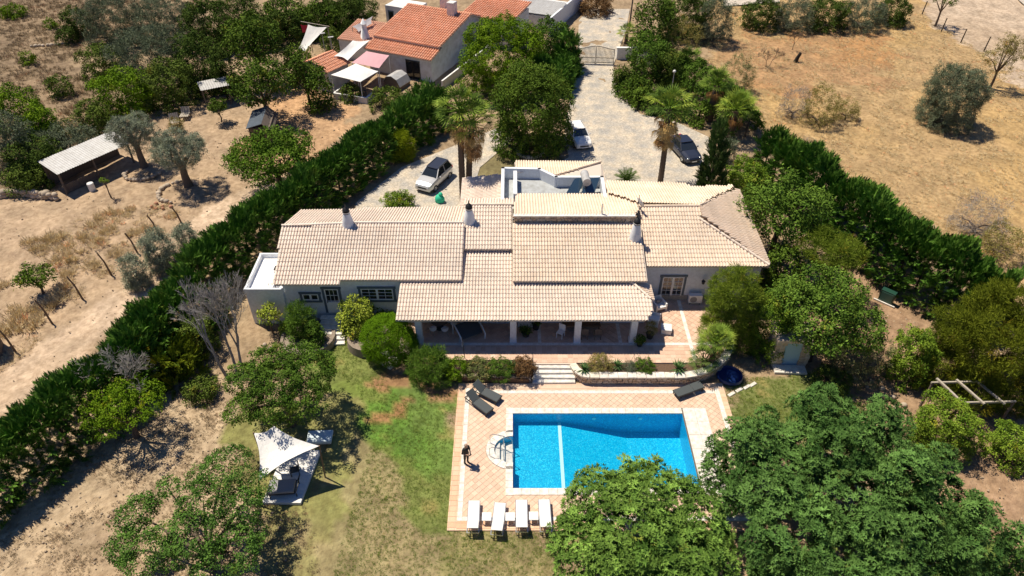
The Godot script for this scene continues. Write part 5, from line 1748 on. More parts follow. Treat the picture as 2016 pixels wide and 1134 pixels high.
func palms() -> void:
	LEAF["fan"] = [fan_leaf(11, 1.0, 0.14, 1), fan_leaf(11, 1.0, 0.25, 2), fan_leaf(10, 1.0, 0.08, 3)]
	LEAF["dead_fan"] = fan_leaf(13, 0.9, 0.55, 4)
	frond_mat("frond_green", lin(0.17, 0.26, 0.04), lin(0.03, 0.05, 0.006))
	frond_mat("frond_dark", lin(0.08, 0.14, 0.025), lin(0.02, 0.035, 0.005))
	frond_mat("frond_lime", lin(0.28, 0.36, 0.055), lin(0.04, 0.06, 0.006))
	frond_mat("frond_grey", lin(0.15, 0.22, 0.06), lin(0.02, 0.03, 0.01))
	frond_mat("frond_dead", lin(0.6, 0.42, 0.17), lin(0.03, 0.02, 0.005))
	frond_mat("frond_dead2", lin(0.36, 0.2, 0.08), lin(0.02, 0.01, 0.003))
	fan_palm("left and taller trunk of the twin fan palms beside the silver car", Vector3(-4.22, 0.74, -52.15), 8.3, Vector3(0.1, 0, -0.2), 30, 2.1, 22, ["frond_green", "frond_lime", "frond_dark"], "tall fan palms behind the villa")
	fan_palm("right trunk of the twin fan palms behind the roof terrace", Vector3(-3.7, 0.75, -52.47), 7.2, Vector3(0.5, 0, 0.1), 28, 2.0, 28, ["frond_green", "frond_lime", "frond_dark"], "tall fan palms behind the villa")
	fan_palm("single tall fan palm with a brown skirt beside the dark blue car", Vector3(13.22, 0.8, -54.91), 7.1, Vector3(-0.1, 0, -0.3), 30, 2.05, 34, ["frond_green", "frond_dark", "frond_lime"], "tall fan palms behind the villa", 0.22)
	fan_palm("fan palm with a thick trunk at the back of the planting by the dry field", Vector3(20.13, 1.04, -66.82), 3.9, Vector3(0.1, 0, 0), 34, 1.7, 8, ["frond_green", "frond_dark"], "", 0.3)
	fan_palm("bright fan palm just above the dark cypress column", Vector3(21.42, 0.96, -63.23), 3.1, Vector3(0, 0, 0.1), 34, 1.9, 4, ["frond_green", "frond_lime"], "", 0.26)
	fan_palm("dark fan palm half hidden between the bushes right of the drive", Vector3(19.08, 1.21, -75.56), 2.6, Vector3.ZERO, 30, 1.6, 2, ["frond_dark", "frond_green"], "", 0.26)
	fan_palm("small fan palm above the iron gate's right post", Vector3(14.1, 1.44, -87.18), 1.2, Vector3.ZERO, 22, 1.3, 0, ["frond_lime", "frond_green"], "", 0.2)
	fan_palm("upper crown of the bushy fan palm at the terrace corner", Vector3(13.06, 0.6, -32.82), 1.9, Vector3(-0.05, 0, 0.05), 46, 1.15, 4, ["frond_grey", "frond_green", "frond_lime"], "", 0.17)
	fan_palm("lower side shoot of the bushy fan palm at the terrace corner", Vector3(12.48, 0.6, -32.45), 0.7, Vector3(-0.1, 0, 0.1), 30, 1.0, 0, ["frond_grey", "frond_dark"], "", 0.15)
	var cy := thing("cycad", "dark cycad with a low rosette of stiff fronds behind the roof", "plant", Vector3(10.11, 0.79, -54.41))
	var fe := feather_leaf(14, 1.2, 0.3)
	for k in 26:
		var e := lerpf(1.0, -0.1, float(k) / 26.0)
		piece(fe, "frond", k, LEAF["frond_dark"], cy, Transform3D(Basis(Vector3.UP, k * 2.4) * Basis(Vector3.RIGHT, -e), Vector3(0, 0.6, 0)))
	var st := MB.new()
	st.col = Color(0.12, 0.09, 0.07)
	st.lathe(Vector3(0, -0.1, 0), [Vector2(0.3, 0), Vector2(0.34, 0.4), Vector2(0.2, 0.75), Vector2(0, 0.8)], 10)
	part(st, "trunk", M.bark, cy)
	# the cypress column
	var c := thing("cypress", "tall dark column of cypress beside the dark blue car", "tree", Vector3(17.04, 0.76, -52.78))
	var lobes: Array = []
	for i in 7:
		var f := float(i) / 6.0
		lobes.append([Vector3(0.12 * sin(i * 2.0), 0.7 + 5.4 * f, 0.1 * cos(i * 1.7)), Vector3(1.12 - 0.62 * f * f, 1.2, 1.12 - 0.62 * f * f)])
	limbs(c, 0.15, [Vector3(0, 4, 0)], Color(0.14, 0.1, 0.08), 3)
	crown(c, "crown", "cypress", lobes, 1.3, 0.85, 55, -0.2, 1.6)

func shrubs() -> void:
	var dome := thing("dome_bush", "large clipped dome bush, bright green, at the porch's left corner", "shrub", Vector3(-8.23, 0.1, -34.17))
	crown(dome, "crown", "box", [[Vector3(0, 1.3, 0), Vector3(1.85, 1.8, 1.75)], [Vector3(0.4, 0.9, 0.1), Vector3(1.6, 1.3, 1.5)]], 2.6, 0.5, 12, -0.9, 0.2, 0.08)
	limbs(dome, 0.12, [Vector3(0, 1.2, 0), Vector3(0.6, 1.1, 0.2), Vector3(-0.6, 1.1, 0)], Color(0.14, 0.1, 0.08), 2)
	tree("soft_bush", "soft rounded deep green bush at the left end of the flower bed", "shrub", "soft", -5.38, 0.1, -32.2, 1.5, 0.95, 0, 0.75, "", 6, -0.1, 1.2)
	tree("flowering_shrub", "shrub with yellow-green speckled leaves left of the clipped dome", "shrub", "speckled", -10.67, 0, -36.2, 1.25, 1.48, 0.3, 0.7, "", 7, 0.05)
	tree("green_shrub", "dark green shrub under the wide left wing window", "shrub", "carob", -9.43, 0, -37.66, 1.15, 0.57, 0.3, 0.7, "", 5)
	tree("grassy_shrub", "grey-green grassy shrub under the small window", "shrub", "soft", -14.41, 0, -35.81, 1.03, 1.37, 0.3, 0.75, "", 6)
	tree("green_shrub", "bright green shrub left of the door steps", "shrub", "garden", -13.39, 0, -35.11, 0.82, 0.94, 0.2, 0.7, "", 6)
	tree("yellow_shrub", "small yellow-green tree against the annex wall", "shrub", "speckled", -16.7, 0, -36.31, 0.9, 0.79, 0.8, 0.7, "", 5, 0.1)
	tree("yellow_shrub", "pale shoot of a shrub by the annex corner", "shrub", "citrus", -15.63, 0, -36.06, 0.42, 0.63, 0.1, 0.6, "", 4)
	tree("golden_conifer", "small yellow-green conifer on the drive's left edge", "shrub", "golden", -10.25, 0.88, -59.24, 1.08, 1.54, 0.1, 0.9, "", 6)
	tree("round_bush", "little clipped ball beside the hedge above the silver car", "shrub", "box", -7.91, 0.94, -62.14, 0.49, 0.43, 0, 0.6, "", 3, -0.3)
	tree("leafy_shrub", "yellow-green shrub peeping over the left wing's back roof", "shrub", "citrus", -9.68, 0.72, -51.15, 1.46, 0.66, 0.1, 0.9, "", 6)
	tree("bed_shrub", "low tangle of reddish flowering plants left in the flower bed", "shrub", "ground_flower", -2.08, 0.45, -32.09, 1, 0.45, 0, 0.55, "", 6, 0.05)
	tree("bed_shrub", "green middle tuft of the flower bed", "shrub", "garden", -0.76, 0.45, -32.05, 0.95, 0.5, 0, 0.55, "", 6, 0.05)
	tree("bed_shrub", "brownish plants at the right end of the flower bed, beside the steps", "shrub", "red_bush", 0.79, 0.5, -32.09, 0.8, 0.55, 0, 0.55, "", 6, 0.1)
	tree("bed_shrub", "feathery green plants spilling beside the soft rounded bush", "shrub", "lentisk", -3.66, 0.4, -32.05, 0.9, 0.55, 0, 0.6, "", 5)
	for q in [["agave_plant", "pale agave rosette in the flower bed left of the steps", Vector3(0.03, 0.75, -32.17), 1.3], ["agave_plant", "big green agave rosette at the right of the stone planter", Vector3(10.75, 0.7, -32.12), 1.5], ["agave_plant", "bright agave rosette at the planter's left end by the steps", Vector3(4.66, 0.7, -32.03), 1.25], ["agave_plant", "small agave rosette in the middle of the stone planter", Vector3(6.84, 0.68, -32.37), 1.2]]:
		var a := thing(q[0], q[1], "plant", q[2])
		var s: float = q[3]
		copies("leaves", LEAF["agave"][0], LEAF["agave"][1], [Transform3D(Basis.from_scale(Vector3.ONE * s * 1.35), Vector3.ZERO), Transform3D(Basis(Vector3.UP, 0.4).scaled(Vector3.ONE * s * 1.1), Vector3(0, 0.08, 0)), Transform3D(Basis(Vector3.UP, 0.9).scaled(Vector3(0.8, 1.2, 0.8) * s), Vector3(0, 0.1, 0))], [Color(0.1, 0.19, 0.07), Color(0.16, 0.28, 0.1), Color(0.24, 0.36, 0.14)], a).set_meta("kind", "stuff")
	tree("spiky_plant", "tall spiky brown-green plants at the planter's left half", "plant", "dry_bush", 5.76, 0.62, -32.43, 0.85, 0.45, 0, 0.5, "", 6, 0.1)
	tree("planter_plant", "low green plants right of the middle of the planter", "plant", "garden", 8.58, 0.62, -32.29, 0.75, 0.25, 0, 0.45, "", 5, 0.1)
	tree("planter_plant", "grey low plants in the middle of the planter", "plant", "wild_olive", 7.66, 0.62, -32.29, 0.5, 0.28, 0, 0.45, "", 4, 0.1)
	tree("yucca", "yellow-green spiky plant among stones near the tin shelter", "plant", "citrus", -33.55, 1.25, -77.71, 0.81, 0.53, 0, 0.7, "", 4, 0.1)
	tree("dry_sprig", "dry yellow bush near the wooden chairs on the yard", "shrub", "dry_bush", -33.32, 0.99, -64.57, 0.8, 0.68, 0.2, 0.7, "", 4, 0.2, 0.7)
	tree("low_plants", "low plants against the dirt at the thin grey shrub's foot", "shrub", "scrub", 20.53, 0, -31.29, 1.3, 0.58, 0, 0.6, "", 5, 0.2)

func bare_tree(called: String, label: String, at: Vector3, h: float, spread: float, tone: Color, sd: int, stems: Array, group := "") -> void:
	var t := thing(called, label, "bare tree", at, 0.0, group)
	var r := RandomNumberGenerator.new()
	r.seed = sd
	var trunk := MB.new()
	trunk.col = tone * 0.8
	var tw := MB.new()
	tw.col = tone
	for s in stems:
		var todo: Array = [[s[0], s[1], h * 0.36, 0.016 * h, 0]]
		while todo.size():
			var q: Array = todo.pop_back()
			var e: Vector3 = q[0] + (q[1] as Vector3) * q[2]
			var lvl: int = q[4]
			var m: Vector3 = (q[0] as Vector3).lerp(e, 0.5) + rand_dir(r) * q[2] * 0.07
			(trunk if lvl < 2 else tw).tube([q[0], m, e], [q[3], q[3] * 0.8, q[3] * 0.62], 5 if lvl < 2 else 3, false)
			if lvl < (6 if h > 4.5 else 5):
				for k in (3 if lvl < 5 else 2):
					var d := ((q[1] as Vector3) + rand_dir(r) * (0.75 if lvl else 0.6) * spread + Vector3.UP * 0.12).normalized()
					todo.append([(q[0] as Vector3).lerp(e, r.randf_range(0.65, 1.0)), d, float(q[2]) * r.randf_range(0.6, 0.78), maxf(float(q[3]) * 0.55, 0.011), lvl + 1])
	part(trunk, "trunk", M.bark, t)
	part(tw, "twigs", M.bark, t).set_meta("kind", "stuff")

func bare_trees() -> void:
	var grey := Color(0.44, 0.42, 0.41)
	bare_tree("bare_tree", "large bare grey tree in front of the white annex", Vector3(-17.98, 0, -32.29), 7.0, 0.6, grey, 3, [[Vector3(0, -0.1, 0), Vector3(-0.12, 0.95, -0.25).normalized()], [Vector3(0.5, -0.1, 0.2), Vector3(-0.05, 0.95, -0.3).normalized()], [Vector3(-0.7, -0.1, 0.1), Vector3(-0.16, 0.95, -0.1).normalized()]])
	bare_tree("bare_tree", "bare grey tree standing behind the flat-topped tree at left", Vector3(-24.28, 0, -29.1), 5.0, 1.05, grey, 5, [[Vector3(0, 0, 0), Vector3(-0.1, 0.9, -0.35).normalized()], [Vector3(0.3, 0, 0), Vector3(0.3, 0.85, -0.2).normalized()]])
	var br := Color(0.2, 0.15, 0.11)
	bare_tree("dead_sapling", "leafless sapling in the upper dry field beside a burnt stump", Vector3(34.12, 1.4, -85.12), 2.6, 0.8, br, 8, [[Vector3.ZERO, Vector3(0.05, 1, 0)]])
	bare_tree("dead_sapling", "bushy leafless sapling at the upper left of the dry field", Vector3(29.53, 1.3, -80.06), 2.4, 1.1, br, 9, [[Vector3.ZERO, Vector3(-0.2, 1, 0)], [Vector3(0.3, 0, 0), Vector3(0.3, 1, 0)]])
	var s := thing("stump", "short burnt leaning stump in the dry field", "stump", Vector3(33.4, 1.33, -81.5))
	var b := MB.new()
	b.col = Color(0.03, 0.025, 0.02)
	b.tube([Vector3(0, -0.1, 0), Vector3(0.1, 0.5, 0), Vector3(0.35, 1.1, 0)], [0.3, 0.22, 0.17], 8)
	part(b, "wood", M.bark, s)

func scatter(called: String, kind: String, poly: PackedVector2Array, n: int, size: float, patch: float, sd: int) -> void:
	var spec: Array = LEAF[kind]
	var r := RandomNumberGenerator.new()
	r.seed = sd
	var lo := poly[0]
	var hi := poly[0]
	for p in poly:
		lo = lo.min(p)
		hi = hi.max(p)
	var xf: Array = []
	var cols: Array = []
	for i in n:
		var p := Vector2(r.randf_range(lo.x, hi.x), r.randf_range(lo.y, hi.y))
		var w := wob.get_noise_2d(p.x * 4.0 + sd, p.y * 4.0)
		if w < patch or not inside(p, poly):
			continue
		var s := size * r.randf_range(0.6, 1.3) * (1.0 + 0.6 * (w - patch))
		xf.append(Transform3D(Basis(Vector3.UP, r.randf() * TAU).scaled(Vector3(s, s * r.randf_range(0.6, 1.1), s)), Vector3(p.x, ground_y(p.x, p.y) - 0.02, p.y)))
		cols.append(tint(spec, r, 0.35 * w + 0.1))
	var o := copies(called, spec[0], spec[1], xf, cols, self)
	o.set_meta("kind", "stuff")
	o.set_meta("label", {"straw": "dry straw-coloured grass", "brown_grass": "brown dry grass and weeds", "turf": "short garden grass", "dry_bush": "dry yellowish weeds"}[kind] + " covering the ground, patch %s" % ["of the right field", "of the upper left slope", "of the track verge", "of the lower left ground", "of the lawn", "of the right garden"][sd % 6])
	o.set_meta("category", "grass")

func dry_grass() -> void:
	var pb := MB.new()
	pb.ball(Vector3.ZERO, Vector3(1, 0.6, 0.8), 5, 3)
	var pm := pb.mesh()
	for z in [["pebbles", "loose pale pebbles and clods on the bare ground at the lower left", PackedVector2Array([Vector2(-30.45, -23.63), Vector2(-23.54, -32.2), Vector2(-19.47, -34.08), Vector2(-16.4, -27.2), Vector2(-12.45, -22.33), Vector2(-10.07, -16.69), Vector2(-27.34, -16.69)]), 2600], ["pebbles", "loose pebbles on the dirt yard and track at the left", PackedVector2Array([Vector2(-45.83, -50.31), Vector2(-34.37, -78.94), Vector2(-15.94, -66.6), Vector2(-21.35, -51.84), Vector2(-27.62, -37.12), Vector2(-33.48, -28.78)]), 2500], ["pebbles", "stones and bark litter on the soil of the right garden", PackedVector2Array([Vector2(19.68, -32.2), Vector2(27.21, -41.39), Vector2(30.11, -33.13), Vector2(33.46, -29.6), Vector2(25.96, -16.69), Vector2(24.89, -19.34), Vector2(24.14, -27.2)]), 2000]]:
		var poly: PackedVector2Array = z[2]
		var lo := poly[0]
		var hi := poly[0]
		for p in poly:
			lo = lo.min(p)
			hi = hi.max(p)
		var xf: Array = []
		var cols: Array = []
		for i in z[3]:
			var p := Vector2(rng.randf_range(lo.x, hi.x), rng.randf_range(lo.y, hi.y))
			if not inside(p, poly):
				continue
			var sz := 0.02 + 0.08 * pow(rng.randf(), 3.0)
			xf.append(Transform3D(Basis(Vector3.UP, rng.randf() * TAU).scaled(Vector3.ONE * sz), Vector3(p.x, ground_y(p.x, p.y) + 0.01, p.y)))
			var g := rng.randf_range(0.6, 1.25)
			cols.append(Color(0.5 * g, 0.4 * g, 0.29 * g))
		var o := copies(z[0], pm, M.bark, xf, cols, self)
		tag(o, z[1], "pebbles", "", "stuff")
	scatter("field_grass", "straw", PackedVector2Array([Vector2(26.43, -98.72), Vector2(54.8, -98.72), Vector2(57.13, -81.8), Vector2(64.66, -71.18), Vector2(42.86, -37.12), Vector2(36.62, -40.33), Vector2(31.18, -54.25), Vector2(25.18, -65.52), Vector2(22.62, -80.35)]), 26000, 0.5, -0.25, 6)
	scatter("slope_grass", "brown_grass", PackedVector2Array([Vector2(-88.23, -111.61), Vector2(-34.14, -111.61), Vector2(-51.41, -80.35), Vector2(-39.75, -66.6), Vector2(-44.49, -57.69), Vector2(-50.32, -53.43)]), 30000, 0.75, -0.25, 7)
	scatter("verge_grass", "straw", PackedVector2Array([Vector2(-38.09, -36.59), Vector2(-35.2, -39.27), Vector2(-33.17, -41.39), Vector2(-37.82, -44.73), Vector2(-39.24, -45.97), Vector2(-36.04, -49.55), Vector2(-29.66, -51.84), Vector2(-26.82, -49.93), Vector2(-29.84, -44.73), Vector2(-31.35, -39.8), Vector2(-32.75, -34.56), Vector2(-34.32, -31.31)]), 5000, 0.6, -0.05, 8)
	scatter("rough_grass", "brown_grass", PackedVector2Array([Vector2(-29.68, -22.33), Vector2(-20, -33.6), Vector2(-16.4, -27.2), Vector2(-13.29, -25.72), Vector2(-10.45, -20.79), Vector2(-9.08, -16.69), Vector2(-27.34, -16.69)]), 13000, 0.3, -0.1, 9)
	scatter("lawn_grass", "turf", PackedVector2Array([Vector2(-14.33, -34.08), Vector2(-12.26, -35.82), Vector2(-9.43, -34.56), Vector2(-7.55, -30.65), Vector2(-3.5, -30.65), Vector2(-3.51, -20.94), Vector2(3.83, -20.88), Vector2(3.54, -17.19), Vector2(-9.18, -17.19), Vector2(-8.32, -27.2), Vector2(-10.09, -31.31)]), 22000, 0.2, -0.6, 10)
	scatter("garden_grass", "turf", PackedVector2Array([Vector2(13.65, -31.98), Vector2(18.35, -32.2), Vector2(22.81, -30.01), Vector2(20.53, -25.72), Vector2(13.38, -26.82)]), 6000, 0.2, -0.6, 11)
	# tall dry clumps on the left verge, each a plant of its own
	var k := 0
	for q in [[Vector3(-38.49, 0.68, -46.1), 1.2], [Vector3(-37.39, 0.64, -45.34), 1.1], [Vector3(-36.93, 0.7, -46.64), 1.4], [Vector3(-35.24, 0.63, -45.22), 1.3], [Vector3(-35.11, 0.5, -43.86), 1.5], [Vector3(-34.1, 0.56, -44.44), 1.2], [Vector3(-34.27, 0.7, -46.64), 1.2], [Vector3(-34.64, 0.7, -48.8), 1.2], [Vector3(-34.3, 0.7, -49.93), 1.3], [Vector3(-32.89, 0.7, -47.7), 1.1], [Vector3(-32.96, 0.67, -45.97), 1.3], [Vector3(-32.35, 0.44, -43.3), 1.0], [Vector3(-31.12, 0.56, -44.44), 1.0], [Vector3(-33.55, 0.22, -41.39), 1.1], [Vector3(-33.52, 0.07, -39.8), 1.4], [Vector3(-33.83, 0.35, -42.47), 1.0], [Vector3(-35.75, 0, -38.2), 1.5], [Vector3(-34.09, 0, -37.12), 1.5], [Vector3(-34.01, 0.01, -38.74), 1.3], [Vector3(-35.24, 0, -36.59), 1.4], [Vector3(-38.27, 0.19, -41.13), 0.9], [Vector3(-32.52, 0.72, -50.91), 0.7], [Vector3(-33.39, 0.71, -50.31), 0.7], [Vector3(-30.67, 0.7, -47.34), 1.0], [Vector3(-28.53, 0.7, -49.93), 1.0], [Vector3(-29.93, 0.7, -48.06), 1.0]]:
		k += 1
		var o := thing("dry_clump", "tall clump of dry straw grass beside the fence posts along the track", "grass", q[0], 0.0, "dry grass clumps along the track")
		var xf: Array = []
		var cols: Array = []
		for i in 20:
			var d := rand_dir(rng) * Vector3(0.5, 0, 0.5) * float(q[1])
			var s := rng.randf_range(0.9, 1.6) * float(q[1])
			xf.append(Transform3D(Basis(Vector3.UP, rng.randf() * TAU).scaled(Vector3(s * 0.8, s * 0.85, s * 0.8)), d))
			cols.append(tint(LEAF["straw"], rng, 0.1))
		copies("blades", LEAF["straw"][0], LEAF["straw"][1], xf, cols, o).set_meta("kind", "stuff")

func sail(parent: Node, called: String, m: Material, c: Array, sag: float, pull := 0.12) -> void:
	# cloth stretched between four corners (two may meet), edges drawn in, middle hanging
	var b := MB.new()
	var n := 10
	var g: Array = []
	var mid: Vector3 = (c[0] + c[1] + c[2] + c[3]) * 0.25
	for j in n + 1:
		for i in n + 1:
			var u := float(i) / n
			var v := float(j) / n
			var p: Vector3 = (c[0] as Vector3).lerp(c[1], u).lerp((c[3] as Vector3).lerp(c[2], u), v)
			var e := 4.0 * u * (1.0 - u) * absf(2.0 * v - 1.0) + 4.0 * v * (1.0 - v) * absf(2.0 * u - 1.0)
			p = p.lerp(mid, pull * minf(e, 1.0))
			p.y -= sag * 4.0 * u * (1.0 - u) * 4.0 * v * (1.0 - v) - 0.03 * wob.get_noise_2d(u * 60.0, v * 60.0)
			g.append(p)
	for side in 2:
		for j in n:
			for i in n:
				var a := j * (n + 1) + i
				var d := Vector3(0, -0.012 * side, 0)
				if side:
					b.quad(g[a] + d, g[a + 1] + d, g[a + n + 2] + d, g[a + n + 1] + d)
				else:
					b.quad(g[a + n + 1], g[a + n + 2], g[a + 1], g[a])
	part(b, called, m, parent)

func poles(parent: Node, m: Material, list: Array, r := 0.05) -> void:
	for q in list:
		var b := MB.new()
		b.tube([q[0], q[1]], [r, r * 0.9], 8)
		part(b, "pole", m, parent)

func neighbour_house() -> void:
	var red := [Color(0.78, 0.37, 0.23), Color(0.72, 0.32, 0.19), Color(0.84, 0.45, 0.31), Color(0.76, 0.4, 0.27)]
	var yaw := -0.432
	var h := thing("neighbour_house", "white house with orange tiled roof in two steps, at the top", "house", Vector3(-8.92, 1.1, -75.96), yaw)
	var body := MB.new()
	body.slab([Vector3(0, -0.3, 0), Vector3(0, 2.7, 0), Vector3(0, 3.15, -1.9), Vector3(0, 3.3, -2.0), Vector3(0, 4.6, -9.4), Vector3(0, 3.2, -13.0), Vector3(0, -0.3, -13.0)], Vector3(-8.2, 0, 0))
	part(body, "wall", M.old_plaster, h)
	roof(h, "lower_roof", [Vector3(-8.45, 2.72, 0.3), Vector3(0.2, 2.72, 0.3), Vector3(0.2, 3.25, -2.0), Vector3(-8.45, 3.25, -2.0)], Vector3.RIGHT, red, 0.12, 0.3, 0.5)
	roof(h, "upper_roof", [Vector3(-8.45, 3.5, -1.7), Vector3(0.2, 3.5, -1.7), Vector3(0.2, 4.75, -9.4), Vector3(-8.45, 4.75, -9.4)], Vector3.RIGHT, red, 0.14, 0.3, 0.5)
	roof(h, "rear_slope", [Vector3(0.2, 3.3, -13.2), Vector3(-8.45, 3.3, -13.2), Vector3(-8.45, 4.75, -9.42), Vector3(0.2, 4.75, -9.42)], -Vector3.RIGHT, red, 0.14, 0.3, 0.5)
	ridge(h, Vector3(-8.4, 4.83, -9.4), Vector3(0.1, 4.83, -9.4), Color(0.66, 0.3, 0.18), 0.1)
	for q in [[Vector3(-1.9, 5.0, -8.7), Vector3(0.9, 2.3, 0.9)], [Vector3(-4.3, 5.1, -11.0), Vector3(0.7, 2.6, 0.7)]]:
		var b := MB.new()
		b.box(q[0], q[1], 0.0, 0.04)
		part(b, "chimney", M.old_plaster, h)
	var bb := MB.new()
	bb.box(Vector3(0.9, 1.7, -14.6), Vector3(6.4, 3.9, 5.6))
	part(bb, "wall", M.old_plaster, h)
	roof(h, "block_roof", [Vector3(-2.5, 3.72, -11.7), Vector3(4.3, 3.72, -11.7), Vector3(4.3, 4.3, -17.6), Vector3(-2.5, 4.3, -17.6)], Vector3.RIGHT, red, 0.12, 0.3, 0.5)
	window(h, "window", Vector3(2.2, 1.5, -11.8), 0.9, 1.1, 1, 1, 1, 0.0, true)
	window(h, "window", Vector3(3.4, 1.5, -11.8), 0.8, 1.1, 1, 1, 1, 0.0, true)
	window(h, "door", Vector3(0.85, 0.1, -11.8), 0.8, 2.1, 1, 1, 1, 0.0, true)
	window(h, "sliding_door", Vector3(-2.35, 0.1, 0.0), 1.8, 2.1, 1, 1, 2, 0.0, false, M.black_metal, false)
	var ws := MB.new()
	ws.box(Vector3(4.35, 0.8, -4.8), Vector3(0.2, 1.6, 12.0))
	part(ws, "side_wall", M.old_plaster, h, Transform3D(Basis(Vector3.UP, 0.0), Vector3(-2.4, -0.5, 0)))
	# small outbuilding, tiled
	var s := thing("tiled_outbuilding", "small outbuilding with a hipped orange tile roof left of the white canopy", "shed", Vector3(-20.3, 1.1, -75.6), -0.6)
	var sb := MB.new()
	sb.box(Vector3(0, 1.1, 0), Vector3(3.4, 2.6, 3.0))
	part(sb, "wall", M.old_plaster, s)
	roof(s, "front_slope", [Vector3(1.9, 2.4, 1.75), Vector3(1.9, 2.4, -1.75), Vector3(-0.5, 3.2, -1.75), Vector3(-0.5, 3.2, 1.75)], Vector3(0, 0, -1), red, 0.1, 0.25, 0.42)
	roof(s, "rear_slope", [Vector3(-1.9, 2.6, -1.75), Vector3(-1.9, 2.6, 1.75), Vector3(-0.52, 3.2, 1.75), Vector3(-0.52, 3.2, -1.75)], Vector3(0, 0, 1), red, 0.1, 0.25, 0.42)
	# low annex with the salmon roof
	var a := thing("low_annex", "low white annex with a flat salmon tile roof and a small white chimney", "house", Vector3(-16.9, 1.3, -83.9), -0.35)
	var ab := MB.new()
	ab.box(Vector3(0, 1.1, 0), Vector3(5.6, 2.4, 4.6))
	part(ab, "wall", M.old_plaster, a)
	roof(a, "annex_roof", [Vector3(-2.9, 2.35, 2.4), Vector3(2.9, 2.35, 2.4), Vector3(2.9, 3.0, -2.4), Vector3(-2.9, 3.0, -2.4)], Vector3.RIGHT, [Color(0.72, 0.4, 0.28), Color(0.76, 0.45, 0.33)], 0.1, 0.25, 0.42)
	var ch := MB.new()
	ch.lathe(Vector3(0.3, 2.2, 1.4), [Vector2(0.75, 0), Vector2(0.5, 0.9), Vector2(0.36, 1.4), Vector2(0.36, 1.9), Vector2(0.42, 1.95), Vector2(0.2, 2.3), Vector2(0, 2.6)], 4)
	part(ch, "chimney", M.plaster, a)
	window(a, "door", Vector3(1.6, 0.05, 2.3), 0.9, 1.9, 1, 1, 1, 0.0, false, M.black_metal, false)
	# small white building behind
	var w := thing("white_annex", "small flat white building with a dark door behind the tiled house", "house", Vector3(-13.6, 1.6, -93.4), -0.43)
	var wb := MB.new()
	wb.box(Vector3(0, 1.2, 0), Vector3(4.4, 2.8, 3.0))
	part(wb, "wall", M.old_plaster, w)
	window(w, "door", Vector3(-1.4, 0.05, 1.5), 0.8, 1.9, 1, 1, 1, 0.0, false, M.trim, false)
	# canopies and sails
	var c := thing("white_canopy", "rumpled white canopy on poles over the neighbour's terrace", "canopy", Vector3(-16.7, 1.15, -73.0))
	sail(c, "cloth", M.canvas, [Vector3(-2.5, 2.4, 0.5), Vector3(-0.3, 2.55, -2.2), Vector3(2.4, 2.4, -0.4), Vector3(0.9, 2.3, 2.1)], -0.28, 0.05)
	poles(c, M.white_paint, [[Vector3(-2.45, 0, 0.5), Vector3(-2.45, 2.4, 0.5)], [Vector3(2.3, 0, -0.4), Vector3(2.3, 2.4, -0.4)], [Vector3(0.85, 0, 2.05), Vector3(0.85, 2.3, 2.05)], [Vector3(-0.3, 0, -2.1), Vector3(-0.3, 2.5, -2.1)], [Vector3(-2.45, 2.38, 0.5), Vector3(0.85, 2.28, 2.05)], [Vector3(0.85, 2.28, 2.05), Vector3(2.3, 2.36, -0.4)]])
	c = thing("pink_canopy", "faded pink awning between the white canopy and the house", "canopy", Vector3(-15.5, 1.2, -76.2))
	sail(c, "cloth", M.pink_canvas, [Vector3(-2.0, 2.5, 0.8), Vector3(-0.8, 2.7, -2.0), Vector3(1.9, 2.65, -0.9), Vector3(1.15, 2.35, 1.95)], -0.12, 0.02)
	poles(c, M.white_paint, [[Vector3(-1.95, 0, 0.8), Vector3(-1.95, 2.5, 0.8)], [Vector3(1.1, 0, 1.9), Vector3(1.1, 2.35, 1.9)], [Vector3(1.85, 0, -0.9), Vector3(1.85, 2.6, -0.9)]])
	c = thing("white_sail", "white shade sail hung between the tiled outbuilding and the house", "shade sail", Vector3(-17.8, 1.3, -77.9))
	sail(c, "cloth", M.canvas, [Vector3(-1.6, 2.9, 1.9), Vector3(-0.3, 3.1, -2.2), Vector3(1.6, 3.0, -2.6), Vector3(0.0, 2.8, 2.9)], 0.35)
	poles(c, M.white_paint, [[Vector3(-1.6, 0, 1.9), Vector3(-1.6, 2.9, 1.9)]])
	c = thing("tilted_sail", "tilted pale grey shade sail on poles at the back of the yard", "shade sail", Vector3(-23.4, 1.5, -83.2))
	sail(c, "cloth", M.canvas, [Vector3(-1.6, 1.2, 1.3), Vector3(-0.5, 3.4, -0.7), Vector3(1.9, 3.4, 0.1), Vector3(-0.9, 1.0, 2.0)], 0.15)
	poles(c, M.pale_wood, [[Vector3(-0.55, 0, -0.75), Vector3(-0.55, 3.5, -0.75)], [Vector3(1.95, 0, 0.1), Vector3(1.95, 3.5, 0.1)], [Vector3(-1.4, 3.6, -1.05), Vector3(2.2, 3.45, 0.2)], [Vector3(-1.6, 0, 1.35), Vector3(-1.6, 1.3, 1.35)]])
	c = thing("red_cloth", "red cloth hanging from the pole beside the tilted grey sail", "cloth", Vector3(-24.3, 4.0, -84.1))
	sail(c, "cloth", M.red_cloth, [Vector3(-0.6, 0.8, 0), Vector3(0.4, 0.8, 0.1), Vector3(0.3, -0.2, 0.1), Vector3(-0.5, -0.1, 0.05)], 0.1)
	c = thing("mauve_sail", "small mauve shade sail above the low annex roof", "shade sail", Vector3(-17.6, 1.6, -84.9))
	sail(c, "cloth", M.grey_canvas, [Vector3(-1.2, 3.0, 0.9), Vector3(1.0, 3.6, -0.9), Vector3(1.0, 3.1, 0.1), Vector3(-0.4, 2.6, 1.6)], 0.1)
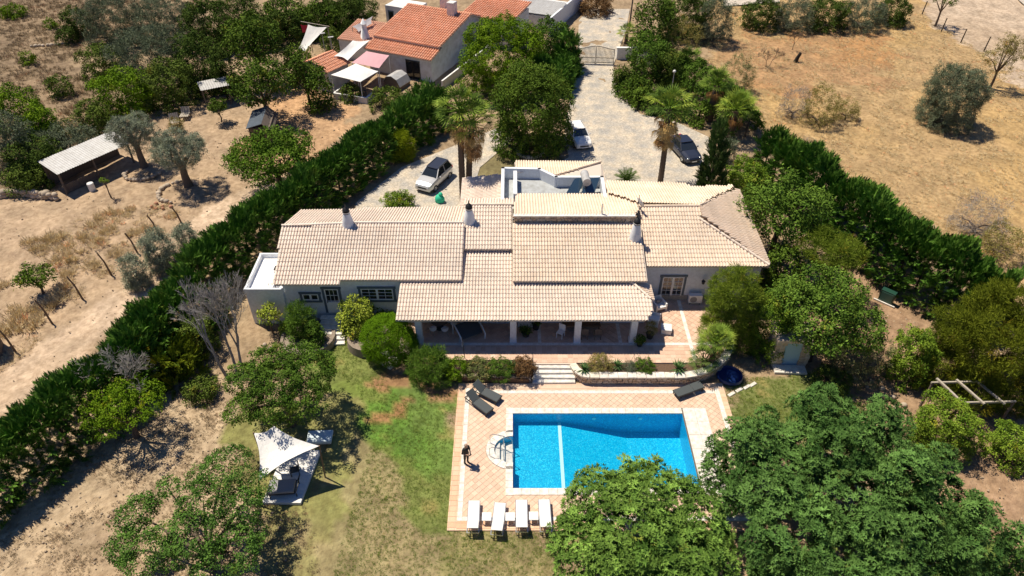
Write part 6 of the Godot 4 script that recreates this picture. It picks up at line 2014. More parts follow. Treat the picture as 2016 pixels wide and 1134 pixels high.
	poles(c, M.pale_wood, [[Vector3(-1.2, 0, 0.9), Vector3(-1.2, 3.0, 0.9)], [Vector3(1.0, 0, -0.9), Vector3(1.0, 3.6, -0.9)]])
	for q in [[Vector3(-21.9, 1.4, -81.8), "left"], [Vector3(-20.7, 1.4, -80.6), "right"]]:
		c = thing("lamp_post", "thin pole with a small panel, %s of the pair behind the outbuilding" % q[1], "lamp post", q[0])
		poles(c, M.sheet_metal, [[Vector3.ZERO, Vector3(0, 3.2, 0)]], 0.04)
		var hd := MB.new()
		hd.box(Vector3(0.05, 3.22, 0.05), Vector3(0.6, 0.05, 0.3), 0.4)
		part(hd, "head", M.sheet_metal, c)
	# playhouse-like hut with white panels
	c = thing("garden_hut", "little rounded hut with pale panels beside the neighbour's sliding door", "hut", Vector3(-12.75, 1.1, -75.1), -0.5)
	var prof := [Vector2(-1.1, 0.0), Vector2(-1.05, 0.8), Vector2(-0.55, 1.35), Vector2(0.1, 1.5), Vector2(0.75, 1.2), Vector2(1.15, 0.5), Vector2(1.15, 0.0)]
	var face: Array = []
	for p in prof:
		face.append(Vector3(p.x, p.y, 0.9))
	var fb := MB.new()
	fb.slab(face, Vector3(0, 0, -1.8))
	part(fb, "wall", M.old_wood, c)
	for i in 4:
		var pb := MB.new()
		var p0: Vector2 = prof[i + 1] * 1.03
		var p1: Vector2 = prof[i + 2] * 1.03
		pb.slab([Vector3(p0.x, p0.y, 1.05), Vector3(p1.x, p1.y, 1.05), Vector3(p1.x, p1.y, -1.0), Vector3(p0.x, p0.y, -1.0)], Vector3(0, 0.04, 0))
		part(pb, "roof_panel", M.sheet_metal, c)
	# planter wall of the terrace
	c = thing("terrace_wall", "low grey rendered wall round the neighbour's shaded terrace", "wall", Vector3(-17.2, 1.0, -71.3), -0.32)
	var pb2 := MB.new()
	pb2.box(Vector3(0, 0.35, 0), Vector3(4.0, 0.9, 0.2), 0.0, 0.02)
	pb2.box(Vector3(1.9, 0.35, -0.9), Vector3(0.2, 0.9, 1.6))
	pb2.box(Vector3(-1.95, 0.35, -1.2), Vector3(0.2, 0.9, 2.2))
	part(pb2, "wall", M.old_plaster, c)
	c = thing("garden_table", "dark covered table in the shade of the white canopy", "table", Vector3(-16.6, 1.1, -72.7), 0.3)
	var tb := MB.new()
	tb.box(Vector3(0, 0.72, 0), Vector3(1.7, 0.06, 0.9))
	part(tb, "table_top", M.old_wood, c)
	for i in 4:
		var lb := MB.new()
		lb.box(Vector3(0.75 if i & 1 else -0.75, 0.35, 0.38 if i & 2 else -0.38), Vector3(0.07, 0.7, 0.07))
		part(lb, "leg", M.old_wood, c)
	# garage and lean-to at the top
	c = thing("garage", "long white walled garage with a pale corrugated roof beside the far drive", "building", Vector3(3.2, 1.5, -95.5), -0.42)
	var gb := MB.new()
	gb.box(Vector3(0, 0.8, 0), Vector3(7.0, 1.9, 6.5))
	part(gb, "wall", M.old_plaster, c)
	corrugated(c, "roof_sheet", Vector3(-4.2, 1.9, 3.3), Vector3(8.2, 0.1, 0), Vector3(0, 0.5, -4.0), M.sheet_metal)
	var gw := MB.new()
	gw.box(Vector3(3.9, 1.1, -1.0), Vector3(0.25, 2.4, 12.0))
	part(gw, "side_wall", M.plaster, c)
	c = thing("shed_roof", "grey corrugated lean-to roof at the top edge behind the garage", "shed", Vector3(0.3, 1.6, -101.5), -0.42)
	corrugated(c, "roof_sheet", Vector3(-4.0, 2.2, 2.5), Vector3(7.0, 0.0, 0), Vector3(0, 0.3, -4.0), M.sheet_metal)
	poles(c, M.old_wood, [[Vector3(-3.8, 0, 2.3), Vector3(-3.8, 2.2, 2.3)], [Vector3(2.8, 0, 2.3), Vector3(2.8, 2.2, 2.3)], [Vector3(-3.8, 0, -1.3), Vector3(-3.8, 2.4, -1.3)], [Vector3(2.8, 0, -1.3), Vector3(2.8, 2.4, -1.3)]])
	c = thing("grey_awning", "sagging pale awning between the tiled house and the garage", "canopy", Vector3(-1.6, 1.5, -92.0))
	sail(c, "cloth", M.canvas, [Vector3(-1.5, 2.2, 1.0), Vector3(-1.2, 2.6, -1.6), Vector3(1.8, 2.4, -0.8), Vector3(1.6, 2.0, 1.4)], 0.2, 0.04)
	poles(c, M.old_wood, [[Vector3(1.6, 0, 1.4), Vector3(1.6, 2.0, 1.4)], [Vector3(1.8, 0, -0.8), Vector3(1.8, 2.4, -0.8)]])
	c = thing("roadside_wall", "pale low wall beside the lane at the top", "wall", Vector3(32.0, 1.9, -104.0))
	var rw := MB.new()
	rw.box(Vector3(0, 0.6, 0), Vector3(10.0, 1.6, 0.3))
	part(rw, "wall", M.old_plaster, c)

func corrugated(parent: Node, called: String, o: Vector3, along: Vector3, up: Vector3, m: Material) -> void:
	# single sheets side by side, each a wavy panel
	var n := int(along.length() / 0.78)
	var nn := up.cross(along).normalized()
	if nn.y < 0.0:
		nn = -nn
	for k in n:
		var b := MB.new()
		var s := 1.0 + 0.08 * sin(k * 2.7)
		b.col = Color(s, s, s)
		for i in 12:
			var t0 := (k + i / 12.0) / n
			var t1 := (k + (i + 1) / 12.0) / n
			var h0 := nn * (0.022 * sin(i * PI / 1.5 * 1.0))
			var h1 := nn * (0.022 * sin((i + 1) * PI / 1.5))
			var p0 := o + along * t0 + h0
			var p1 := o + along * t1 + h1
			b.quad(p0, p1, p1 + up, p0 + up)
			b.quad(p0 + up - nn * 0.008, p1 + up - nn * 0.008, p1 - nn * 0.008, p0 - nn * 0.008)
		part(b, called, m, parent, Transform3D(Basis(), nn * (0.006 * (k % 2))))

func yard() -> void:
	# long open shed with white corrugated roof
	var c := thing("long_shed", "long open timber shed under a white corrugated roof, left of the olives", "shed", Vector3(-38.4, 0.75, -56.4), 0.97)
	corrugated(c, "roof_sheet", Vector3(-3.1, 2.15, 1.6), Vector3(7.0, 0, 0), Vector3(0, 0.35, -2.9), M.sheet_metal)
	for q in [Vector3(-2.9, 0, 1.3), Vector3(0.2, 0, 1.3), Vector3(3.6, 0, 1.3), Vector3(-2.9, 0, -1.1), Vector3(3.6, 0, -1.1)]:
		var b := MB.new()
		b.box(q + Vector3(0, 1.05, 0), Vector3(0.13, 2.2, 0.13))
		part(b, "post", M.old_wood, c)
	var bw := MB.new()
	bw.box(Vector3(0.4, 0.8, -1.15), Vector3(6.6, 1.7, 0.08))
	part(bw, "back_wall", M.old_wood, c)
	for i in 9:
		var b := MB.new()
		b.box(Vector3(-2.7 + i * 0.32, 0.4, 1.2), Vector3(0.3, 0.85 + 0.05 * (i % 3), 0.04))
		part(b, "plank", M.old_wood, c)
	c = thing("tin_shelter", "small open shelter with a pale tin roof on thin posts", "shelter", Vector3(-31.3, 1.1, -70.9), 0.5)
	corrugated(c, "roof_sheet", Vector3(-1.4, 2.1, 1.1), Vector3(2.9, 0, 0), Vector3(0, 0.15, -2.1), M.sheet_metal)
	for i in 4:
		var b := MB.new()
		b.box(Vector3(1.25 if i & 1 else -1.25, 1.05, 0.95 if i & 2 else -0.85), Vector3(0.1, 2.1, 0.1))
		part(b, "post", M.old_wood, c)
	c = thing("yard_table", "weathered table under the small tin shelter", "table", Vector3(-31.1, 1.1, -70.8), 0.5)
	var t := MB.new()
	t.box(Vector3(0, 0.7, 0), Vector3(1.6, 0.06, 0.8))
	part(t, "table_top", M.old_wood, c)
	for i in 4:
		var b := MB.new()
		b.box(Vector3(0.7 if i & 1 else -0.7, 0.34, 0.33 if i & 2 else -0.33), Vector3(0.08, 0.68, 0.08))
		part(b, "leg", M.old_wood, c)
	# tool shed with a dark roof
	c = thing("tool_shed", "dark timber tool shed with a slanting blue-grey sheet roof", "shed", Vector3(-24.2, 0.9, -63.3), 0.12)
	for q in [[Vector3(0, 1.0, 0), Vector3(2.0, 2.0, 3.4)]]:
		var b := MB.new()
		b.box(q[0], q[1])
		part(b, "wall", M.old_wood, c)
	var rf := MB.new()
	rf.slab([Vector3(-1.15, 2.1, 1.95), Vector3(0.35, 2.5, 1.95), Vector3(0.35, 2.5, -1.95), Vector3(-1.15, 2.1, -1.95)], Vector3(0, -0.06, 0))
	part(rf, "roof", M.dark_sheet, c)
	rf = MB.new()
	rf.slab([Vector3(0.36, 2.5, 1.95), Vector3(1.25, 1.6, 1.95), Vector3(1.25, 1.6, -1.95), Vector3(0.36, 2.5, -1.95)], Vector3(0, -0.06, 0))
	part(rf, "roof", M.old_wood, c)
	for i in 6:
		var b := MB.new()
		b.box(Vector3(-0.83 + i * 0.33, 0.98, 1.72), Vector3(0.31, 1.9, 0.05))
		part(b, "plank", M.old_wood, c)
	# wooden chairs and crate
	for q in [[Vector3(-34.05, 1.02, -66.0), "slatted wooden chair in the dirt yard, nearer of the two", 0.4], [Vector3(-33.5, 1.05, -67.4), "wooden crate bench behind the slatted chair in the yard", 0.1]]:
		c = thing("wooden_chair", q[1], "chair", q[0], q[2])
		for i in 5:
			var b := MB.new()
			b.box(Vector3(-0.36 + i * 0.18, 0.42, 0.1), Vector3(0.15, 0.04, 0.9))
			part(b, "slat", M.pale_wood, c)
			b = MB.new()
			b.beam(Vector3(-0.36 + i * 0.18, 0.42, -0.38), Vector3(-0.36 + i * 0.18, 1.0, -0.66), 0.15, 0.035)
			part(b, "back_slat", M.pale_wood, c)
		for i in 4:
			var b := MB.new()
			b.box(Vector3(0.42 if i & 1 else -0.42, 0.2, 0.5 if i & 2 else -0.35), Vector3(0.08, 0.42, 0.08))
			part(b, "leg", M.old_wood, c)
	c = thing("barrel", "small white drum standing in front of the long white shed", "barrel", Vector3(-36.99, 0.78, -53.84))
	var br := MB.new()
	br.lathe(Vector3.ZERO, [Vector2(0.26, 0), Vector2(0.28, 0.05), Vector2(0.28, 0.7), Vector2(0.25, 0.75), Vector2(0.0, 0.75)], 14)
	part(br, "drum", M.old_plaster, c)
	# rough stones
	stones("stone_ring", "ring of rough stones round the foot of the larger pale olive", Vector3(-29.32, 0.77, -53.59), arc(Vector3.ZERO, 1.7, 1.6, 5.6, 18), 0.26)
	stones("stone_ring", "curved stone edging below the grey-green olive", Vector3(-33.74, 0.84, -56.98), arc(Vector3.ZERO, 1.6, 0.3, 3.2, 14), 0.26)
	stones("brick_rubble", "scatter of reddish rubble beside the large olive's ring", Vector3(-29.95, 0.73, -51.68), [Vector3(-0.6, 0, 0), Vector3(0, 0, 0.3), Vector3(0.5, 0, -0.2), Vector3(0.3, 0, 0.7), Vector3(-0.4, 0, 0.8), Vector3(0.8, 0, 0.5), Vector3(0.1, 0, -0.6), Vector3(-0.9, 0, 0.4)], 0.2, Color(0.55, 0.28, 0.18))
	stones("dry_stone_wall", "dry stone wall at the left edge below the long shed", Vector3(-42.53, 0.76, -53.02), fine([Vector3(-4.5, 0, 0.4), Vector3(0, 0, 0.0), Vector3(3.0, 0, 0.6)], 0.4), 0.42)
	stones("slope_stones", "short heap of pale stones on the dry slope", Vector3(-57.25, 1.43, -86.38), fine([Vector3(-1.6, 0, 0.3), Vector3(0.6, 0, 0.0), Vector3(2.2, 0, -0.5)], 0.4), 0.3)
	stones("garden_stones", "pale boulders scattered in the soil beside the citrus trees", Vector3(23.58, 0, -31.31), [Vector3(-1.6, 0, -1.8), Vector3(-0.9, 0, -1.2), Vector3(-1.3, 0, -0.6), Vector3(-0.3, 0, -0.4), Vector3(-0.8, 0, 0.2), Vector3(0.2, 0, 0.3), Vector3(-0.2, 0, 0.9), Vector3(0.6, 0, 1.0), Vector3(0.9, 0, 1.7), Vector3(0.3, 0, 1.9)], 0.24)
	stones("planter_stones", "row of pale stones at the edge of the garden tree bed", Vector3(-15.87, 0, -34.08), fine([Vector3(-1.0, 0, -0.9), Vector3(0.2, 0, 0.0), Vector3(0.5, 0, 1.0)], 0.45), 0.25)
	# wire fence posts along the track
	var posts := [[Vector3(-33.61, 0, -34.37), 2.3], [Vector3(-32.62, 0, -37.28), 2.1], [Vector3(-31.63, 0.08, -39.86), 2.0], [Vector3(-30.49, 0.33, -42.36), 2.0], [Vector3(-29.36, 0.59, -44.73), 1.9], [Vector3(-28.73, 0.7, -47.34), 1.7], [Vector3(-27.36, 0.7, -48.8), 1.5]]
	var named := ["nearest the left edge", "second from the left edge, beside the tall straw", "third along the track", "fourth along the track", "fifth, beside the young olives", "sixth, above the young olives", "last and furthest up the track"]
	for i in posts.size():
		var p := thing("fence_post", "leaning wooden post by the dirt track, %s" % named[i], "fence post", posts[i][0], 0.0, "fence posts along the dirt track")
		var b := MB.new()
		b.col = Color(0.2, 0.14, 0.09)
		b.tube([Vector3(0, -0.1, 0), Vector3(-0.18, float(posts[i][1]) * 0.6, -0.1), Vector3(-0.45, posts[i][1], -0.15)], [0.075, 0.06, 0.05], 6)
		part(b, "post", M.bark, p)
	var far := [Vector3(55.17, 1.64, -97.18), Vector3(54.94, 1.52, -91.02), Vector3(55.65, 1.45, -87.34), Vector3(57.27, 1.4, -84.81)]
	for i in 4:
		var p := thing("fence_post", "dark fence post along the dry field's upper right edge, %s" % ["furthest", "second furthest", "third furthest", "nearest, by the thin tree"][i], "fence post", far[i], 0.0, "fence posts of the dry field")
		var b := MB.new()
		b.col = Color(0.09, 0.07, 0.05)
		b.tube([Vector3(0, -0.1, 0), Vector3(0.1, 1.7, 0)], [0.08, 0.06], 6)
		part(b, "post", M.bark, p)
	c = thing("brown_hut", "corner of a dark hut with rubble at the left edge", "hut", Vector3(-35.4, 0.0, -34.2), 0.5)
	var hb := MB.new()
	hb.box(Vector3(0, 0.8, 0), Vector3(1.8, 1.7, 1.4))
	part(hb, "wall", M.old_wood, c)
	var rf2 := MB.new()
	rf2.slab([Vector3(-1.1, 1.66, 0.9), Vector3(1.1, 1.75, 0.9), Vector3(1.1, 1.9, -0.9), Vector3(-1.1, 1.8, -0.9)], Vector3(0, -0.06, 0))
	part(rf2, "roof", M.old_wood, c)

func stones(called: String, label: String, at: Vector3, spots: Array, size: float, tone := Color(0.5, 0.42, 0.33)) -> void:
	var t := thing(called, label, "stones", at)
	var r := RandomNumberGenerator.new()
	r.seed = hash(label)
	for p in spots:
		for e in (2 if called == "dry_stone_wall" else 1):
			var b := MB.new()
			var s := r.randf_range(0.8, 1.25)
			b.col = Color(tone.r * s, tone.g * s, tone.b * s)
			b.ball(Vector3.ZERO, Vector3(1, 0.7, 0.85) * size * r.randf_range(0.6, 1.15), 6, 4)
			part(b, "stone", M.stone, t, Transform3D(Basis(Vector3.UP, r.randf() * TAU).rotated(Vector3.RIGHT, r.randf_range(-0.3, 0.3)), p + Vector3(r.randf_range(-0.08, 0.08), size * (0.3 + 0.75 * e), r.randf_range(-0.08, 0.08))))

func loft(b: MB, rings: Array) -> void:
	# rings of equal length, each a closed loop, from front to back
	for i in rings.size() - 1:
		var n: int = rings[i].size()
		for k in n:
			var e := (k + 1) % n
			b.quad(rings[i][k], rings[i][e], rings[i + 1][e], rings[i + 1][k])
	var a: Array = rings[0]
	for k in range(1, a.size() - 1):
		b.tri(a[0], a[k], a[k + 1])
	a = rings[-1]
	for k in range(1, a.size() - 1):
		b.tri(a[0], a[k + 1], a[k])

func car_ring(z: float, hw: float, y0: float, y1: float, top: float) -> Array:
	# sill, flank, shoulder, top and back down the other side
	var o: Array = []
	for q in [Vector2(hw * 0.9, y0), Vector2(hw, y0 + (y1 - y0) * 0.35), Vector2(hw * 0.985, y0 + (y1 - y0) * 0.75), Vector2(hw * 0.9, y1), Vector2(hw * 0.55, top)]:
		o.append(Vector3(q.x, q.y, z))
	for i in 5:
		var q: Vector3 = o[4 - i]
		o.append(Vector3(-q.x, q.y, z))
	return o

func car(called: String, label: String, at: Vector3, yaw: float, paint: Material, roof_mat: Material, L: float, W: float, Hh: float, tall: bool) -> void:
	var c := thing(called, label, "car", at, yaw, "cars parked on the drive")
	var hw := W * 0.5
	var f := L * 0.5
	var belt := Hh * (0.62 if tall else 0.64)
	var hood := Hh * (0.6 if tall else 0.56)
	var body := MB.new()
	var deck := belt if tall else hood + 0.06
	loft(body, [car_ring(f, hw * 0.72, 0.34, hood * 0.66, hood * 0.68), car_ring(f - 0.1, hw * 0.88, 0.27, hood * 0.8, hood * 0.84), car_ring(f - 0.42, hw * 0.97, 0.24, hood * 0.92, hood * 0.97), car_ring(f - 1.05, hw, 0.24, hood, hood + 0.05), car_ring(f - 1.5, hw, 0.24, belt, belt + 0.02), car_ring(0.0, hw, 0.24, belt, belt + 0.02), car_ring(-f + 0.7, hw, 0.24, deck, deck + 0.02), car_ring(-f + 0.2, hw * 0.96, 0.27, deck * 0.97, deck), car_ring(-f, hw * 0.82, 0.36, deck * 0.84, deck * 0.86)])
	part(body, "body", paint, c)
	# cabin glass with the roof on it
	var zf := f - 1.25
	var zr := -f + (0.12 if tall else 0.75)
	var top := Hh - 0.05
	var g := MB.new()
	var rings: Array = []
	for q in [[zf, hw * 0.86, belt - 0.02], [zf - 0.75, hw * 0.72, top], [zr + (0.35 if tall else 0.75), hw * 0.7, top], [zr, hw * 0.8, belt - 0.02]]:
		rings.append(q)
	var zr_top: float = zr + (0.35 if tall else 0.75)
	var lo := [Vector3(-hw * 0.88, belt - 0.02, zf), Vector3(hw * 0.88, belt - 0.02, zf), Vector3(hw * 0.9, belt - 0.02, zr), Vector3(-hw * 0.9, belt - 0.02, zr)]
	var hi := [Vector3(-hw * 0.66, top, zf - 0.72), Vector3(hw * 0.66, top, zf - 0.72), Vector3(hw * 0.66, top, zr_top), Vector3(-hw * 0.66, top, zr_top)]
	g.quad(lo[0], lo[1], hi[1], hi[0])
	g.quad(lo[1], lo[2], hi[2], hi[1])
	g.quad(lo[2], lo[3], hi[3], hi[2])
	g.quad(lo[3], lo[0], hi[0], hi[3])
	part(g, "windows", M.dark_glass, c)
	var rf := MB.new()
	var rp: Array = []
	for q in [[-0.68, zf - 0.66], [-0.4, zf - 0.6], [0.4, zf - 0.6], [0.68, zf - 0.66], [0.68, zr_top - 0.06], [0.4, zr_top - 0.1], [-0.4, zr_top - 0.1], [-0.68, zr_top - 0.06]]:
		rp.append(Vector3(hw * q[0], top + 0.045, q[1]))
	rf.slab(rp, Vector3(0, -0.05, 0))
	part(rf, "roof", roof_mat, c)
	for s in [-1.0, 1.0]:
		var p := MB.new()
		p.beam(Vector3(s * hw * 0.885, belt, zf), Vector3(s * hw * 0.665, top + 0.01, zf - 0.72), 0.07, 0.06)
		p.beam(Vector3(s * hw * 0.905, belt, zr), Vector3(s * hw * 0.665, top + 0.01, zr_top), 0.1, 0.06)
		p.beam(Vector3(s * hw * 0.895, belt, (zf + zr) * 0.5 - 0.1), Vector3(s * hw * 0.668, top + 0.01, (zf + zr) * 0.5 - 0.1), 0.03, 0.09)
		part(p, "pillars", paint, c)
		var m := MB.new()
		m.ball(Vector3(s * (hw + 0.1), belt + 0.06, zf - 0.3), Vector3(0.11, 0.075, 0.07), 8, 5)
		part(m, "mirror", paint, c)
		var hl := MB.new()
		hl.ball(Vector3(s * hw * 0.66, hood * 0.76, f - 0.14), Vector3(0.19, 0.08, 0.1), 8, 5)
		part(hl, "headlight", M.plastic_white if paint != M.car_blue else M.steel, c)
		var tl := MB.new()
		tl.box(Vector3(s * hw * 0.74, deck * 0.8, -f + 0.04), Vector3(0.22, 0.2, 0.1))
		part(tl, "tail_light", M.red_cloth, c)
		if tall:
			var rr := MB.new()
			rr.tube([Vector3(s * hw * 0.6, top + 0.1, zf - 0.8), Vector3(s * hw * 0.6, top + 0.1, zr_top)], [0.022, 0.022], 6)
			part(rr, "roof_rail", M.steel, c)
		for z in [f - 0.82, -f + 0.8]:
			var wh := Node3D.new()
			wh.name = "wheel"
			if c.has_node("wheel"):
				wh.name = "wheel_%03d" % c.get_child_count()
			c.add_child(wh)
			wh.transform = Transform3D(Basis(Vector3(0, 0, 1), PI * 0.5 * s), Vector3(s * (hw - 0.09), 0.32, z))
			var ty := MB.new()
			ty.lathe(Vector3.ZERO, [Vector2(0.2, 0.1), Vector2(0.3, 0.11), Vector2(0.325, 0.07), Vector2(0.325, -0.09), Vector2(0.3, -0.11), Vector2(0.2, -0.11)], 18)
			part(ty, "tyre", M.rubber, wh, Transform3D(Basis(Vector3.RIGHT, PI), Vector3.ZERO))
			var ri := MB.new()
			ri.lathe(Vector3.ZERO, [Vector2(0.21, -0.09), Vector2(0.19, -0.07), Vector2(0.06, -0.08), Vector2(0.0, -0.095)], 12)
			for k in 5:
				ri.xbox(Transform3D(Basis(Vector3.UP, TAU * k / 5.0), Vector3(cos(TAU * k / 5.0) * 0.11, -0.09, -sin(TAU * k / 5.0) * 0.11)), Vector3(0.18, 0.02, 0.045))
			part(ri, "rim", M.steel, wh)
	var gr := MB.new()
	gr.box(Vector3(0, hood * 0.58, f - 0.035), Vector3(W * 0.5, 0.14, 0.08), 0.0)
	gr.box(Vector3(0, 0.38, f - 0.06), Vector3(W * 0.62, 0.12, 0.1), 0.0)
	part(gr, "grille", M.rubber, c)
	var pl := MB.new()
	pl.box(Vector3(0, hood * 0.42, f + 0.012), Vector3(0.5, 0.11, 0.02))
	part(pl, "number_plate", M.plastic_white, c)
	var bp := MB.new()
	bp.box(Vector3(0, 0.3, 0), Vector3(W * 0.94, 0.14, L * 0.9))
	part(bp, "sill", M.rubber, c)

func drive_things() -> void:
	car("silver_car", "small silver off-road car with a black roof on the cobbled drive", Vector3(-6.95, 0.8, -55.1), -0.45, M.car_silver, M.car_blue, 4.1, 1.78, 1.66, true)
	car("white_car", "white hatchback half hidden under the round drive tree", Vector3(6.5, 0.95, -62.6), 0.2, M.car_white, M.car_white, 4.0, 1.72, 1.46, true)
	car("dark_car", "dark blue saloon parked beside the tall single fan palm", Vector3(16.25, 0.92, -60.3), 0.27, M.car_blue, M.car_blue, 4.6, 1.82, 1.44, false)
	# the iron gate
	var g := thing("iron_gate", "double black iron gate with curved tops across the drive", "gate", Vector3(9.76, 1.32, -80.92), -0.07)
	for s in [-1.0, 1.0]:
		var l := Node3D.new()
		l.name = "gate_leaf" if s < 0.0 else "gate_leaf_001"
		g.add_child(l)
		var fr := MB.new()
		fr.box(Vector3(s * 0.06, 1.0, 0), Vector3(0.07, 2.3, 0.07))
		fr.box(Vector3(s * 2.1, 0.85, 0), Vector3(0.08, 1.9, 0.08))
		fr.box(Vector3(s * 1.08, 0.18, 0), Vector3(2.0, 0.06, 0.05))
		fr.box(Vector3(s * 1.08, 0.75, 0), Vector3(2.0, 0.05, 0.05))
		var pts: Array = []
		for i in 9:
			var t := i / 8.0
			pts.append(Vector3(s * lerpf(0.08, 2.08, t), lerpf(2.12, 1.78, sm(t)), 0))
		fr.tube(pts, [0.035, 0.035, 0.035, 0.035, 0.035, 0.035, 0.035, 0.035, 0.035], 6)
		part(fr, "frame", M.black_metal, l)
		for i in 13:
			var t := (i + 1) / 14.0
			var b := MB.new()
			var hh := lerpf(2.1, 1.78, sm(t))
			b.tube([Vector3(s * lerpf(0.08, 2.08, t), 0.18, 0), Vector3(s * lerpf(0.08, 2.08, t), hh, 0)], [0.028, 0.028], 5)
			part(b, "bar", M.black_metal, l)
	var w := thing("gate_wall", "low white wall with a flat cap right of the iron gate", "wall", Vector3(14.6, 1.3, -82.4))
	var b := MB.new()
	b.box(Vector3(0, 0.6, 0), Vector3(4.4, 1.5, 0.3))
	part(b, "wall", M.plaster, w)
	b = MB.new()
	b.box(Vector3(0, 1.4, 0), Vector3(4.6, 0.1, 0.42), 0.0, 0.01)
	part(b, "cap", M.white_paint, w)
	w = thing("mesh_gate", "pale slatted side gate half hidden behind the gate planting", "gate", Vector3(15.6, 1.3, -80.6), 0.1)
	for i in 12:
		b = MB.new()
		b.box(Vector3(-1.1 + i * 0.2, 0.7, 0), Vector3(0.12, 1.3, 0.03))
		part(b, "slat", M.white_gate, w)
	b = MB.new()
	b.box(Vector3(0, 0.25, -0.04), Vector3(2.5, 0.08, 0.04))
	b.box(Vector3(0, 1.15, -0.04), Vector3(2.5, 0.08, 0.04))
	part(b, "rails", M.white_gate, w)
	w = thing("utility_pole", "thin dark utility pole beside the far drive", "pole", Vector3(15, 1.53, -91.36))
	b = MB.new()
	b.tube([Vector3(0, -0.1, 0), Vector3(0.15, 7.0, 0)], [0.11, 0.08], 8)
	part(b, "pole", M.old_wood, w)
	w = thing("drive_lamp", "white globe lamp post among the bushes right of the drive", "lamp post", Vector3(17.5, 1.18, -73.89))
	b = MB.new()
	b.tube([Vector3.ZERO, Vector3(0, 2.0, 0)], [0.05, 0.04], 8)
	part(b, "post", M.white_paint, w)
	b = MB.new()
	b.ball(Vector3(0, 2.15, 0), Vector3(0.19, 0.19, 0.19), 10, 8)
	part(b, "globe", M.plastic_white, w)
	# kerb ring round the drive tree
	w = thing("tree_kerb", "pale kerb ring round the foot of the drive tree", "kerb", Vector3(1.75, 0.91, -60.66))
	for i in 16:
		b = MB.new()
		var a0 := TAU * i / 16.0 + 0.02
		var a1 := TAU * (i + 1) / 16.0 - 0.02
		b.slab([Vector3(cos(a0) * 1.15, 0.16, sin(a0) * 1.15), Vector3(cos(a0) * 1.4, 0.16, sin(a0) * 1.4), Vector3(cos(a1) * 1.4, 0.16, sin(a1) * 1.4), Vector3(cos(a1) * 1.15, 0.16, sin(a1) * 1.15)], Vector3(0, -0.2, 0))
		part(b, "kerb_stone", M.pale_stone, w)
	w = thing("green_tarp", "crumpled bright green bag behind the left wing roof", "bag", Vector3(-6.22, 0.74, -51.99))
	b = MB.new()
	b.col = Color(0.02, 0.5, 0.3)
	b.ball(Vector3(0, 0.3, 0), Vector3(0.45, 0.5, 0.35), 7, 5)
	b.ball(Vector3(0.1, 0.75, 0), Vector3(0.2, 0.25, 0.2), 6, 4)
	part(b, "bag", M.plain, w)

func frame_legs(t: Node, w: float, l: float, h: float, m: Material) -> void:
	for i in 4:
		var b := MB.new()
		b.box(Vector3(w if i & 1 else -w, h * 0.5, l if i & 2 else -l), Vector3(0.045, h, 0.045))
		part(b, "leg", m, t)

func lounger(called: String, label: String, at: Vector3, yaw: float, rise: float, cloth: Material, frame: Material, group: String) -> void:
	# foot end at +z, head at -z
	var t := thing(called, label, "sun lounger", at, yaw, group)
	var hy := 0.32
	var fr := MB.new()
	for s in [-0.31, 0.31]:
		fr.box(Vector3(s, hy, 0.0), Vector3(0.045, 0.05, 1.96))
	fr.box(Vector3(0, hy, 0.97), Vector3(0.62, 0.045, 0.045))
	fr.box(Vector3(0, hy, -0.97), Vector3(0.62, 0.045, 0.045))
	part(fr, "frame", frame, t)
	frame_legs(t, 0.31, 0.88, hy, frame)
	var seat := MB.new()
	seat.box(Vector3(0, hy + 0.035, 0.36), Vector3(0.6, 0.03, 1.22), 0.0, 0.01)
	part(seat, "seat_sling", cloth, t)
	var bk := MB.new()
	bk.box(Vector3(0, 0.0, -0.38), Vector3(0.6, 0.03, 0.76), 0.0, 0.01)
	part(bk, "back_sling", cloth, t, Transform3D(Basis(Vector3.RIGHT, rise), Vector3(0, hy + 0.045, -0.26)))
	if rise > 0.1:
		var st := MB.new()
		var e := Vector3(0, hy + 0.045, -0.26) + Basis(Vector3.RIGHT, rise) * Vector3(0, 0, -0.55)
		for s in [-0.26, 0.26]:
			st.beam(Vector3(s, hy, -0.85), Vector3(s, e.y, e.z), 0.03, 0.03)
		part(st, "back_strut", frame, t)

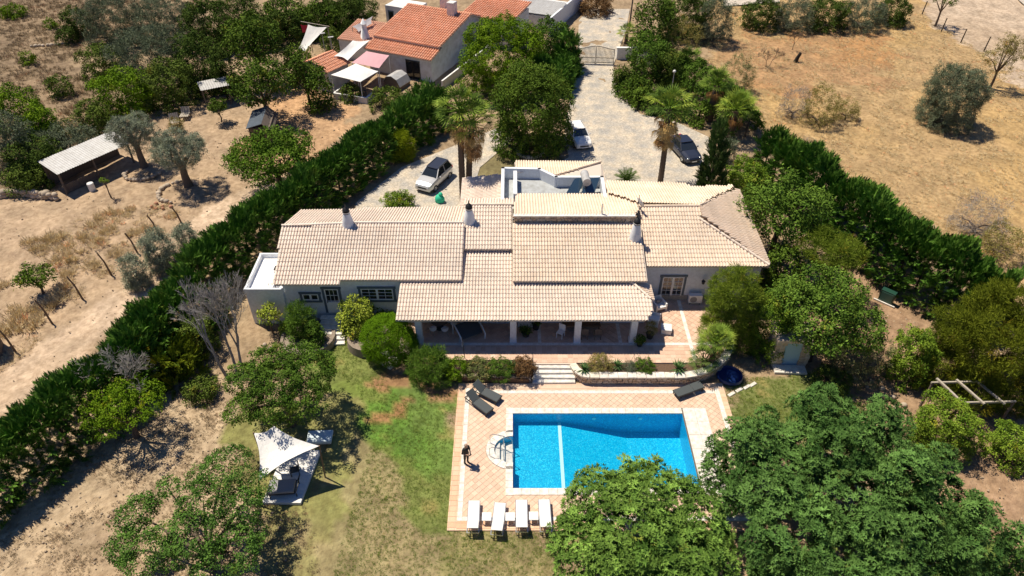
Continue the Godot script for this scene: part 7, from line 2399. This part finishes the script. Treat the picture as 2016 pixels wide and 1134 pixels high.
func pool_things() -> void:
	var dg := "dark loungers on the pool deck"
	lounger("dark_lounger", "dark grey lounger with raised back at the deck's far left corner, nearer the pool", Vector3(-2.05, 0.05, -29.55), 0.8, 0.62, M.sling, M.black_metal, dg)
	lounger("dark_lounger", "dark grey lounger half behind another, touching the flower bed wall", Vector3(-1.6, 0.05, -30.4), 0.98, 0.62, M.sling, M.black_metal, dg)
	lounger("dark_lounger", "flat dark grey lounger alone under the planter wall at right", Vector3(11.2, 0.05, -30.7), -1.15, 0.0, M.sling, M.black_metal, dg)
	var wg := "white loungers in a row on the near edge of the deck"
	for q in [[Vector3(-2.06, 0.05, -21.55), 0.0, "white lounger at the left end of the near row"], [Vector3(-0.72, 0.05, -21.42), -0.09, "white lounger second in the near row, set at a slant"], [Vector3(0.52, 0.05, -21.6), 0.0, "white lounger third in the near row, between two side tables"], [Vector3(1.77, 0.05, -21.62), 0.02, "white lounger at the right end of the near row"]]:
		lounger("white_lounger", q[2], q[0], PI + q[1], 0.5, M.sling_white, M.steel, wg)
	for q in [[Vector3(-1.35, 0.05, -21.5), "white side table between the first and second white loungers"], [Vector3(-0.1, 0.05, -21.5), "white side table between the slanted and third white loungers"], [Vector3(1.16, 0.05, -21.55), "white side table between the third and last white loungers"]]:
		var t := thing("side_table", q[1], "side table", q[0], 0.0, "side tables among the white loungers")
		var b := MB.new()
		b.box(Vector3(0, 0.4, 0), Vector3(0.5, 0.045, 0.5), 0.0, 0.01)
		part(b, "table_top", M.plastic_white, t)
		for i in 4:
			b = MB.new()
			b.box(Vector3(0.21 if i & 1 else -0.21, 0.19, 0.21 if i & 2 else -0.21), Vector3(0.05, 0.38, 0.05))
			part(b, "leg", M.plastic_white, t)
	# steel handrails at the round step bay
	for q in [[Vector3(-0.05, 0, -25.75), "steel handrail on the near side of the round pool steps"], [Vector3(-0.05, 0, -26.7), "steel handrail on the far side of the round pool steps"]]:
		var t := thing("pool_handrail", q[1], "handrail", q[0], 0.0, "handrails of the pool steps")
		var b := MB.new()
		b.tube([Vector3(-1.25, 0.06, 0), Vector3(-1.25, 0.75, 0), Vector3(-1.1, 0.88, 0), Vector3(-0.5, 0.7, 0), Vector3(0.05, 0.35, 0), Vector3(0.1, -0.2, 0), Vector3(0.08, -0.6, 0)], [0.022, 0.022, 0.022, 0.022, 0.022, 0.022, 0.022], 8)
		part(b, "rail", M.steel, t)
		b = MB.new()
		b.tube([Vector3(-0.45, 0.68, 0), Vector3(-0.45, -0.35, 0)], [0.02, 0.02], 8)
		part(b, "post", M.steel, t)
	person()
	var p := thing("paddling_pool", "round blue paddling pool at the end of the curved wall", "paddling pool", Vector3(14.2, 0.0, -32.1))
	var b := MB.new()
	b.col = Color(0.008, 0.035, 0.16)
	b.lathe(Vector3.ZERO, [Vector2(0.8, 0.0), Vector2(0.86, 0.12), Vector2(0.8, 0.26), Vector2(0.73, 0.12), Vector2(0.7, 0.03), Vector2(0.0, 0.02)], 28)
	part(b, "shell", M.gloss, p)
	for i in 4:
		var s := thing("stepping_stone", "pale stepping stone in the right lawn, %s from the paddling pool" % ["first", "second", "third", "fourth"][i], "stepping stone", [Vector3(14.55, 0, -30.96), Vector3(15.11, 0, -31.22), Vector3(15.56, 0, -31.44), Vector3(13.98, 0, -30.61)][i], 0.6, "stepping stones on the right lawn")
		b = MB.new()
		b.box(Vector3(0, 0.02, 0), Vector3(0.55, 0.06, 0.22), 0.0, 0.02)
		part(b, "slab", M.pale_stone, s)

func person() -> void:
	# one continuous surface: distance to tapered capsules, smoothly joined, meshed as surface nets
	var t := thing("person", "person in black clothes standing on the deck beside the pool, looking down", "person", Vector3(-2.62, 0.05, -25.25), 0.75)
	var K := [
		[Vector3(0.1, 0.06, -0.02), Vector3(0.1, 0.05, 0.17), 0.05, 0.042, 3], [Vector3(-0.1, 0.06, -0.06), Vector3(-0.1, 0.05, 0.13), 0.05, 0.042, 3],
		[Vector3(0.1, 0.08, -0.03), Vector3(0.1, 0.5, 0.0), 0.05, 0.065, 1], [Vector3(-0.1, 0.08, -0.06), Vector3(-0.1, 0.5, -0.02), 0.05, 0.065, 1],
		[Vector3(0.1, 0.5, 0.0), Vector3(0.09, 0.9, 0.0), 0.068, 0.09, 1], [Vector3(-0.1, 0.5, -0.02), Vector3(-0.09, 0.9, 0.0), 0.068, 0.09, 1],
		[Vector3(0.06, 0.95, 0.0), Vector3(-0.06, 0.95, 0.0), 0.12, 0.12, 1],
		[Vector3(0, 1.0, 0.01), Vector3(0, 1.22, 0.0), 0.13, 0.14, 0], [Vector3(0.09, 1.32, 0.0), Vector3(-0.09, 1.32, 0.0), 0.125, 0.125, 0],
		[Vector3(0, 1.4, 0.0), Vector3(0, 1.52, 0.03), 0.07, 0.055, 2],
		[Vector3(0.2, 1.4, 0.0), Vector3(0.27, 1.12, 0.0), 0.062, 0.046, 0], [Vector3(-0.2, 1.4, 0.0), Vector3(-0.27, 1.12, 0.0), 0.062, 0.046, 0],
		[Vector3(0.27, 1.12, 0.0), Vector3(0.1, 1.1, 0.26), 0.044, 0.03, 2], [Vector3(-0.27, 1.12, 0.0), Vector3(-0.1, 1.1, 0.26), 0.044, 0.03, 2],
		[Vector3(0.1, 1.1, 0.26), Vector3(0.06, 1.11, 0.34), 0.034, 0.028, 2], [Vector3(-0.1, 1.1, 0.26), Vector3(-0.06, 1.11, 0.34), 0.034, 0.028, 2],
		[Vector3(0, 1.63, 0.06), Vector3(0, 1.66, 0.03), 0.088, 0.098, 2], [Vector3(0, 1.56, 0.1), Vector3(0, 1.6, 0.09), 0.05, 0.06, 2],
		[Vector3(0, 1.6, 0.155), Vector3(0, 1.63, 0.145), 0.014, 0.012, 2],
		[Vector3(0.092, 1.62, 0.04), Vector3(0.094, 1.65, 0.035), 0.016, 0.018, 2], [Vector3(-0.092, 1.62, 0.04), Vector3(-0.094, 1.65, 0.035), 0.016, 0.018, 2],
	]
	var tones := [Color(0.012, 0.012, 0.015), Color(0.016, 0.016, 0.02), Color(0.42, 0.26, 0.18), Color(0.02, 0.018, 0.017)]
	var cs := 0.022
	var lo := Vector3(-0.4, -0.02, -0.2)
	var nx := 37
	var ny := 82
	var nz := 28
	var fld := PackedFloat32Array()
	fld.resize(nx * ny * nz)
	fld.fill(1.0)
	var own := PackedInt32Array()
	own.resize(fld.size())
	var near := PackedFloat32Array()
	near.resize(fld.size())
	near.fill(9.0)
	for q in K:
		var a: Vector3 = q[0]
		var d: Vector3 = (q[1] as Vector3) - a
		var l2 := maxf(d.length_squared(), 1e-6)
		var pad := maxf(q[2], q[3]) + 0.07
		var bl := ((a.min(q[1]) - Vector3.ONE * pad - lo) / cs).floor()
		var bh := ((a.max(q[1]) + Vector3.ONE * pad - lo) / cs).ceil()
		for k in range(maxi(0, int(bl.z)), mini(nz, int(bh.z) + 1)):
			for j in range(maxi(0, int(bl.y)), mini(ny, int(bh.y) + 1)):
				for i in range(maxi(0, int(bl.x)), mini(nx, int(bh.x) + 1)):
					var p := lo + Vector3(i, j, k) * cs
					var u := clampf((p - a).dot(d) / l2, 0.0, 1.0)
					var v := p.distance_to(a + d * u) - lerpf(q[2], q[3], u)
					var at := (k * ny + j) * nx + i
					if v < near[at]:
						near[at] = v
						own[at] = q[4]
					var o := fld[at]
					var sk := 0.035
					var hh := clampf(0.5 + 0.5 * (o - v) / sk, 0.0, 1.0)
					fld[at] = lerpf(o, v, hh) - sk * hh * (1.0 - hh)
	var vert := {}
	var pos := PackedVector3Array()
	var cols := PackedColorArray()
	for k in nz - 1:
		for j in ny - 1:
			for i in nx - 1:
				var at := (k * ny + j) * nx + i
				var sum := Vector3.ZERO
				var cnt := 0
				for e in [[0, 1], [2, 3], [4, 5], [6, 7], [0, 2], [1, 3], [4, 6], [5, 7], [0, 4], [1, 5], [2, 6], [3, 7]]:
					var a: int = e[0]
					var b: int = e[1]
					var fa := fld[at + (a & 1) + ((a >> 1) & 1) * nx + (a >> 2) * nx * ny]
					var fb := fld[at + (b & 1) + ((b >> 1) & 1) * nx + (b >> 2) * nx * ny]
					if (fa < 0.0) != (fb < 0.0):
						var u := fa / (fa - fb)
						sum += Vector3(a & 1, (a >> 1) & 1, a >> 2).lerp(Vector3(b & 1, (b >> 1) & 1, b >> 2), u)
						cnt += 1
				if cnt:
					vert[at] = pos.size()
					pos.append(lo + (Vector3(i, j, k) + sum / cnt) * cs)
					cols.append(tones[own[at]])
	var idx := PackedInt32Array()
	var step := [1, nx, nx * ny]
	for at in vert:
		for ax in 3:
			var b: int = at + step[ax]
			if (fld[at] < 0.0) == (fld[b] < 0.0):
				continue
			var s1: int = step[(ax + 1) % 3]
			var s2: int = step[(ax + 2) % 3]
			if not (vert.has(at - s1) and vert.has(at - s2) and vert.has(at - s1 - s2)):
				continue
			var q := [vert[at], vert[at - s1], vert[at - s1 - s2], vert[at - s2]]
			if fld[at] < 0.0:
				q.reverse()
			idx.append_array(PackedInt32Array([q[0], q[1], q[2], q[0], q[2], q[3]]))
	var st := SurfaceTool.new()
	st.begin(Mesh.PRIMITIVE_TRIANGLES)
	for i in pos.size():
		st.set_smooth_group(0)
		st.set_color(cols[i])
		st.add_vertex(pos[i])
	for i in idx:
		st.add_index(i)
	st.generate_normals()
	# fingers closed round a controller
	var fb := MB.new()
	fb.col = tones[2]
	for s in [-1.0, 1.0]:
		for k in 4:
			var o := Vector3(s * (0.075 - 0.004 * k), 1.125 - 0.018 * k, 0.35)
			fb.tube([o - Vector3(0, 0, 0.03), o + Vector3(-s * 0.015, 0, 0.035 - 0.004 * k), o + Vector3(-s * 0.05, -0.003, 0.04 - 0.004 * k)], [0.009, 0.0085, 0.007], 6)
		fb.tube([Vector3(s * 0.085, 1.13, 0.3), Vector3(s * 0.07, 1.15, 0.35), Vector3(s * 0.04, 1.15, 0.37)], [0.01, 0.009, 0.008], 6)
	var fm := fb.mesh()
	var body := st.commit()
	var whole := SurfaceTool.new()
	whole.begin(Mesh.PRIMITIVE_TRIANGLES)
	whole.append_from(body, 0, Transform3D())
	whole.append_from(fm, 0, Transform3D())
	part(whole.commit(), "body", M.skin, t)
	var hair := MB.new()
	hair.col = Color(0.3, 0.28, 0.26)
	hair.ball(Vector3(0, 1.665, 0.015), Vector3(0.1, 0.09, 0.1), 12, 8)
	part(hair, "hair", M.skin, t)
	for s in [-0.035, 0.035]:
		var e := MB.new()
		e.col = Color(0.05, 0.04, 0.03)
		e.ball(Vector3(s, 1.64, 0.142), Vector3(0.012, 0.008, 0.006), 6, 4)
		part(e, "eye", M.skin, t)
	var rc := thing("controller", "small dark controller held by the person on the deck", "controller", Vector3(-2.62, 0.05, -25.25), 0.75)
	var b := MB.new()
	b.box(Vector3(0, 1.12, 0.375), Vector3(0.17, 0.025, 0.09), 0.0, 0.006)
	part(b, "case", M.black_metal, rc)

func armchair(label: String, at: Vector3, yaw: float, cushion: bool) -> void:
	var t := thing("white_armchair", label, "armchair", at, yaw, "white armchairs on the terrace")
	for s in [-0.38, 0.38]:
		var b := MB.new()
		b.box(Vector3(s, 0.32, 0), Vector3(0.1, 0.62, 0.75), 0.0, 0.02)
		part(b, "arm", M.white_paint, t)
	var b := MB.new()
	b.box(Vector3(0, 0.3, 0.02), Vector3(0.66, 0.2, 0.7), 0.0, 0.02)
	part(b, "seat", M.white_paint, t)
	b = MB.new()
	b.box(Vector3(0, 0.3, 0), Vector3(0.66, 0.55, 0.1), 0.0, 0.02)
	part(b, "backrest", M.white_paint, t, Transform3D(Basis(Vector3.RIGHT, -0.2), Vector3(0, 0.3, -0.34)))
	if cushion:
		b = MB.new()
		b.ball(Vector3(0, 0.58, -0.15), Vector3(0.27, 0.2, 0.1), 10, 6)
		part(b, "cushion", M.cushion, t)

func pot(label: String, at: Vector3, r: float, h: float, kind: String, plant_r: float, plant_h: float) -> void:
	var t := thing("potted_plant", label, "potted plant", at)
	var b := MB.new()
	b.col = Color(0.03, 0.028, 0.03)
	b.lathe(Vector3.ZERO, [Vector2(r * 0.7, 0), Vector2(r, h), Vector2(r * 1.05, h), Vector2(r * 0.9, h - 0.04), Vector2(0, h - 0.05)], 14)
	part(b, "pot", M.plain, t)
	crown(t, "leaves", kind, [[Vector3(0, h + plant_h * 0.5, 0), Vector3(plant_r, plant_h * 0.6, plant_r)]], 1.4, 0.5, hash(label) % 1000)

func shell_chair(label: String, at: Vector3, yaw: float) -> void:
	var t := thing("shell_chair", label, "chair", at, yaw, "white shell chairs on the porch")
	var b := MB.new()
	b.lathe(Vector3(0, 0.42, 0), [Vector2(0.0, 0.0), Vector2(0.16, 0.01), Vector2(0.23, 0.08), Vector2(0.25, 0.16)], 14)
	part(b, "seat", M.plastic_white, t)
	b = MB.new()
	var p := arc(Vector3.ZERO, 0.24, PI + 0.3, TAU - 0.3, 6)
	for i in 6:
		b.quad(p[i] + Vector3(0, 0.55, 0), p[i + 1] + Vector3(0, 0.55, 0), p[i + 1] * 1.1 + Vector3(0, 0.82, -0.03), p[i] * 1.1 + Vector3(0, 0.82, -0.03))
		b.quad(p[i + 1] * 1.05 + Vector3(0, 0.55, 0), p[i] * 1.05 + Vector3(0, 0.55, 0), p[i] * 1.14 + Vector3(0, 0.82, -0.03), p[i + 1] * 1.14 + Vector3(0, 0.82, -0.03))
	part(b, "backrest", M.plastic_white, t)
	for i in 4:
		b = MB.new()
		var s := Vector3(1.0 if i & 1 else -1.0, 0, 1.0 if i & 2 else -1.0)
		b.tube([s * 0.1 + Vector3(0, 0.42, 0), s * 0.2], [0.016, 0.011], 6)
		part(b, "leg", M.pale_wood, t)

func terrace_things() -> void:
	armchair("white armchair with a patterned cushion against the right room wall", Vector3(10.45, 0.7, -38.1), 0.35, true)
	armchair("white armchair at the roof's right corner, facing the footstool", Vector3(9.85, 0.7, -36.6), 1.2, false)
	var t := thing("footstool", "white square footstool in the sun on the terrace", "footstool", Vector3(10.55, 0.7, -35.7), -0.15)
	var b := MB.new()
	b.box(Vector3(0, 0.36, 0), Vector3(0.72, 0.16, 0.72), 0.0, 0.02)
	part(b, "cushion", M.canvas, t)
	b = MB.new()
	b.box(Vector3(0, 0.15, 0), Vector3(0.66, 0.26, 0.66))
	part(b, "base", M.white_paint, t)
	pot("spiky plant in a dark pot beside the white footstool", Vector3(9.35, 0.7, -35.1), 0.28, 0.4, "dry_bush", 0.4, 0.9)
	pot("low plant in a dark pot at the foot of the right porch column", Vector3(8.55, 0.7, -34.35), 0.25, 0.35, "carob", 0.35, 0.45)
	pot("dark potted plant just right of the middle porch column", Vector3(0.95, 0.7, -35.3), 0.3, 0.35, "carob", 0.35, 0.4)
	pot("dark hanging-height potted plant by the porch back wall", Vector3(1.65, 0.7, -36.0), 0.28, 0.5, "carob", 0.3, 0.4)
	shell_chair("white shell chair at the left end of the porch", Vector3(-5.35, 0.7, -35.4), 2.8)
	shell_chair("second white shell chair from the porch's left end", Vector3(-4.55, 0.7, -35.35), 3.3)
	shell_chair("white shell chair behind the other two, nearer the swing seat", Vector3(-4.0, 0.7, -36.0), 3.6)
	t = thing("porch_table", "dark round table behind the white shell chairs", "table", Vector3(-4.95, 0.7, -36.05))
	b = MB.new()
	b.lathe(Vector3.ZERO, [Vector2(0.3, 0), Vector2(0.28, 0.03), Vector2(0.05, 0.06), Vector2(0.05, 0.7), Vector2(0.6, 0.71), Vector2(0.6, 0.74), Vector2(0, 0.74)], 20)
	part(b, "table", M.old_wood, t)
	# sling seat in a white frame
	t = thing("garden_lounge_chair", "wide dark sling seat in a white curved frame on the porch", "chair", Vector3(-2.9, 0.7, -35.2), 0.5)
	b = MB.new()
	b.slab([Vector3(-0.75, 0.55, 0.55), Vector3(0.75, 0.55, 0.55), Vector3(0.8, 1.0, -0.5), Vector3(-0.8, 1.0, -0.5)], Vector3(0, -0.05, 0))
	part(b, "seat", M.sling, t)
	for s in [-0.85, 0.85]:
		b = MB.new()
		b.tube([Vector3(s, 0.0, 0.65), Vector3(s, 0.5, 0.75), Vector3(s, 0.75, 0.4), Vector3(s, 1.05, -0.5), Vector3(s, 0.9, -0.75), Vector3(s, 0.0, -0.8)], [0.05, 0.05, 0.05, 0.05, 0.05, 0.05], 8)
		part(b, "side_frame", M.white_paint, t)
	# dining table and chairs under the porch
	t = thing("dining_table", "long dark dining table in the porch shade", "table", Vector3(4.7, 0.7, -35.9))
	b = MB.new()
	b.box(Vector3(0, 0.74, 0), Vector3(2.6, 0.06, 1.0), 0.0, 0.01)
	part(b, "table_top", M.wood, t)
	for i in 4:
		b = MB.new()
		b.box(Vector3(1.2 if i & 1 else -1.2, 0.36, 0.42 if i & 2 else -0.42), Vector3(0.09, 0.72, 0.09))
		part(b, "leg", M.wood, t)
	for q in [[Vector3(3.3, 0.7, -35.2), -0.5, "white", "pale dining chair at the left of the long table"], [Vector3(4.9, 0.7, -35.1), PI, "dark", "dark dining chair at the near side of the long table"], [Vector3(5.8, 0.7, -35.1), PI, "dark", "dark dining chair near the long table's right end"]]:
		var c := thing("dining_chair", q[3], "chair", q[0], q[1], "chairs at the long porch table")
		var m: Material = M.white_paint if q[2] == "white" else M.old_wood
		b = MB.new()
		b.box(Vector3(0, 0.45, 0), Vector3(0.46, 0.05, 0.46), 0.0, 0.01)
		part(b, "seat", m, c)
		b = MB.new()
		b.box(Vector3(0, 0.72, -0.22), Vector3(0.46, 0.5, 0.04), 0.0, 0.01)
		part(b, "backrest", m, c)
		for i in 4:
			b = MB.new()
			b.box(Vector3(0.2 if i & 1 else -0.2, 0.22, 0.2 if i & 2 else -0.2), Vector3(0.045, 0.44, 0.045))
			part(b, "leg", m, c)
	t = thing("white_cabinet", "white cabinet against the porch back wall", "cabinet", Vector3(1.0, 0.7, -36.35))
	b = MB.new()
	b.box(Vector3(0, 0.42, 0), Vector3(1.2, 0.85, 0.42), 0.0, 0.015)
	part(b, "case", M.white_paint, t)
	for s in [-0.3, 0.3]:
		b = MB.new()
		b.box(Vector3(s, 0.42, 0.22), Vector3(0.54, 0.72, 0.02))
		part(b, "door", M.white_paint, t)
	# air conditioner outside the right room
	t = thing("air_conditioner", "white air conditioning unit on the ground by the right room wall", "air conditioner", Vector3(13.1, 0.7, -38.75))
	b = MB.new()
	b.box(Vector3(0, 0.42, 0), Vector3(0.95, 0.68, 0.36), 0.0, 0.02)
	part(b, "case", M.white_paint, t)
	b = MB.new()
	b.lathe(Vector3.ZERO, [Vector2(0.25, 0.0), Vector2(0.25, 0.012), Vector2(0.1, 0.016), Vector2(0.0, 0.016)], 18)
	part(b, "fan_grille", M.cushion, t, Transform3D(Basis(Vector3.RIGHT, PI * 0.5), Vector3(-0.15, 0.42, 0.182)))
	for s in [-0.35, 0.35]:
		b = MB.new()
		b.box(Vector3(s, 0.04, 0), Vector3(0.06, 0.08, 0.4))
		part(b, "foot", M.black_metal, t)
	# hand rails of the steps
	for q in [[Vector3(1.35, 0.7, -32.8), "thin black handrail left of the broad pool steps"]]:
		t = thing("step_handrail", q[1], "handrail", q[0])
		b = MB.new()
		b.tube([Vector3(0, 0, 0), Vector3(0, 0.85, 0), Vector3(0, 0.2, 1.25), Vector3(0, -0.65, 1.25)], [0.022, 0.022, 0.022, 0.022], 6)
		part(b, "rail", M.black_metal, t)
	t = thing("parasol_pole", "thin dark pole standing at the front edge of the terrace", "pole", Vector3(-3.1, 0.7, -33.1))
	b = MB.new()
	b.tube([Vector3.ZERO, Vector3(-0.12, 1.9, 0)], [0.025, 0.022], 6)
	part(b, "pole", M.black_metal, t)
	# seats on the annex terrace
	for q in [[Vector3(-16.5, 2.82, -38.0), "small white chair at the front of the annex roof terrace"], [Vector3(-16.5, 2.82, -39.5), "small white table with a dark top on the annex roof terrace"]]:
		t = thing("roof_chair" if String(q[1]).contains("chair") else "roof_table", q[1], "chair" if String(q[1]).contains("chair") else "table", q[0])
		b = MB.new()
		b.box(Vector3(0, 0.45, 0), Vector3(0.5, 0.04, 0.5))
		part(b, "top", M.black_metal if String(q[1]).contains("table") else M.white_paint, t)
		for i in 4:
			b = MB.new()
			b.box(Vector3(0.22 if i & 1 else -0.22, 0.22, 0.22 if i & 2 else -0.22), Vector3(0.03, 0.44, 0.03))
			part(b, "leg", M.black_metal, t)

func garden_things() -> void:
	# white platform under the sail
	var t := thing("sail_platform", "white boarded platform on the lawn under the sail", "platform", Vector3(-12.5, 0, -24.2))
	var c0 := Vector3(-1.2, 0.18, 1.66)
	var c1 := Vector3(0.92, 0.18, 1.68)
	var c2 := Vector3(1.3, 0.18, -1.9)
	var c3 := Vector3(-0.85, 0.18, -1.9)
	for i in 14:
		var b := MB.new()
		var f0 := i / 14.0 + 0.002
		var f1 := (i + 1) / 14.0 - 0.002
		var s := 0.95 + 0.1 * rng.randf()
		b.col = Color(s, s, s)
		b.slab([c0.lerp(c3, f0), c1.lerp(c2, f0), c1.lerp(c2, f1), c0.lerp(c3, f1)], Vector3(0, -0.04, 0))
		part(b, "plank", M.canvas, t)
	var b := MB.new()
	b.slab([c0 - Vector3(0, 0.05, 0), c1 - Vector3(0, 0.05, 0), c2 - Vector3(0, 0.05, 0), c3 - Vector3(0, 0.05, 0)], Vector3(0, -0.13, 0))
	part(b, "skirt", M.white_gate, t)
	t = thing("lawn_sail", "white shade sail with a swooping edge over the lawn platform", "shade sail", Vector3(-12.5, 0, -24.2))
	sail(t, "cloth", M.canvas, [Vector3(-1.75, 2.9, -0.95), Vector3(-0.75, 3.05, -1.35), Vector3(2.0, 2.72, -0.2), Vector3(-0.95, 2.1, 1.6)], 0.25, 0.16)
	poles(t, M.wood, [[Vector3(1.87, 0, -0.14), Vector3(1.99, 2.75, -0.2)], [Vector3(-1.8, 0, -1.0), Vector3(-1.76, 2.95, -0.95)], [Vector3(-0.8, 0, -1.5), Vector3(-0.75, 3.1, -1.35)], [Vector3(-1.25, 0, 1.75), Vector3(-0.97, 2.15, 1.6)]], 0.045)
	t = thing("daybed", "grey cushioned daybed with a black frame on the white platform", "daybed", Vector3(-12.62, 0.18, -23.3), 0.08)
	b = MB.new()
	b.box(Vector3(-0.1, 0.42, 0.0), Vector3(1.42, 0.16, 0.85), 0.0, 0.04)
	part(b, "mattress", M.cushion, t)
	b = MB.new()
	b.box(Vector3(-0.1, 0.3, 0.0), Vector3(1.5, 0.06, 0.9))
	part(b, "frame", M.black_metal, t)
	b = MB.new()
	for q in [[Vector3(0.68, 0.3, -0.42), Vector3(0.9, 0.85, -0.42)], [Vector3(0.68, 0.3, 0.4), Vector3(0.9, 0.85, 0.4)], [Vector3(0.9, 0.85, -0.42), Vector3(0.9, 0.85, 0.4)], [Vector3(0.8, 0.58, -0.42), Vector3(0.8, 0.58, 0.4)]]:
		b.beam(q[0], q[1], 0.045, 0.045)
	part(b, "back_frame", M.black_metal, t)
	frame_legs(t, 0.72, 0.42, 0.28, M.black_metal)
	t = thing("small_chair", "small dark seat behind the grey daybed on the platform", "chair", Vector3(-12.3, 0.18, -24.45), 0.3)
	b = MB.new()
	b.box(Vector3(0, 0.38, 0), Vector3(0.5, 0.06, 0.42), 0.0, 0.01)
	part(b, "seat", M.sling, t)
	b = MB.new()
	b.box(Vector3(0.26, 0.6, 0), Vector3(0.04, 0.42, 0.42))
	part(b, "backrest", M.sling, t)
	frame_legs(t, 0.22, 0.18, 0.36, M.black_metal)
	t = thing("pale_bed", "pale blue-grey padded bench in the shade behind the sail", "bench", Vector3(-11.4, 0, -26.9), 0.05)
	b = MB.new()
	b.col = Color(0.75, 0.9, 1.1)
	b.box(Vector3(0, 0.4, 0), Vector3(1.45, 0.18, 0.85), 0.0, 0.03)
	part(b, "cushion", M.canvas, t)
	b = MB.new()
	b.box(Vector3(0, 0.22, 0), Vector3(1.35, 0.16, 0.75))
	part(b, "base", M.white_gate, t)
	frame_legs(t, 0.62, 0.33, 0.15, M.black_metal)
	# stone hut with a blue door
	t = thing("stone_hut", "small stone hut with a pale blue door under the glossy tree", "hut", Vector3(18.35, 0, -33.9), -0.05)
	b = MB.new()
	b.box(Vector3(-0.85, 1.1, 0), Vector3(0.5, 2.2, 1.7))
	b.box(Vector3(0.85, 1.1, 0), Vector3(0.5, 2.2, 1.7))
	b.box(Vector3(0, 1.1, -0.75), Vector3(1.2, 2.2, 0.2))
	b.box(Vector3(0, 2.28, 0), Vector3(2.4, 0.2, 1.9))
	b.col = Color(0.5, 0.4, 0.28)
	part(b, "wall", M.grout, t)
	stone_row(t, [Vector3(-1.1, 0, 0.87), Vector3(-0.6, 0, 0.87)], 0.0, 2.15, 0.1, 8, 0.3, 0, 44)
	stone_row(t, [Vector3(0.6, 0, 0.87), Vector3(1.1, 0, 0.87)], 0.0, 2.15, 0.1, 8, 0.3, 60, 45)
	b = MB.new()
	b.col = Color(0.42, 0.6, 0.72)
	b.box(Vector3(0, 1.05, 0.72), Vector3(1.16, 2.1, 0.06))
	part(b, "door", M.plain, t)
	b = MB.new()
	b.box(Vector3(0, 0.08, 1.2), Vector3(2.1, 0.16, 0.75), 0.0, 0.02)
	part(b, "doorstep", M.pale_stone, t)
	# bare timber trellis
	t = thing("timber_trellis", "bare pale timber trellis frame above the lower right trees", "trellis", Vector3(27.3, 0, -28.8))
	for q in [[Vector3(-1.9, 2.2, -0.75), Vector3(1.4, 2.2, -0.85)], [Vector3(-1.0, 2.2, 0.85), Vector3(2.4, 2.2, 0.75)]]:
		b = MB.new()
		b.beam(q[0], q[1], 0.09, 0.12)
		part(b, "rail", M.pale_wood, t)
	for i in 3:
		b = MB.new()
		b.beam(Vector3(-1.5 + i * 1.15, 2.32, -1.0 + 0.1 * i), Vector3(-0.85 + i * 1.2, 2.32, 1.05), 0.13, 0.1)
		part(b, "crossbeam", M.pale_wood, t)
	for q in [Vector3(-1.8, 0, -0.75), Vector3(1.3, 0, -0.85), Vector3(-0.9, 0, 0.85), Vector3(2.3, 0, 0.75)]:
		b = MB.new()
		b.box(q + Vector3(0, 1.1, 0), Vector3(0.11, 2.2, 0.11))
		part(b, "post", M.old_wood, t)
	t = thing("green_unit", "dark green metal cabinet against the foot of the right hedge", "cabinet", Vector3(27.4, 0.1, -39.6), -0.75)
	b = MB.new()
	b.col = Color(0.02, 0.07, 0.05)
	b.box(Vector3(0, 0.5, 0), Vector3(1.0, 1.0, 0.45), 0.0, 0.02)
	part(b, "case", M.gloss, t)
	b = MB.new()
	b.col = Color(0.05, 0.12, 0.1)
	b.box(Vector3(0, 0.5, 0.235), Vector3(0.8, 0.75, 0.03))
	part(b, "front_panel", M.gloss, t)
	b = MB.new()
	b.box(Vector3(0, 0.03, 0.3), Vector3(1.5, 0.08, 0.1))
	part(b, "kerb", M.pale_stone, t)
